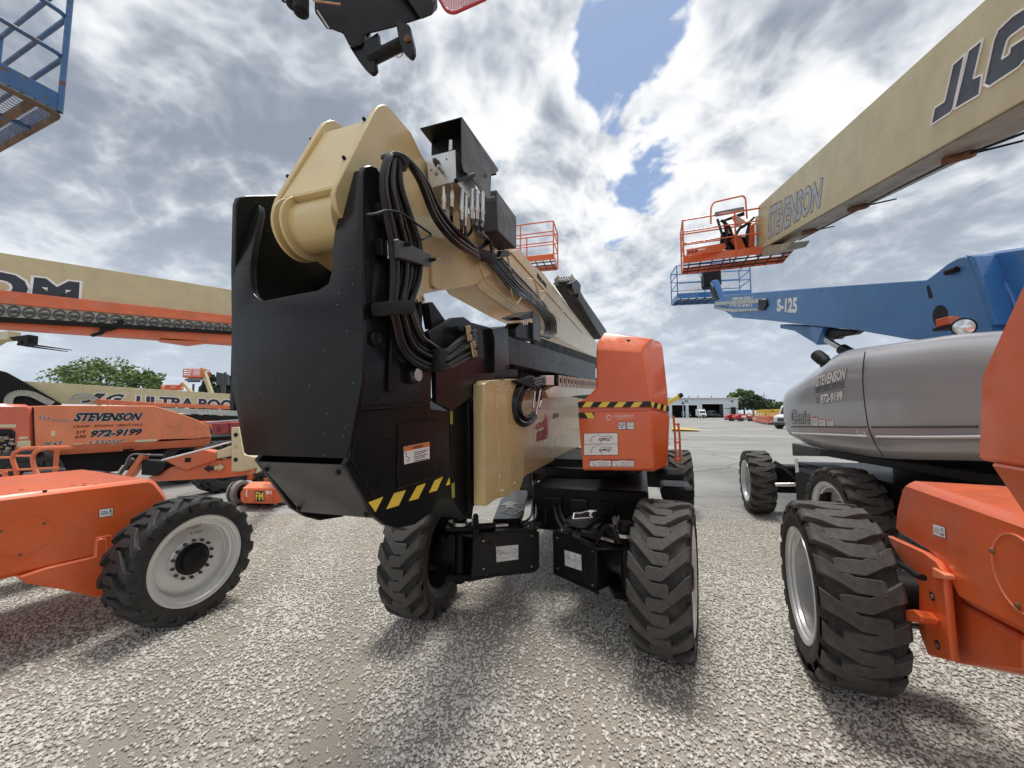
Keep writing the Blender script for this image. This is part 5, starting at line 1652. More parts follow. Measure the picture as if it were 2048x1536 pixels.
# name on the boom
lettering("S-125", G.side(c8((695, 392), (806, 402), (808, 312), (697, 322)), rb_), "white_print", blift, bold=0.05)
lettering("STEVENSON", G.side(z1((655, 1385), (905, 1395), (908, 1270), (690, 1290)), rb_), "white_print", blift, shear=0.1, bold=0.03)
# chassis of the lift cylinder, rod, exhaust
pa, pb, pcx = G.side(y6((478, 205), (640, 300), (800, 395)), rb_ + 0.1)
MB().cyl(pa, pb, 0.045, 20).build("cylinder_rod", "steel", blift)
MB().cyl(pb, pcx, 0.085, 20).build("lift_cylinder", "black_plain", blift)
sheet("cylinder_lug", G.side(y6((300, 60), (445, 75), (375, 258), (330, 225)), rb_ + 0.05), G.r * 0.25, "blue", blift, 0.01)
sheet("cylinder_lug", G.side(y6((0, 45), (310, 65), (335, 228), (140, 110), (0, 85)), rb_ + 0.2), G.r * 0.25, "blue_side", blift, 0.01)
sheet("hose_cluster", G.side(y6((420, 80), (800, 110), (740, 150), (600, 170), (560, 200), (440, 170)), rb_ + 0.12), G.r * 0.12, "black_plain", blift, 0.02)
ep = G.side(y6((380, 360), (430, 400), (470, 440), (480, 520)), r0 + 0.45)
MB().tube(spline(ep, 4), [0.085] * 6 + [0.075] * 7, 14).build("exhaust", "black_matt", blift)
# fly section and jib at the boom tip
sheet("fly_section", G.side(z1((490, 1330), (700, 1275), (1160, 1290), (1150, 1420), (1050, 1440), (690, 1500), (600, 1440), (480, 1410)), rb_ + 0.06), G.r * 0.55, "blue_side", blift, 0.01)
sheet("cable_tray", G.side(z1((485, 1345), (700, 1325), (960, 1302), (1040, 1308), (1045, 1345), (960, 1350), (500, 1375)), rb_ - 0.02), G.r * 0.05, "galvanised", blift, 0.004)
sheet("cable_tray", G.side(z1((485, 1395), (700, 1420), (940, 1405), (980, 1430), (690, 1450), (560, 1430)), rb_ - 0.02), G.r * 0.05, "galvanised", blift, 0.004)
sheet("tray_end", G.side(z1((965, 1310), (1045, 1310), (1060, 1370), (1020, 1430), (970, 1430)), rb_ - 0.04), G.r * 0.04, "black_plain", blift, 0.004)
Yj = 12.3
sheet("jib", [atY(x, y, Yj) for x, y in z1((462, 1100), (530, 1090), (600, 1250), (595, 1310), (540, 1310))], Vector((0.05, 0.25, 0)), "blue", blift, 0.02)
MB().tube([atY(*z1((450, 1180))[0], Yj + 0.1), atY(*z1((520, 1330))[0], Yj + 0.1)], 0.06, 10).build("jib_cylinder", "dark_grey", blift)
cb_ = atY(*z1((85, 1290))[0], 13.2)
cage(blift, cb_, G.r, G.l, 2.35, 0.9, 1.15, "blue", "black_plain", tube=0.02)
MB().box(atY(*z1((445, 1000))[0], 13.1), G.r * 0.35, G.l * 0.12, UP * 0.22).build("control_box", "white_paint", blift, bevel=0.05)
MB().box(atY(*z1((450, 1090))[0], 13.0), G.r * 0.28, G.l * 0.2, UP * 0.3).build("rotator", "black_plain", blift, bevel=0.05)
for k in range(7):
    for x0 in (110, 600):
        if x0 == 600 and k > 5:
            continue
        plate("hazard_stripe", [atY(x, y, 13.12) for x, y in z1((x0 + 33 * k, 1240 - 6 * k + (x0 - 110) * -0.11), (x0 + 18 + 33 * k, 1238 - 6 * k + (x0 - 110) * -0.11), (x0 + 8 + 33 * k, 1210 - 6 * k + (x0 - 110) * -0.11), (x0 - 10 + 33 * k, 1212 - 6 * k + (x0 - 110) * -0.11))], "white_print", blift)
# chassis
MB().fbox(G, 3.35, 4.9, 3.6, 6.9, 0.55, 0.95).build("chassis", "black_plain", blift, bevel=0.03)
MB().lathe([(0.0, 0), (0.75, 0), (0.75, 0.2), (0, 0.2)], origin=G.P(4.25, 4.9, 0.95), axis=UP, n=40).build("slew_ring", "black_plain", blift)
MB().fbox(G, 3.3, 4.6, 3.0, 6.2, 1.13, 1.22).build("turntable_plate", "black_plain", blift, bevel=0.01)
sheet("hood_support", G.side(y6((120, 1260), (415, 1320), (415, 1390), (125, 1390)), r0 + 0.3), G.r * 0.6, "dark_grey", blift, 0.01)
cD, cE_ = Vector((4.30, 6.86, 0.53)), Vector((4.02, 4.72, 0.53))
for cc in (cD, cE_):
    MB().fbox(G, cc.dot(G.r) + 0.2, cc.dot(G.r) + 1.2, cc.dot(G.l) - 0.15, cc.dot(G.l) + 0.15, 0.36, 0.82).build("axle", "black_plain", blift, bevel=0.03)
MB().tube(spline([atY(*c7((240, 175))[0], 6.2), atY(*c7((300, 210))[0], 6.1), atY(*c7((370, 270))[0], 6.0)], 4), 0.03, 8).build("hydraulic_hose", "hose", blift)
MB().tube([atY(*c7((250, 300))[0], 6.2), atY(*c7((450, 298))[0], 5.9)], 0.03, 10).build("steering_rod", "steel", blift)
MB().fbox(G, 3.0, 3.5, 5.55, 6.2, 0.45, 0.95).build("axle_box", "black_plain", blift, bevel=0.04)
q = sticker(G, "s", 2.995, c7((360, 235), (380, 232), (372, 158), (355, 160)), blift, b=0.02)
wheel(blift, cD, 20, -1, Rr=0.53, W=0.36, rimR=0.335, deep=0.13, foot=0.5, diag=0.09, flip=-1)
wheel(blift, cE_, 12, -1, Rr=0.53, W=0.40, rimR=0.335, deep=0.13, foot=0.5, diag=0.09, spin=0.1, flip=-1)
wheel(blift, cD + G.r * 2.0, 10, 1, Rr=0.53, W=0.42, rimR=0.335, lugs=False)
wheel(blift, cE_ + G.r * 2.0, 10, 1, Rr=0.53, W=0.42, rimR=0.335, lugs=False)

# ------------------------------------------------------------------ orange lift at the left edge
L = Fr(25.5)
wl = Vector((-2.773, 3.363, 0.50))
rWl, lWl = wl.dot(L.r), wl.dot(L.l)
rCl = rWl - 0.27
llift = thing("boom_lift", "orange boom lift cut off by the left edge, silver rimmed wheel in front", "boom lift", L.P(rCl - 0.7, lWl - 1.5, 0), L.az)
wheel(llift, wl, 19, 1, Rr=0.50, W=0.34, rimR=0.338, nuts=True, deep=0.07, tread="tread_black", n_lug=18, spin=0.12, foot=0.35, diag=0.15, flip=-1, thick=0.062)
wheel(llift, Vector((-4.7, 4.3, 0.54)), 25.5, -1, Rr=0.54, W=0.38, rimR=0.345, deep=0.1, tread="tread_black")
wheel(llift, wl - L.r * 2.15 - L.l * 3.5, 25.5, -1, Rr=0.50, W=0.36, rimR=0.338, deep=0.1, tread="tread_black", lugs=False)
MB().cyl(wl - L.r * 0.1, wl - L.r * 0.5, 0.15, 24).build("axle_spindle", "black_plain", llift)
bl = L.side(c6((960, 502), (1000, 520), (1078, 618), (1075, 800), (1010, 1005), (620, 1008)), rCl)
zt1, zb1 = bl[0].z, bl[-1].z
nl_ = lWl - 3.4
sheet("chassis_box", bl + [L.P(rCl, nl_, zb1 - 0.0), L.P(rCl, nl_, zt1)], L.r * -1.3, "orange", llift, 0.03)
lw = L.side(c6((690, 880), (630, 886), (612, 905), (606, 1002), (300, 1072), (110, 1135), (170, 1175), (460, 1225), (600, 1262), (700, 1262)), rCl + 0.02)
sheet("axle_plate", L.side(c6((612, 880), (720, 860), (760, 1262), (600, 1262)), rCl + 0.01), L.r * -0.2, "orange", llift, 0.008)
sheet("axle_bracket", lw, L.r * -0.10, "orange", llift, 0.012)
MB().fbox(L, rCl - 1.25, rCl - 0.05, lWl - 0.22, lWl + 0.2, 0.36, zb1 + 0.02).build("axle_housing", "orange", llift, bevel=0.02)
pc = L.side(c6((150, 868)), rCl)[0]
MB().lathe([(0.133, 0.004), (0.139, 0.004), (0.139, 0.0), (0.133, 0.0)], origin=pc, axis=L.r, n=48, closed=True).build("cover_rim", "orange_old", llift)
MB().lathe([(0.0, 0.003), (0.131, 0.003), (0.133, 0.0), (0, 0)], origin=pc, axis=L.r, n=48).build("access_cover", "orange", llift)
for q in c6((282, 788), (128, 988), (5, 840)):
    bolt(llift, L.side([q], rCl)[0], L.r, 0.010, 0.008, "steel_rusty")
q = sticker(L, "s", rCl, c6((632, 755), (724, 740), (724, 688), (632, 700)), llift, b=0.05)
blobs(q, [(0.1, 0.65, 0.5, 0.07), (0.1, 0.48, 0.6, 0.06), (0.1, 0.3, 0.55, 0.07), (0.78, 0.5, 0.12, 0.35)], llift)
marks(q, [arc(0.84, 0.28, 0.1, 0, 360, 10)], llift, up=0.004)
for q in ((880, 785), (1015, 770), (1020, 790), (1155, 773), (255, 840), (540, 850)):
    p = hit(*y5(q)[0], Vector((0, 0, zt1)), UP)
    MB().lathe([(0.0, 0.002), (0.012, 0.002), (0.012, -0.01), (0, -0.01)], origin=p, axis=UP, n=12).build("deck_hole", "dark_inside", llift)
# handwriting chalked on the wheel disc
wd_ = wl + Fr(19).r * (0.34 / 2 - 0.07 - 0.016)
hw_ = lambda pts: [hit(x, y, wd_, Fr(19).r) for x, y in c6(*pts)]
lettering("Torqued", hw_([(1185, 840), (1285, 815), (1283, 793), (1183, 815)]), "steel_rusty", llift, lift=0.004, shear=0.2)
lettering("8-18-08", hw_([(1215, 862), (1290, 846), (1288, 832), (1213, 846)]), "steel_rusty", llift, lift=0.004, shear=0.2)

# ------------------------------------------------------------------ lift with the lettered orange hood, behind it
S = Fr(30)
rH = -11.34
slift = thing("boom_lift", "faded orange boom lift with black lettering on its hood, boom raised above it", "boom lift", S.P(rH - 1.2, 4.8, 0), S.az)
sp = lambda *pts: S.side(c6(*pts), rH)
up_ = sp((212, 70), (218, 38), (400, 33), (985, 37), (1120, 75), (1270, 130), (1340, 172), (1352, 245), (1030, 252), (1000, 266), (225, 302))
sheet("hood", up_, S.r * -1.0, "orange_faded", slift, 0.012)
e_t = sp((225, 302), (1000, 268), (1352, 246))
e_b = [p for p in S.side(c6((222, 362), (1000, 314), (1338, 294)), rH - 0.10)]
mm = MB()
mm.loft([[a, b, b - S.r * 0.8, a - S.r * 0.9] for a, b in zip(e_t, e_b)])
mm.build("hood_skirt", "orange_old", slift, bevel=0.006)
fl_ = sp((-260, 20), (0, 24), (190, 28), (212, 60), (218, 310), (140, 372), (-260, 400))
sheet("hood_front", fl_, S.r * -1.0, mat("orange_pink", (0.66, 0.16, 0.10), 0.4, coat=0.3, var=0.06), slift, 0.05)
plate("hood_seam", sp((204, 45), (216, 50), (222, 300), (214, 308)), "black_plain", slift, lift=0.004)
plate("engine_grille", sp((-200, 182), (75, 186), (100, 205), (92, 320), (70, 352), (-200, 360)), "dark_inside", slift, lift=0.004)
rg_ = random.Random(5)
for k in range(26):
    x, y = rg_.uniform(0, 80), rg_.uniform(215, 340)
    p = sp((x, y))[0]
    MB().box(p + S.r * 0.03, S.l * rg_.uniform(0.015, 0.04), S.r * 0.012, UP * rg_.uniform(0.012, 0.03)).build("engine_fitting", ["brass", "galvanised", "black_plain"][k % 3], slift)
for pts in (((0, 176), (102, 176), (102, 155), (0, 157)), ((105, 305), (195, 300), (195, 258), (110, 262)), ((118, 252), (180, 248), (178, 232), (120, 236))):
    plate("sticker", sp(*pts), "cream", slift, lift=0.003)
# lettering
LQ = lambda bl_, br_, tr_, tl_: sp(bl_, br_, tr_, tl_)
lettering("STEVENSON", LQ((470, 138), (900, 132), (915, 82), (480, 82)), "black_print", slift, shear=0.25, bold=0.045, outline=0.05, omat="grey_print")
lettering("CRANE - RIGGING - HEAVY HAUL", LQ((467, 178), (915, 165), (918, 150), (470, 162)), "maroon_print", slift, shear=0.25, bold=0.02)
lettering("219", LQ((482, 218), (545, 214), (547, 194), (484, 198)), "maroon_print", slift, shear=0.25, bold=0.03)
lettering("630", LQ((478, 247), (549, 243), (551, 222), (480, 226)), "maroon_print", slift, shear=0.25, bold=0.03)
lettering("972-9199", LQ((575, 240), (905, 225), (912, 182), (583, 195)), "black_print", slift, shear=0.25, bold=0.045, outline=0.05, omat="grey_print")
lettering("1350SJP", LQ((565, 292), (795, 280), (803, 252), (572, 260)), "black_print", slift, shear=0.2, bold=0.012, outline=0.03)
lettering("JLG", LQ((248, 302), (398, 292), (410, 262), (268, 268)), "black_print", slift, shear=0.3, bold=0.03, outline=0.035)
lettering("Sky", LQ((236, 136), (330, 140), (335, 98), (242, 100)), "maroon_print", slift, shear=0.4, bold=0.0, outline=0.025)
lettering("POWER", LQ((328, 140), (440, 142), (442, 125), (330, 122)), "maroon_print", slift, bold=0.008, outline=0.03)
lettering("PL6224", LQ((1282, 246), (1340, 243), (1348, 234), (1290, 236)), "black_print", slift, shear=0.25, bold=0.02)
for pts in (((865, 272), (938, 268), (938, 252), (865, 256)), ((940, 268), (1003, 264), (1003, 248), (940, 252)), ((325, 232), (353, 230), (353, 196), (328, 198)), ((468, 286), (525, 283), (525, 277), (468, 280))):
    plate("sticker", sp(*pts), "cream", slift, lift=0.003)
MB().tube(fillet(sp((1040, 240), (1042, 178), (1060, 170), (1250, 165), (1254, 240)), 0.04), 0.006, 5).build("hatch_edge", "orange_old", slift)
plate("hood_latch", S.side(c6((785, 328), (855, 320), (855, 310), (785, 315)), rH - 0.04), "black_plain", slift, lift=0.02)
# chassis and wheels under it
MB().fbox(S, rH - 1.9, rH - 0.35, 0.6, 7.6, 0.45, 1.0).build("chassis", "black_plain", slift, bevel=0.03)
MB().fbox(S, rH - 1.2, rH - 0.28, 4.4, 7.2, 0.55, 0.9).build("chassis_panel", "orange_old", slift, bevel=0.03)
MB().fbox(S, rH - 1.7, rH - 0.4, 3.4, 6.0, 0.98, 1.12).build("turntable", "black_plain", slift, bevel=0.02)
ax_p = atZ(440, 984)
for dr, lg in ((0.0, True), (-2.0, False)):
    cc = Vector((ax_p.x, ax_p.y, 0.55)) + S.r * dr
    wheel(slift, cc, 22, 1 if dr == 0 else -1, Rr=0.55, W=0.42, rimR=0.35, rim="rim_dark", tread="tread_black", lugs=lg, deep=0.12)
cc = atZ(540, 968)
wheel(slift, Vector((cc.x, cc.y, 0.55)), 10, 1, Rr=0.55, W=0.42, rimR=0.35, rim="rim_dark", lugs=True, deep=0.12)
sheet("axle_beam", [atY(x, y, 8.9) for x, y in y8((410, 690), (860, 690), (855, 840), (640, 855), (430, 850))], Vector((-0.05, 0.4, 0)), "orange_old", slift, 0.02)
wheel(slift, S.P(rH - 0.1, 1.7, 0.55), 30, 1, Rr=0.55, W=0.42, rimR=0.35, rim="rim_dark", tread="tread_black", lugs=False)

# raised boom over the hood
def two_end(p, q, r_, s_):
    return p, q, r_, s_


def long_boom(parent, px, Ys, rows, mats, width, names, ext=1.2):
    """box runs between picture columns px[0] and px[1]; rows = [(y at first, y at second)...] edges from top to bottom"""
    p0, p1 = atY(px[0], rows[0][0], Ys[0]), atY(px[1], rows[0][1], Ys[1])
    d = p1 - p0
    d.z = 0
    d.normalize()
    away = Vector((-d.y, d.x, 0))
    pts = [[hit(px[0], a, p0, away), hit(px[1], b, p0, away)] for a, b in rows]      # every face upright
    out = []
    for i in range(len(rows) - 1):
        a, b = pts[i], pts[i + 1]
        e0, e1 = (a[0] - a[1]).normalized() * ext, (a[1] - a[0]).normalized() * ext
        f0, f1 = (b[0] - b[1]).normalized() * ext, (b[1] - b[0]).normalized() * ext
        q_ = [a[0] + e0, a[1] + e1, b[1] + f1, b[0] + f0]
        ins = away * (0.004 * i)
        out.append(MB().prism([p + ins for p in q_], away * width).build(names[i], mats[i], parent, bevel=0.004))
    return pts, away


ptsO, awO = long_boom(slift, (0, 462), (7.6, 10.6), [(505, 579), (580.5, 632)], ["tan_old"], 0.6, ["boom"], ext=2.0)
fO = lambda x, y, off=0.0: hit(x, y, ptsO[0][0] - awO * off, awO)
# orange tray, chain and black rail below the boom
def strip(name, mt, ya, yb, off, th, parent=slift, x0=-150, x1=520, f=fO, aw=awO):
    lin = lambda y, x: y[0] + (y[1] - y[0]) * x / 462.0
    q_ = [f(x0, lin(ya, x0), off), f(x1, lin(ya, x1), off), f(x1, lin(yb, x1), off), f(x0, lin(yb, x0), off)]
    return MB().prism(q_, aw * th).build(name, mt, parent, bevel=0.003)


strip("tray_side", "orange_old", (580, 631), (606, 647), 0.10, 0.7)
strip("chain_backing", mat("chain_plate", (0.50, 0.49, 0.42), 0.5, metal=0.3, var=0.2, scale=10), (606, 647), (634, 663), 0.04, 0.3)
strip("guide_rail", "black_plain", (633, 662), (643, 668), 0.14, 0.2)
strip("tray_floor", "orange_old", (642, 668), (652, 686), 0.02, 0.6)
lin0 = lambda x: (620 + (656 - 620) * x / 462.0)
n_ = 21
xs = [-20 + 500 * (1 - (1 - k / n_) ** 1.35) for k in range(n_ + 1)]
for k in range(n_):
    xa, xb = xs[k], xs[k + 1]
    xm = (xa + xb) / 2
    hh = 11.5 - 4.5 * xm / 462
    ring_o, ring_i = [], []
    for j in range(14):
        a = 2 * math.pi * j / 14
        ring_o.append(fO(xm + (xb - xa) * 0.46 * math.cos(a), lin0(xm) + hh * math.sin(a), 0.075))
        ring_i.append(fO(xm + (xb - xa) * 0.36 * math.cos(a), lin0(xm) + hh * 0.76 * math.sin(a), 0.075))
    m = MB()
    for j in range(14):
        i2 = (j + 1) % 14
        m.prism([ring_o[j], ring_o[i2], ring_i[i2], ring_i[j]], awO * 0.03)
    for s_ in (-0.12, 0.14):
        cpt = fO(xm + (xb - xa) * s_, lin0(xm) + 1, 0.075)
        m.lathe([(0.0, 0), (0.035, 0), (0.035, 0.03), (0, 0.03)], origin=cpt, axis=awO, n=10)
    m.build("chain_link", "dark_grey", slift, flat=True)
# hanging bracket and skid below
sheet("tray_bracket", [fO(x, y, 0.1) for x, y in c5((690, 725), (760, 705), (775, 665), (900, 655), (905, 610), (948, 608), (945, 665), (870, 690), (812, 700), (795, 722), (715, 740))], awO * 0.15, "black_plain", slift, 0.004)
sheet("tray_skid", [fO(x, y, 0.0) for x, y in c5((1240, 765), (1640, 780), (1470, 800))], awO * 0.5, "orange_old", slift, 0.004)
# cut letters on the boom side
mO = [(245, 290), (600, 322)]
q_ = [fO(x, y) for x, y in c5((235, 418), (600, 455), (612, 325), (262, 285))]
lettering("M", [fO(*p) for p in c5((238, 478), (600, 520), (612, 325), (262, 285))], "navy_print", slift, shear=0.0, bold=0.07, outline=0.05)
lettering("O", [fO(*p) for p in c5((-230, 440), (220, 490), (215, 262), (-230, 228))], "navy_print", slift, shear=0.0, bold=0.07, outline=0.05)

# ------------------------------------------------------------------ cage and folded jib lying low between the lifts
jib = thing("lift_jib", "orange folding jib with cream bracket and basket lying low between the lifts", "lift jib", (-4.6, 5.4, 0.0), 0)
J = lambda pts, Y=5.3: [atY(x, y, Y) for x, y in pts]
TH = Vector((-0.02, 0.16, 0))
sheet("jib_arm", J(c6((1000, 522), (1420, 500), (1600, 478), (1600, 440), (1470, 375), (1420, 385), (1360, 380), (1190, 452), (1100, 425), (940, 500))), TH, "orange_old", jib, 0.012)
sheet("jib_link", J(c6((1045, 388), (1190, 450), (1380, 388), (1388, 335), (1300, 318), (1080, 372)), 5.27), TH, "orange_old", jib, 0.01)
sheet("tan_stub", J(c6((1375, 330), (1480, 292), (1480, 358), (1388, 378)), 5.28), TH, "cream", jib, 0.008)
sheet("end_bracket", J(c6((1480, 176), (1530, 172), (1555, 335), (1565, 352), (1632, 366), (1572, 450), (1555, 457), (1480, 457)), 5.2), Vector((0, 0.28, 0)), "cream", jib, 0.006)
for q in c6((1509, 223), (1509, 382)):
    p = J([q], 5.2)[0]
    MB().lathe([(0.0, -0.002), (0.03, -0.002), (0.03, 0.01), (0, 0.01)], origin=p, axis=(0, 1, 0), n=20).build("bracket_hole", "dark_inside", jib)
lettering("23", J(c6((1490, 312), (1522, 308), (1520, 288), (1492, 292)), 5.2), "brass", jib, lift=0.003, shear=0.2)
MB().tube(J(c6((1035, 385), (1250, 330), (1478, 268)), 5.2), 0.012, 6).build("guard_rod", "white_paint", jib)
MB().tube(J(c6((750, 492), (800, 430), (850, 375)), 5.2), 0.025, 10).build("jib_cylinder", "dark_grey", jib)
MB().tube(J(c6((742, 490), (790, 420)), 5.18), 0.014, 8).build("cylinder_rod", "steel", jib)
sheet("jib_lever", J(c6((785, 495), (890, 350), (925, 348), (915, 370), (830, 498)), 5.22), TH * 0.7, "orange_old", jib, 0.008)
MB().tube(spline(J(c6((800, 420), (830, 360), (870, 345), (930, 350), (1040, 352)), 5.17), 4), 0.011, 8).build("hose", "grey_box", jib)
sheet("valve_box", J(c6((905, 385), (1070, 395), (1050, 445), (1000, 488), (900, 480)), 5.25), TH, "black_plain", jib, 0.01)
MB().tube(spline(J(c6((930, 352), (1040, 360), (1030, 350)), 5.2), 4), 0.014, 8).build("hose", "black_plain", jib)
plate("arm_slot", J(c6((1185, 372), (1222, 368), (1222, 395), (1185, 400)), 5.27), "black_plain", jib, lift=0.004)
plate("direction_arrow", J(c6((1306, 438), (1345, 412), (1345, 426), (1374, 423), (1374, 448), (1345, 450), (1345, 464)), 5.29), "black_print", jib, lift=0.012)
plate("direction_arrow", J(c6((1376, 423), (1408, 420), (1408, 405), (1440, 428), (1410, 455), (1408, 442), (1376, 446)), 5.29), "cream", jib, lift=0.012)
# boom stub going away behind
MB().hexa(J(c6((1560, 440), (1640, 470), (1660, 380), (1570, 360)), 5.45), [p + Vector((-0.9, 2.5, 0)) for p in J(c6((1560, 440), (1640, 470), (1660, 380), (1570, 360)), 5.45)]).build("boom_stub", "cream", jib)
# basket tubes
Yk = 5.7
K5 = lambda pts, d=0.0: [atY(x, y, Yk + d) for x, y in y5(*pts)]
for pts, d, rad in (([(190, 860), (200, 600), (150, 480), (165, 400), (260, 345), (480, 332), (860, 326)], 0.0, 0.026), ([(560, 830), (410, 580), (390, 440), (440, 370), (540, 340), (860, 326)], -0.25, 0.026),
                    ([(640, 830), (665, 600), (690, 345)], 0.1, 0.026), ([(90, 860), (70, 700), (50, 600)], -0.1, 0.026)):
    MB().tube(fillet(K5(pts, d), 0.1), rad, 10).build("basket_rail", "orange_old", jib)
for pts, d in (([(-400, 620), (100, 605), (400, 590), (710, 575)], 0.0), ([(-400, 462), (140, 450)], 0.0), ([(200, 432), (420, 432)], -0.1), ([(240, 740), (780, 735)], 0.05), ([(-400, 640), (60, 640), (80, 620)], -0.1)):
    MB().tube(K5(pts, d), 0.016, 8).build("basket_rail", "orange_old", jib)
MB().hexa(K5([(275, 745), (455, 740), (455, 620), (275, 630)], 0.1), K5([(275, 745), (455, 740), (455, 620), (275, 630)], 0.4)).build("control_box", "grey_box", jib, bevel=0.02)
MB().hexa(K5([(330, 740), (770, 715), (800, 570), (430, 600)], 0.25), K5([(330, 740), (770, 715), (800, 570), (430, 600)], 0.6)).build("control_box", "dark_grey", jib, bevel=0.03)
MB().hexa(K5([(300, 820), (470, 815), (460, 745), (300, 748)], 0.12), K5([(300, 820), (470, 815), (460, 745), (300, 748)], 0.3)).build("battery_box", "grey_box", jib, bevel=0.01)
plate("sticker", K5([(330, 810), (455, 805), (455, 780), (330, 784)], 0.1), "white_print", jib)
MB().tube(K5([(510, 560), (540, 480)], 0.1), 0.02, 8).build("joystick", "black_plain", jib)
MB().box(K5([(490, 420)], -0.2)[0], Vector((0.03, 0, 0.01)), Vector((0, 0.02, 0)), UP * 0.04).build("rail_clamp", "black_plain", jib, bevel=0.006)

# ------------------------------------------------------------------ small scissor lift with the yellow letters
Fm = Fr(8)
f0 = atZ(530, 1022)
fm = thing("scissor_lift", "small orange scissor lift base with grey tyres and yellow FM letters", "scissor lift", (f0.x, f0.y + 0.4, 0), 8)
YF = f0.y
FJ = lambda pts, d=0.0: [atY(x, y, YF + d) for x, y in y8(*pts)]
face = FJ([(735, 960), (700, 1010), (700, 1120), (740, 1165), (1150, 1172), (1220, 1160), (1230, 1000), (1160, 960)])
sheet("end_panel", face, Vector((0.05, 0.05, 0)), "orange", fm, 0.01)
MB().hexa(FJ([(735, 962), (1180, 962), (1180, 950), (735, 950)], 0.02), [p + UP * 0.12 for p in FJ([(850, 962), (1120, 962), (1120, 950), (850, 950)], 0.5)]).build("sloping_deck", "orange_faded", fm, bevel=0.005)
MB().hexa(FJ([(740, 1160), (1190, 1160), (1190, 960), (740, 960)], 0.06), FJ([(740, 1160), (1190, 1160), (1190, 960), (740, 960)], 1.6)).build("base_frame", "orange", fm, bevel=0.01)
plate("letter_panel", FJ([(905, 1135), (1038, 1135), (1038, 992), (905, 992)]), "black_print", fm, lift=0.004)
lettering("FM", FJ([(920, 1120), (1028, 1120), (1028, 1005), (920, 1005)]), "yellow_print", fm, bold=0.02, lift=0.007)
for pts in ([(778, 1075), (803, 1075), (803, 975), (778, 975)], [(1062, 1035), (1110, 1035), (1110, 988), (1062, 988)], [(1122, 1035), (1142, 1035), (1142, 992), (1122, 992)]):
    plate("sticker", FJ(pts), "pale_print", fm, lift=0.004)
MB().tube(fillet(FJ([(765, 960), (765, 1120), (830, 1145), (1130, 1150), (1160, 1090), (1165, 960)], -0.01), 0.03), 0.008, 6).build("panel_bead", "orange_old", fm)
MB().cyl(FJ([(1065, 860)], 0.3)[0], FJ([(1065, 815)], 0.3)[0], 0.035, 12).build("beacon", "plastic_orange", fm, bevel=0.008)
for x_, y_ in ((680, 1040), (1295, 1130)):
    c0 = FJ([(x_, y_)], 0.45)[0]
    cc = Vector((c0.x, c0.y, 0.24))
    w_ = wheel(fm, cc, 8, -1 if x_ < 900 else 1, Rr=0.24, W=0.17, rimR=0.14, lugs=False, rim="rim_dark", hub="rim_dark", tread="tread_black")
    for ch in w_.children:
        if ch.name.startswith("tyre"):
            ch.data.materials[0] = M["grey_rubber"]

# ------------------------------------------------------------------ far lift with the long lettered boom and red hood
U = thing("boom_lift", "distant boom lift with long tan lettered boom and black tower, behind the faded hood", "boom lift", (-20, 19, 0), 40)
ptsU, awU = long_boom(U, (48, 466), (18.0, 24.5), [(762, 788), (806, 814)], ["tan_old"], 0.8, ["boom"], ext=4.0)
fU = lambda x, y, off=0.0: hit(x, y, ptsU[0][0] - awU * off, awU)
sheet("tray_side", [fU(x, y, 0.15) for x, y in z6((780, 590), (830, 588), (1300, 618), (2150, 652), (2150, 682), (1300, 655), (900, 635), (820, 625))], awU * 0.4, "orange_old", U, 0.01)
sheet("chain_run", [fU(x, y, 0.12) for x, y in z6((1300, 658), (2150, 690), (2150, 740), (1620, 715), (1310, 680))], awU * 0.3, "galvanised", U, 0.01)
sheet("guide_rail", [fU(x, y, 0.1) for x, y in z6((1500, 715), (2150, 742), (2150, 775), (1700, 775))], awU * 0.3, "black_plain", U, 0.01)
lettering("ULTRA BOOM", [fU(*p) for p in z6((1160, 640), (2080, 700), (2085, 600), (1165, 560))], "navy_print", U, bold=0.05, outline=0.05)
lettering("JLG", [fU(*p) for p in z6((690, 620), (1030, 650), (1070, 548), (750, 535))], "navy_print", U, shear=0.3, bold=0.07, outline=0.05)
sheet("tower_plate", [fU(x, y, 0.3) for x, y in z6((-300, 200), (0, 345), (60, 360), (240, 460), (530, 632), (480, 700), (-300, 700))], awU * 0.3, "black_plain", U, 0.02)
for pts in ([(70, 640), (80, 580), (130, 545), (210, 538), (290, 555), (370, 595), (450, 632)], [(620, 615), (640, 575), (690, 560), (760, 570), (820, 600)]):
    q_ = spline([fU(x, y, 0.5) for x, y in z6(*pts)], 4)
    for k in range(len(q_) - 1):
        a, b = q_[k], q_[k + 1]
        t = (b - a).normalized()
        MB().box((a + b) / 2, t * ((b - a).length * 0.47), awU * 0.12, t.cross(awU).normalized() * 0.13).build("chain_link", "chain_steel", U)
sheet("chassis", [fU(x, y, 0.1) for x, y in ((-60, 850), (480, 868), (480, 905), (-60, 905))], awU * 2.0, "orange_old", U, 0.02)
for x in (60, 400):
    c0 = fU(x, 890, 0.2)
    wheel(U, Vector((c0.x, c0.y, 0.55)), 40, 1, Rr=0.55, W=0.42, rimR=0.35, lugs=False)
MB().box(Vector((-23.0, 18.4, 1.2)), awU * 0.8, Vector((1, 1, 0)) * 0.4, UP * 0.8).build("tower_foot", "black_plain", U)
red = thing("red_lift", "red lift hood showing between the faded orange hood and cream bracket", "lift", (-9.2, 12.5, 0), 20)
RD = lambda pts, Y=11.6: [atY(x, y, Y) for x, y in y8(*pts)]
sheet("hood", RD([(290, 45), (540, 30), (690, 25), (760, 60), (760, 260), (300, 262)]), Vector((0.3, 1.2, 0)), "red_paint", red, 0.03)
for k in range(5):
    MB().tube(RD([(370, 95 + 16 * k), (420, 93 + 16 * k)], 11.58), 0.008, 4).build("vent_slot", "maroon_print", red)
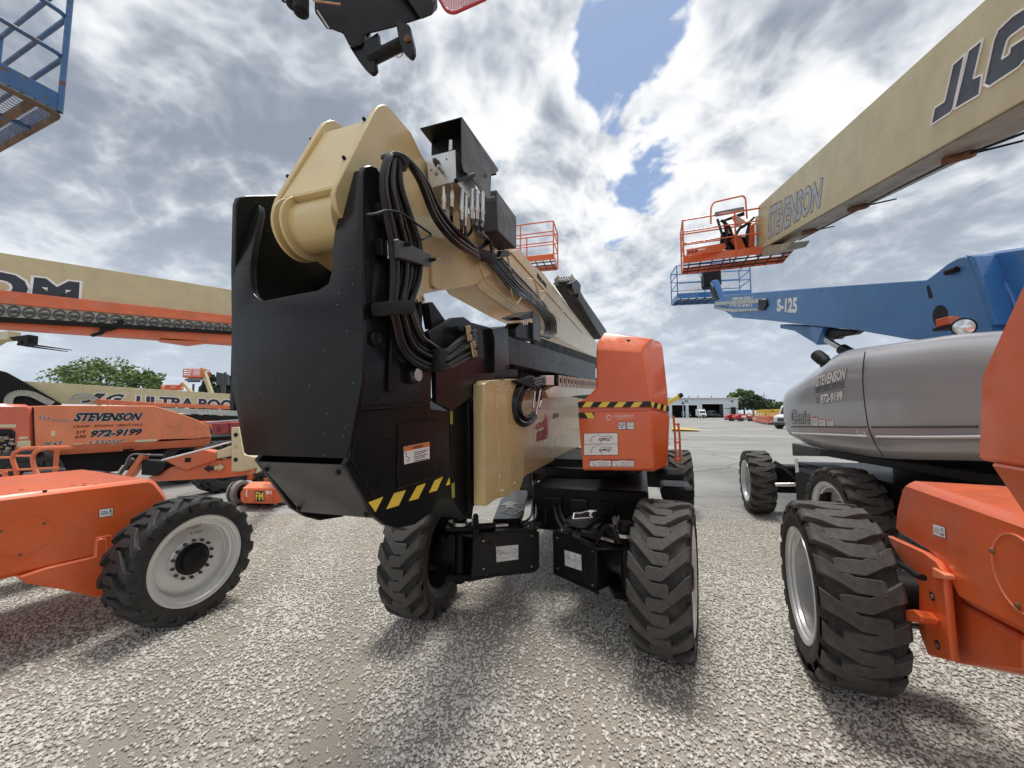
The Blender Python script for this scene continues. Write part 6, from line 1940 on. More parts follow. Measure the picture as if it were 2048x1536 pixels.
MB().tube(RD([(540, 30), (545, 260)], 11.59), 0.008, 4).build("panel_seam", "maroon_print", red)
MB().tube(RD([(230, 40), (480, 18), (700, 5)], 11.5), 0.03, 8).build("top_rail", "grey_print", red)
sheet("chassis", RD([(300, 270), (760, 262), (760, 420), (300, 420)], 11.8), Vector((0.2, 1.0, 0)), "black_plain", red, 0.02)
c0 = RD([(520, 420)], 11.9)[0]
MB().box(Vector((c0.x, c0.y + 0.4, 0.3)), Vector((0.5, 0, 0)), Vector((0, 0.4, 0)), UP * 0.3).build("running_gear", "black_plain", red, bevel=0.05)

# ------------------------------------------------------------------ black jib head hanging into the top of the picture
Yo = 2.7
ov = thing("boom_lift", "black jib head with pin lugs hanging at the top edge, red mesh platform beside", "boom lift", (-1.2, 4.2, 0), 0)
O3 = lambda pts, d=0.0: [atY(x, y, Yo + d) for x, y in z3(*pts)]
ov_up = Vector((0.0, 0.0, 0.0))
# main casting: outline carried on above the frame
sheet("jib_casting", O3([(405, -260), (405, 110), (530, 285), (560, 272), (640, 305), (668, 308), (735, 440), (775, 450), (860, 420), (870, 330), (1150, 260), (1230, 235), (1400, 180), (1510, 130), (1500, -260)]), Vector((0.02, 0.12, 0.17)), "black_plain", ov, 0.012)
sheet("guard_box", O3([(1140, -200), (1400, 185), (1512, 140), (1518, 20), (1440, -200)], -0.05), Vector((0.01, 0.06, 0.09)), "black_plain", ov, 0.01)
# two lug plates carrying the pin
lugA = O3([(735, 430), (780, 440), (1000, 300), (1010, 420), (975, 560), (985, 640), (960, 675), (930, 680), (880, 640), (820, 560)], 0.02)
sheet("pin_lug", lugA, Vector((0.012, 0.035, 0.0)), "black_paint", ov, 0.004)
lugB = O3([(1165, 180), (1290, 225), (1335, 420), (1338, 490), (1315, 530), (1290, 528), (1240, 485), (1190, 330)], -0.08)
sheet("pin_lug", lugB, Vector((0.012, 0.035, 0.0)), "black_paint", ov, 0.004)
pa, pb = O3([(930, 560)], 0.05)[0], O3([(1285, 380)], -0.04)[0]
MB().cyl(pa, pb, 0.045, 24).build("pin_tube", "black_plain", ov, bevel=0.004)
q_ = O3([(1275, 358)], -0.085)[0]
MB().lathe([(0.0, -0.012), (0.018, -0.012), (0.026, -0.004), (0.026, 0.02), (0, 0.02)], origin=q_, axis=(0.3, 1, 0.15), n=20).build("pin_end", "steel_rusty", ov)
MB().hexa(O3([(985, 500), (1130, 470), (1110, 400), (1010, 420)], 0.04), O3([(985, 500), (1130, 470), (1110, 400), (1010, 420)], 0.10)).build("bearing_block", "brass", ov, bevel=0.01)
MB().tube(spline(O3([(1170, 520), (1200, 535), (1230, 510), (1240, 490)], 0.0), 4), 0.005, 6).build("wire_loop", "steel", ov)
for a, b in (((860, 290), (930, 340)), ((950, 260), (920, 310))):
    p, q2 = O3([a, b], 0.05)
    MB().cyl(p, q2, 0.012, 10).build("hose_end", "steel", ov)
MB().cyl(O3([(290, -150)])[0], O3([(290, 140)])[0], 0.055, 20).build("slew_cylinder", "black_matt", ov, bevel=0.02)
MB().cyl(O3([(215, -150)], 0.05)[0], O3([(215, 70)], 0.05)[0], 0.05, 16).build("slew_cylinder", "black_matt", ov, bevel=0.02)
MB().hexa(O3([(100, -60), (165, 35), (110, 20), (90, -40)], 0.1), O3([(100, -60), (165, 35), (110, 20), (90, -40)], 0.3)).build("hose_cover", "black_matt", ov, bevel=0.01)
MB().tube(O3([(400, 5), (660, 40)], -0.06), 0.008, 6).build("pull_rod", "brass", ov)
MB().tube(O3([(440, 100), (550, 265)], -0.012), 0.006, 6).build("edge_trim", "galvanised", ov)
# jib and boom above the picture, down to a base behind the lifts
top = Vector((-0.75, 2.9, 5.6))
MB().tube([O3([(950, -240)], 0.15)[0], top], 0.16, 4).build("jib", "tan", ov, bevel=0.01)
MB().tube([top, Vector((-1.2, 4.2, 9.0)), Vector((-1.2, 6.0, 9.5))], 0.2, 4).build("boom", "tan", ov, bevel=0.01)
# red mesh of its platform
rm = O3([(1565, -30), (1600, 30), (1625, 75), (1660, 108), (1710, 118), (1760, 102), (2010, -10)], 0.0)
MB().tube(spline(rm, 3), 0.012, 8).build("mesh_frame", "red_paint", ov)
m = MB()
for k in range(26):
    x = 1585 + k * 16
    yb = np.interp(x, [1565, 1600, 1660, 1710, 1760, 2010], [-30, 30, 108, 118, 102, -10])
    for j in range(12):
        y = -60 + j * 15 + (7 if k % 2 else 0)
        if y + 14 < yb - 6:
            a, b, c, d = O3([(x - 8, y), (x, y - 9), (x + 8, y), (x, y + 9)], 0.005)
            for s_, e_ in ((a, b), (b, c), (c, d), (d, a)):
                m.tube([s_, e_], 0.0022, 3)
me_ = m.build("floor_mesh", "red_paint", ov, flat=True)
me_["kind"] = "stuff"

# ------------------------------------------------------------------ blue platform in the upper left corner
Yb = 2.9
bpf = thing("work_platform", "worn blue work platform with mesh floor, high in the upper left corner", "work platform", (-3.6, 3.2, 3.9), 0)
cor = atY(*z4((612, 1150))[0], Yb)
e1 = (atY(*z4((-400, 1540 + 150))[0], 2.55) - cor)          # toe of the near side, running out of the picture to the left
# the plan axes of the platform
exb = Vector((-0.93, 0.366, 0)).normalized()
eyb = Vector((-0.366, -0.93, 0)).normalized()
Pb = lambda s, t, z: cor + exb * s + eyb * t + UP * z
Wb, Db = 2.4, 0.95
for s, t in ((0.0, 0.0), (0.0, Db), (Wb * 0.55, 0.0), (Wb * 0.45, Db), (Wb, 0), (Wb, Db)):
    MB().cyl(Pb(s, t, 0.0), Pb(s, t, 1.15), 0.019, 12).build("post", "blue_worn", bpf)
for z in (0.47, 0.82, 1.15):
    MB().tube(fillet([Pb(Wb, 0, z), Pb(0, 0, z), Pb(0, Db, z), Pb(Wb, Db, z), Pb(Wb, 0, z)], 0.07), 0.017, 10).build("rail", "blue_worn", bpf)
for a, b in (((0, 0), (Wb, 0)), ((0, 0), (0, Db)), ((0, Db), (Wb, Db))):
    p, q2 = Pb(a[0], a[1], 0.0), Pb(b[0], b[1], 0.0)
    nn = (q2 - p).cross(UP).normalized() * 0.004
    MB().hexa([p - nn, q2 - nn, q2 + nn, p + nn], [x + UP * 0.15 for x in (p - nn, q2 - nn, q2 + nn, p + nn)]).build("toe_board", "blue_worn", bpf, bevel=0.002)
mat("rusty_frame", (0.11, 0.085, 0.065), 0.7, var=0.3, scale=8, dust=0.2)
MB().tube(fillet([Pb(Wb, 0, -0.02), Pb(0, 0, -0.02), Pb(0, Db, -0.02), Pb(Wb, Db, -0.02)], 0.06), 0.022, 10).build("floor_frame", "rusty_frame", bpf)
for t in (0.14, 0.55):
    MB().box(Pb(Wb / 2, t, -0.02), exb * Wb / 2, eyb * 0.025, UP * 0.012).build("floor_bearer", "rusty_frame", bpf)
for s in (0.45, 1.2, 1.9):
    MB().box(Pb(s, Db / 2, -0.02), exb * 0.018, eyb * Db / 2, UP * 0.014).build("floor_bearer", "blue_worn", bpf)
m = MB()
nx_, ny_ = 58, 30
for i in range(nx_):
    for j in range(ny_):
        s, t = (i + (0.5 if j % 2 else 0)) * Wb / nx_, (j + 0.5) * Db / ny_
        a, b, c, d = Pb(s - Wb / nx_ * 0.5, t, 0), Pb(s, t - Db / ny_, 0), Pb(s + Wb / nx_ * 0.5, t, 0), Pb(s, t + Db / ny_, 0)
        w_ = 0.0035
        for p, q2 in ((a, b), (b, c)):
            dd = (q2 - p).normalized().cross(UP) * w_
            m.add([p - dd, q2 - dd, q2 + dd, p + dd], [(0, 1, 2, 3)])
me_ = m.build("floor_mesh", "rusty_frame", bpf, flat=True)
me_["kind"] = "stuff"
# jib that carries it, out of the picture on the left
MB().tube([Pb(Wb * 0.6, Db * 0.6, -0.1), Pb(Wb * 0.9, Db + 0.4, -0.6), Vector((-7.8, 2.0, 2.2)), Vector((-8.2, 0.5, 0.1))], 0.09, 4).build("jib", "blue_worn", bpf, bevel=0.01)

# ------------------------------------------------------------------ raised platform seen past the middle boom
Q = Fr(15)
pl_ = thing("boom_lift", "distant orange work platform raised high, seen past the middle lift's boom", "boom lift", (0.2, 12.0, 0), 15)
pc0 = atY(*y2((720, 470))[0], 11.0)
pcr = atY(*y2((1010, 470))[0], 11.0)
cage(pl_, pc0 - Vector((1.2, -0.2, 0)) * 1.0, (Q.r), Q.l, 1.95, 0.85, 1.1, "orange", "dark_grey", tube=0.02, toe=0.13)
MB().tube([Vector((0.22, 11.4, pc0.z - 0.1)), Vector((0.22, 11.6, 3.6)), Vector((0.22, 11.8, 0.9))], 0.14, 4).build("boom", "tan_old", pl_)
MB().box(Vector((0.2, 12.0, 0.55)), Vector((0.9, 0, 0)), Vector((0, 1.5, 0)), UP * 0.5).build("chassis", "orange_old", pl_, bevel=0.08)

# ------------------------------------------------------------------ background: trees
def tree(name, label, x, y, h, w, leaf, seed, trunk_h=0.3, clumps=34, per=110, size=0.34, conifer=False, group=None):
    rr = random.Random(seed)
    t = thing(name, label, "tree", (x, y, 0), 0, group)
    b = Vector((x, y, 0))
    m = MB()
    m.tube(spline([b, b + Vector((0.1, 0, h * 0.2)), b + Vector((-0.1, 0.1, h * 0.45)), b + Vector((0, 0, h * 0.8))], 3), [0.034 * h * (1 - 0.085 * k) for k in range(10)], 8)
    if not conifer:
        for k in range(7):
            a = rr.uniform(0, 6.28)
            z0 = h * rr.uniform(0.25, 0.55)
            m.tube([b + UP * z0, b + UP * (z0 + h * 0.14) + Vector((math.cos(a), math.sin(a), 0)) * w * 0.18, b + UP * (z0 + h * 0.26) + Vector((math.cos(a), math.sin(a), 0)) * w * 0.34], [0.014 * h, 0.009 * h, 0.004 * h], 6)
    m.build("trunk", "bark", t)
    vs, fs = [], []
    for c in range(clumps):
        if conifer:
            zz = rr.uniform(0.12, 0.98)
            rad = w * 0.5 * (1 - zz) + 0.15
            a = rr.uniform(0, 6.28)
            ctr = b + Vector((math.cos(a) * rad * 0.75, math.sin(a) * rad * 0.75, h * zz))
            cr = Vector((rad * 0.5 + 0.25, rad * 0.5 + 0.25, h * 0.045))
        else:
            u = rr.uniform(-0.75, 1)
            a = rr.uniform(0, 6.28)
            rad = math.sqrt(max(0, 1 - u * u)) * rr.uniform(0.55, 1.0)
            ctr = b + Vector((math.cos(a) * rad * w * 0.42, math.sin(a) * rad * w * 0.42, h * (0.62 + 0.30 * u * rr.uniform(0.7, 1.05))))
            k = rr.uniform(0.09, 0.2)
            cr = Vector((w * k, w * k, w * k * 0.62))
        for q in range(per):
            d = Vector((rr.gauss(0, 1), rr.gauss(0, 1), rr.gauss(0, 1)))
            d = d.normalized() * rr.uniform(0.45, 1.0) ** 0.5
            p = ctr + Vector((d.x * cr.x, d.y * cr.y, d.z * cr.z))
            s = size * rr.uniform(0.6, 1.3)
            n = Vector((rr.gauss(0, 1), rr.gauss(0, 1), rr.gauss(0, 1) + 0.4)).normalized()
            e1_ = n.orthogonal().normalized() * s
            e2_ = n.cross(e1_).normalized() * s * 0.55
            k0 = len(vs)
            vs += [p - e1_, p + e2_, p + e1_, p - e2_]
            fs.append((k0, k0 + 1, k0 + 2, k0 + 3))
    mm = MB()
    mm.v, mm.f = vs, fs
    me = bpy.data.meshes.new("crown")
    me.from_pydata([WINV[t.name] @ v for v in vs], [], fs)
    me.materials.append(M[leaf])
    link("crown", me, t)
    return t


def at_px(px, d):
    return (px - 1024) / FPX * d


tree("broadleaf_tree", "large light green leafy tree beyond the far boom on the left", at_px(198, 62), 62, 10.9, 12.5, "leaf_light", 11, clumps=46, per=100, size=0.26)
tree("broadleaf_tree", "smaller leafy tree to the right of the large light green one", at_px(292, 63), 63, 9.2, 5.4, "leaf_light", 12, clumps=26, per=80, size=0.26)
for k, (px, d, h, w) in enumerate(((335, 70, 6.6, 2.5), (418, 66, 9.0, 5.0), (450, 64, 8.6, 4.6), (466, 66, 7.6, 4.0))):
    tree("conifer_tree", ["small dark conifer just right of the light green trees", "feathery conifer beside the raised tan boom on the left", "conifer partly hidden behind the grey billboard",
                          "conifer close beside the black upright's left edge"][k], at_px(px, d), d, h, w, "leaf_dark", 30 + k, clumps=60, per=55, size=0.30, conifer=True)
spots = [(1487, 165, 12.5, 13.0, "leaf_light", "pale broadleaf tree rising behind the workshop's right corner"), (1505, 158, 9.6, 12.0, "leaf_dark", "round dark green tree right of the workshop"),
         (1471, 172, 9.0, 9.0, "leaf_mid", "tree showing above the workshop roof's right end"), (1530, 170, 7.4, 13.0, "leaf_mid", "low green tree in the middle of the far tree line"),
         (1548, 168, 6.8, 12.0, "leaf_mid", "low green tree at the far tree line's right, by the scissor lifts"), (1397, 185, 8.6, 14.0, "leaf_mid", "tree top behind the workshop roof's left half"),
         (1425, 190, 8.2, 13.0, "leaf_mid", "tree top behind the middle of the workshop roof"), (1570, 175, 6.4, 12.0, "leaf_mid", "low tree partly hidden by the grey hood")]
for k, (px, d, h, w, lf, lb_) in enumerate(spots):
    tree("broadleaf_tree", lb_, at_px(px, d), d, h, w, lf, 50 + k, clumps=36, per=70, size=0.55, group=None)

# ------------------------------------------------------------------ workshop building
Yw = 140.0
W0, W1 = at_px(1300, Yw), at_px(1475, Yw)
hW = 7.0
wk = thing("workshop", "long pale blue metal workshop with open dark bay doors across the yard", "building", ((W0 + W1) / 2, Yw + 8, 0), 0)
doors = [(at_px(1342, Yw), at_px(1394, Yw), 4.6), (at_px(1402, Yw), at_px(1446, Yw), 5.0)]
xs_ = [W0] + [v for d in doors for v in d[:2]] + [W1]
m = MB()
for a, b in ((xs_[0], xs_[1]), (xs_[2], xs_[3]), (xs_[4], xs_[5])):
    m.box(Vector(((a + b) / 2, Yw, hW / 2)), Vector(((b - a) / 2, 0, 0)), Vector((0, 0.15, 0)), UP * hW / 2)
for a, b, h in doors:
    m.box(Vector(((a + b) / 2, Yw, (h + hW) / 2)), Vector(((b - a) / 2, 0, 0)), Vector((0, 0.15, 0)), UP * (hW - h) / 2)
m.box(Vector((W1 - 0.15, Yw + 8, hW / 2)), Vector((0.15, 0, 0)), Vector((0, 8, 0)), UP * hW / 2)
m.box(Vector(((W0 + W1) / 2, Yw + 16, hW / 2)), Vector(((W1 - W0) / 2, 0, 0)), Vector((0, 0.15, 0)), UP * hW / 2)
m.build("wall", "metal_sheet", wk)
MB().box(Vector(((W0 + W1) / 2, Yw + 8, hW + 0.15)), Vector(((W1 - W0) / 2 + 0.3, 0, 0)), Vector((0, 8.5, 0)), UP * 0.15).build("roof", "white_paint", wk)
MB().box(Vector(((W0 + W1) / 2, Yw - 0.55, hW + 0.0)), Vector(((W1 - W0) / 2 + 0.3, 0, 0)), Vector((0, 0.05, 0)), UP * 0.12).build("eaves_trim", mat("trim_pink", (0.55, 0.40, 0.40), 0.6), wk)
for a, b, h in doors:
    m = MB()
    for x in (a, b):
        m.box(Vector((x, Yw - 0.2, h / 2)), Vector((0.12, 0, 0)), Vector((0, 0.08, 0)), UP * h / 2)
    m.box(Vector(((a + b) / 2, Yw - 0.2, h + 0.1)), Vector(((b - a) / 2 + 0.12, 0, 0)), Vector((0, 0.08, 0)), UP * 0.12)
    m.build("door_frame", "white_paint", wk)
MB().box(Vector((at_px(1373, Yw), Yw - 0.1, 2.3)), Vector((0.5, 0, 0)), Vector((0, 0.2, 0)), UP * 2.3).build("door_pier", "metal_sheet", wk)
MB().box(Vector(((W0 + W1) / 2, Yw + 12, hW / 2)), Vector(((W1 - W0) / 2, 0, 0)), Vector((0, 0.1, 0)), UP * hW / 2).build("dark_bay_sheet", "dark_inside", wk)  # near-black sheet puts the shade inside the bays into colour
MB().box(Vector(((xs_[4] + W1) / 2, Yw - 0.22, 3.4)), Vector(((W1 - xs_[4]) / 2, 0, 0)), Vector((0, 0.03, 0)), UP * 0.12).build("wall_band", "grey_box", wk)
for px in (1372, 1463):
    x = at_px(px, Yw)
    MB().box(Vector((x, Yw - 0.4, 6.0)), Vector((0.35, 0, 0)), Vector((0, 0.25, 0)), UP * 0.22).build("wall_lamp", "dark_grey", wk, bevel=0.05)
MB().box(Vector((at_px(1464, Yw), Yw - 0.6, 2.2)), Vector((0.7, 0, 0)), Vector((0, 0.4, 0)), UP * 1.6).build("wall_unit", "black_matt", wk, bevel=0.1)
for k, px in enumerate((1393, 1412, 1440)):
    x = at_px(px, Yw)
    MB().cyl(Vector((x, Yw + 6, hW)), Vector((x, Yw + 6, hW + 1.2)), 0.2, 8).build("roof_vent", "grey_box", wk)


# trucks: cab with bonnet, windscreen, lamps, box behind
def truck(label, x, y, az, s=1.0, box=True, colour="white_paint", group=None, cat="truck", name="white_truck"):
    t = thing(name, label, cat, (x, y, 0), az, group)
    f = Fr(az)
    o = Vector((x, y, 0))
    P_ = lambda r, l, z: o + f.r * r * s + f.l * l * s + UP * z * s
    prof = [(-1.0, 0.6), (-1.0, 1.35), (-0.9, 1.5), (-0.15, 1.65), (0.2, 2.55), (0.4, 2.7), (1.7, 2.7), (1.7, 0.6)]
    MB().prism([P_(-1.05, l, z) for l, z in prof], f.r * 2.1 * s).build("cab", colour, t, bevel=0.06, seg=2)
    MB().hexa([P_(-0.9, -0.16, 1.72), P_(0.9, -0.16, 1.72), P_(0.85, 0.17, 2.48), P_(-0.85, 0.17, 2.48)], [P_(-0.9, -0.12, 1.70), P_(0.9, -0.12, 1.70), P_(0.85, 0.21, 2.46), P_(-0.85, 0.21, 2.46)]).build("windscreen", "glass_dark", t)
    for sd_i in (-1, 1):
        MB().hexa([P_(1.06 * sd_i, 0.25, 1.65), P_(1.06 * sd_i, 1.2, 1.65), P_(1.06 * sd_i, 1.2, 2.4), P_(1.06 * sd_i, 0.4, 2.4)], [P_(1.0 * sd_i, 0.25, 1.65), P_(1.0 * sd_i, 1.2, 1.65), P_(1.0 * sd_i, 1.2, 2.4), P_(1.0 * sd_i, 0.4, 2.4)]).build("side_window", "glass_dark", t)
        MB().box(P_(0.75 * sd_i, -1.02, 1.0), f.r * 0.18 * s, f.l * 0.04 * s, UP * 0.12 * s).build("headlight", "lamp_lens", t)
        for l in (-0.35, 3.6):
            MB().lathe([(0.0, 0), (0.25, 0), (0.28, 0.05), (0.5, 0.05), (0.5, -0.25), (0, -0.25)], origin=P_(1.0 * sd_i, l, 0.5), axis=f.r * sd_i, n=20).build("wheel", "rubber", t)
    MB().box(P_(0, -1.03, 1.05), f.r * 0.5 * s, f.l * 0.03 * s, UP * 0.2 * s).build("grille", "dark_grey", t)
    MB().box(P_(0, -1.06, 0.62), f.r * 1.05 * s, f.l * 0.08 * s, UP * 0.14 * s).build("bumper", "dark_grey", t, bevel=0.03)
    MB().box(P_(0, 3.2, 0.75), f.r * 0.5 * s, f.l * 1.6 * s, UP * 0.12 * s).build("frame_rail", "black_plain", t)
    if box:
        MB().box(P_(0, 3.4, 2.0), f.r * 1.15 * s, f.l * 1.7 * s, UP * 1.15 * s).build("cargo_box", colour, t, bevel=0.04)
    else:
        MB().box(P_(0, 3.4, 1.2), f.r * 1.1 * s, f.l * 1.6 * s, UP * 0.35 * s).build("service_body", colour, t, bevel=0.05)
    return t


truck("white truck parked in front of the workshop between its two bays", at_px(1404, 126), 126, 14, 0.95, box=True)
truck("white truck standing inside the workshop's right bay", at_px(1427, 147), 147, 6, 0.85, box=True)
truck("small pale car in the workshop's right bay, beside the truck", at_px(1439, 146), 146, 25, 0.6, box=False, cat="car", name="parked_car")
truck("white vehicle standing inside the workshop's left bay", at_px(1375, 147), 147, 0, 0.75, box=True)
tw = truck("white service truck partly hidden behind the grey hood", at_px(1582, 41), 41.5, 75, 0.95, box=False)


# rows of scissor lifts
def scissor(label, x, y, az, rail="yellow_paint", body="orange", grp="scissor lifts parked across the yard", up=0.0):
    t = thing("scissor_lift", label, "scissor lift", (x, y, 0), az, grp)
    f = Fr(az)
    o = Vector((x, y, 0))
    P_ = lambda r, l, z: o + f.r * r + f.l * l + UP * z
    MB().box(P_(0, 0, 0.42), f.r * 0.42, f.l * 0.95, UP * 0.2).build("base", body, t, bevel=0.03)
    for r in (-0.4, 0.4):
        for l in (-0.7, 0.7):
            MB().lathe([(0.0, 0.06), (0.19, 0.06), (0.19, -0.06), (0, -0.06)], origin=P_(r, l, 0.19), axis=f.r, n=12).build("wheel", "grey_rubber", t)
    m = MB()
    for k in range(4):
        z = 0.66 + k * 0.09
        m.tube([P_(-0.3, -0.8, z), P_(-0.3, 0.8, z + 0.08)], 0.035, 4)
        m.tube([P_(0.3, 0.8, z), P_(0.3, -0.8, z + 0.08)], 0.035, 4)
    m.build("scissor_stack", body, t)
    MB().box(P_(0, 0, 1.12), f.r * 0.42, f.l * 0.98, UP * 0.07).build("platform", body, t, bevel=0.02)
    for r in (-0.4, 0.4):
        for l in (-0.95, 0.0, 0.95):
            MB().cyl(P_(r, l, 1.15), P_(r, l, 2.2), 0.03, 6).build("post", rail, t)
    for z in (1.65, 2.2):
        MB().tube([P_(-0.4, -0.95, z), P_(0.4, -0.95, z), P_(0.4, 0.95, z), P_(-0.4, 0.95, z), P_(-0.4, -0.95, z)], 0.035, 5).build("rail", rail, t)
    MB().box(P_(0.0, -0.97, 1.95), f.r * 0.36, f.l * 0.03, UP * 0.22).build("rail_panel", rail, t)
    MB().box(P_(0.2, -0.99, 1.95), f.r * 0.1, f.l * 0.05, UP * 0.12).build("control_box", "black_plain", t)
    MB().box(P_(0.0, -0.97, 0.45), f.r * 0.3, f.l * 0.03, UP * 0.12).build("ladder_panel", "white_print", t)
    return t


for row, (pxa, ya, pxb, yb, n) in enumerate(((1512, 72, 1535, 57, 5), (1528, 84, 1562, 66, 7), (1546, 58, 1560, 52, 4))):
    for k in range(n):
        f_ = k / max(1, n - 1)
        px, d = pxa + (pxb - pxa) * f_, ya + (yb - ya) * f_
        scissor("orange scissor lift with yellow rails, %s from the left in the %s row" % (("first", "second", "third", "fourth", "fifth", "sixth", "seventh")[k], ("middle", "back", "front")[row]), at_px(px, d), d, 12 + 3 * row)


# low red machines on trailers
def red_machine(label, x, y, az):
    t = thing("red_loader", label, "loader", (x, y, 0), az, None)
    f = Fr(az)
    o = Vector((x, y, 0))
    P_ = lambda r, l, z: o + f.r * r + f.l * l + UP * z
    MB().box(P_(0, 0, 0.35), f.r * 1.9, f.l * 0.6, UP * 0.1).build("deck", "dark_grey", t)
    for r in (-1.3, -0.7, 0.9, 1.5):
        MB().lathe([(0.0, 0.1), (0.3, 0.1), (0.3, -0.1), (0, -0.1)], origin=P_(r, -0.6, 0.3), axis=f.l, n=12).build("wheel", "rubber", t)
    MB().prism([P_(r, -0.5, z) for r, z in ((-1.9, 0.5), (-1.9, 1.0), (-1.2, 1.45), (0.2, 1.5), (0.8, 1.2), (1.9, 1.05), (1.9, 0.6))], f.l * 1.0).build("body", "red_paint", t, bevel=0.06)
    MB().box(P_(-0.2, -0.52, 1.0), f.r * 0.5, f.l * 0.03, UP * 0.2).build("side_panel", "white_print", t)
    MB().tube([P_(0.6, 0, 1.3), P_(1.5, 0, 1.7), P_(2.1, 0, 1.2)], 0.09, 6).build("arm", "red_paint", t)
    return t


red_machine("red loader with folded arm, left of the two beside the workshop", at_px(1466, 82), 82, -8)
red_machine("red loader with folded arm, right of the two, next to the scissor lifts", at_px(1484, 80), 80, -8)

# lamp post in front of the workshop, power poles
lp_ = thing("lamp_post", "thin lamp post with dark lantern in front of the workshop", "lamp post", (at_px(1365.5, 118), 118, 0), 0)
xl = at_px(1365.5, 118)
MB().tube([(xl, 118, 0), (xl, 118, 4.6)], [0.12, 0.08], 8).build("pole", "white_paint", lp_)
MB().lathe([(0.1, 0), (0.34, 0.15), (0.3, 0.75), (0.1, 0.95)], origin=(xl, 118, 4.3), axis=UP, n=12).build("lantern", "dark_grey", lp_)
for k, (px, d, h) in enumerate(((1528, 210, 12.5), (1517, 215, 11.2))):
    x = at_px(px, d)
    pp = thing("power_pole", ["wooden power pole with two crossarms behind the tree line", "street light pole with long arms behind the tree line"][k], "pole", (x, d, 0), 0)
    MB().tube([(x, d, 0), (x, d, h)], [0.2, 0.13], 8).build("pole", "bark", pp)
    if k == 0:
        for z in (h - 1.6, h - 2.9):
            MB().box((x, d, z), (1.6, 0, 0), (0, 0.08, 0), UP * 0.1).build("crossarm", "bark", pp)
    else:
        MB().tube(fillet([(x - 3.2, d, h + 0.1), (x, d, h - 0.3), (x + 3.2, d, h + 0.1)], 0.6), 0.09, 6).build("light_arm", "galvanised", pp)
# yellow telehandler boom tip peeking past the hood, and a low yellow trailer
tl_ = thing("telehandler", "yellow telehandler boom tip poking out behind the orange hood", "telehandler", (at_px(1285, 26), 27, 0), 60)
T_ = lambda pts, d=26.0: [atY(x, y, d) for x, y in z5(*pts)]
sheet("boom", T_([(-300, 530), (280, 210), (300, 265), (180, 335), (-290, 600)]), Vector((0.1, 0.4, 0)), "yellow_paint", tl_, 0.01)
sheet("boom_tip", T_([(275, 205), (318, 185), (352, 235), (300, 270), (290, 262)], 25.95), Vector((0.1, 0.5, 0)), "black_plain", tl_, 0.02)
c0 = Vector((at_px(1280, 27), 27, 0))
MB().box(c0 + UP * 0.9, Vector((0.9, 0, 0)), Vector((0, 1.6, 0)), UP * 0.35).build("chassis", "yellow_paint", tl_, bevel=0.08)
MB().box(c0 + UP * 1.4 + Vector((-0.4, 0, 0)), Vector((0.5, 0, 0)), Vector((0, 0.8, 0)), UP * 0.6).build("cab", "black_plain", tl_, bevel=0.1)
for sx in (-1, 1):
    for sy in (-1, 1):
        MB().lathe([(0.0, 0.18), (0.3, 0.18), (0.33, 0.22), (0.55, 0.2), (0.55, -0.2), (0, -0.2)], origin=c0 + Vector((0.9 * sx, 1.1 * sy, 0.55)), axis=(sx, 0, 0), n=20).build("wheel", "rubber", tl_)
yr = thing("loading_ramp", "low yellow loading ramp lying on the yard beside the hood", "ramp", tuple(atZ(1375, 862)), 0)
dR = atZ(1375, 863).y
Rr_ = lambda pts, d: [atY(x, y, d) for x, y in z5(*pts)]
MB().hexa([Vector((p.x, p.y, z)) for p, z in zip([atZ(1345, 863), atZ(1400, 862.5), atZ(1400, 859.5), atZ(1345, 858)], (0.0, 0.0, 0.0, 0.0))],
          [Vector((p.x, p.y, z)) for p, z in zip([atZ(1345, 863), atZ(1400, 862.5), atZ(1400, 859.5), atZ(1345, 858)], (0.24, 0.06, 0.06, 0.24))]).build("deck", "yellow_paint", yr)
pa_, pb_ = atZ(1345, 863.4), atZ(1398, 863.0)
MB().tube([pa_ + UP * 0.1, pb_ + UP * 0.05], 0.06, 6).build("edge_rail", "black_plain", yr)
pa_, pb_ = atZ(1378, 861.8), atZ(1414, 861.8)
MB().tube([pa_ + UP * 0.06, pb_ + UP * 0.03], 0.05, 6).build("lip", "white_paint", yr)

# small raised lifts far left, billboard, street light, fork carriage
def far_lift(label, d, cagepx, base_px, knuckle, mt="orange"):
    t = thing("boom_lift", label, "boom lift", (at_px(base_px[0], d), d, 0), 0)
    x0, y0_, x1, y1_ = cagepx
    a = atY(x0, y1_, d)
    b = atY(x1, y1_, d)
    w = (b - a).length
    h = (y1_ - y0_) / FPX * d
    cage(t, a, Vector((1, 0, 0)), Vector((0, 1, 0)), w, 0.9, h, mt, "black_plain", tube=0.035, toe=0.16, floor_bars=4)
    k = atY(*knuckle, d + 0.4)
    MB().tube([b + Vector((-0.2, 0.4, 0.1)), k], 0.16, 4).build("jib", mt, t)
    e = atY(*base_px, d + 0.6)
    MB().tube([k, e], 0.2, 4).build("boom", "tan_old", t)
    MB().tube([e, Vector((e.x + 0.6, e.y + 1, 0.4))], 0.2, 4).build("riser", "tan_old", t)
    MB().box(Vector((e.x + 0.6, e.y + 1, 0.5)), Vector((1.1, 0, 0)), Vector((0, 1.6, 0)), UP * 0.5).build("chassis", mt, t, bevel=0.1)
    return t


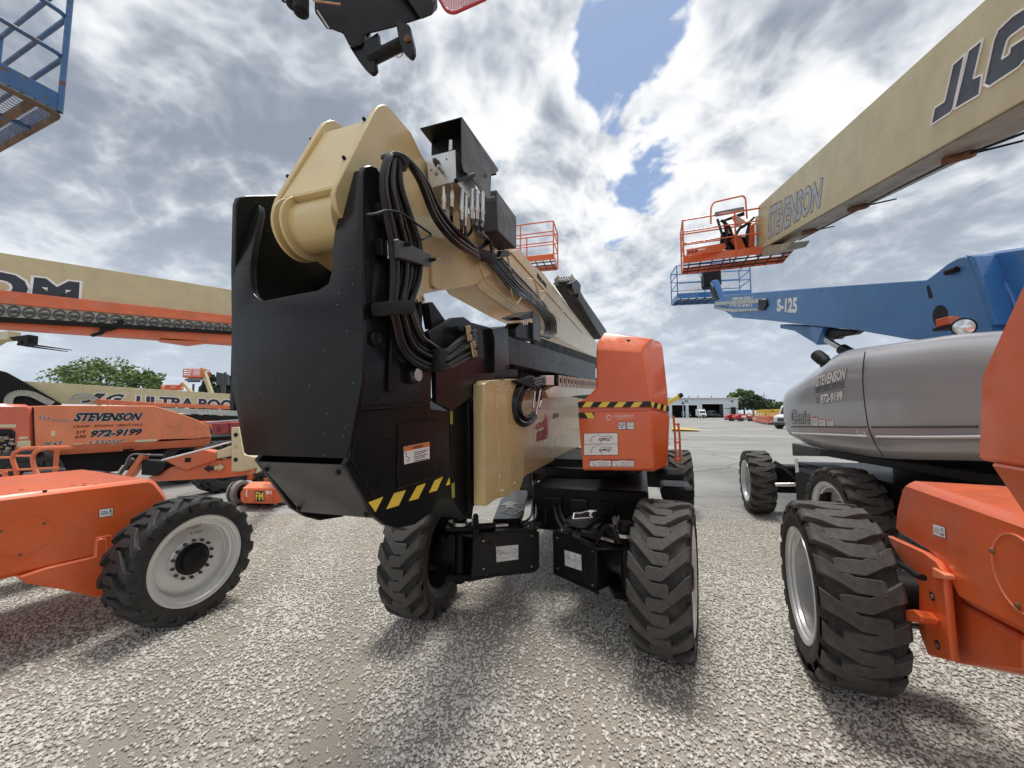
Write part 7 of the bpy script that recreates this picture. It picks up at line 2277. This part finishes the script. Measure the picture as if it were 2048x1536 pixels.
far_lift("distant lift with orange cage raised above the far boom on the left", 34, (366, 738, 402, 754), (424, 790), (405, 736))
far_lift("distant lift with a lower orange cage behind the far boom", 42, (322, 770, 352, 779), (387, 790), (367, 766))
sx_, sy_ = at_px(445, 58), 58
bb = thing("billboard", "grey panelled billboard standing among the conifers on the left", "billboard", (sx_, sy_, 0), 0)
bq = [atY(x, y, 58) for x, y in z6((1840, 460), (1950, 470), (1945, 378), (1845, 358))]
sheet("panel", bq, Vector((0, 0.25, 0)), mat("billboard_grey", (0.10, 0.11, 0.115), 0.6), bb, 0.02)
for k in range(5):
    s = k / 5 + 0.1
    MB().tube([bil(bq, s, 0) - Vector((0, 0.06, 0)), bil(bq, s, 1) - Vector((0, 0.06, 0))], 0.05, 4).build("panel_rib", "dark_grey", bb)
mid_ = (bq[0] + bq[1]) / 2
MB().cyl(Vector((mid_.x, 58.3, 0)), mid_ + Vector((0, 0.3, 0.2)), 0.3, 10).build("column", "dark_grey", bb)
fl2 = thing("flood_light", "dark flood light mast in front of the raised cage on the left", "light mast", (at_px(387, 50), 50, 0), 0)
xm_ = at_px(387, 50)
MB().cyl((xm_, 50, 0), atY(387, 768, 50), 0.12, 8).build("mast", "dark_grey", fl2)
MB().tube([atY(376, 763, 50), atY(400, 763, 50)], 0.1, 6).build("crossarm", "dark_grey", fl2)
for px in (377, 388, 399):
    MB().box(atY(px, 759, 50), (0.32, 0, 0.05), (0, 0.2, 0), UP * 0.12).build("lamp", "grey_box", fl2)
fk = thing("telehandler", "telehandler with black forks raised under the tan boom, far left", "telehandler", (-17.0, 13.0, 0), 0)
K6 = lambda pts, Y=14.0: [atY(x, y, Y) for x, y in z6(*pts)]
sheet("carriage", K6([(75, 60), (245, 38), (240, 110), (205, 128), (190, 80), (165, 130), (138, 130), (150, 95), (100, 88)]), Vector((0, 0.3, 0)), "black_plain", fk, 0.01)
for pts in ([(180, 125), (240, 138), (575, 184)], [(225, 118), (300, 130), (612, 172)]):
    MB().tube(K6(pts), [0.05, 0.045, 0.02], 4).build("fork", "black_plain", fk)
MB().tube([K6([(120, 50)], 14.2)[0], Vector((-19.5, 14.5, 4.6)), Vector((-25, 15.5, 2.2))], 0.22, 4).build("boom", "tan_old", fk)
MB().box(Vector((-25, 15.5, 1.2)), Vector((1.4, 0, 0)), Vector((0, 1.0, 0)), UP * 0.8).build("body", "yellow_paint", fk, bevel=0.15)
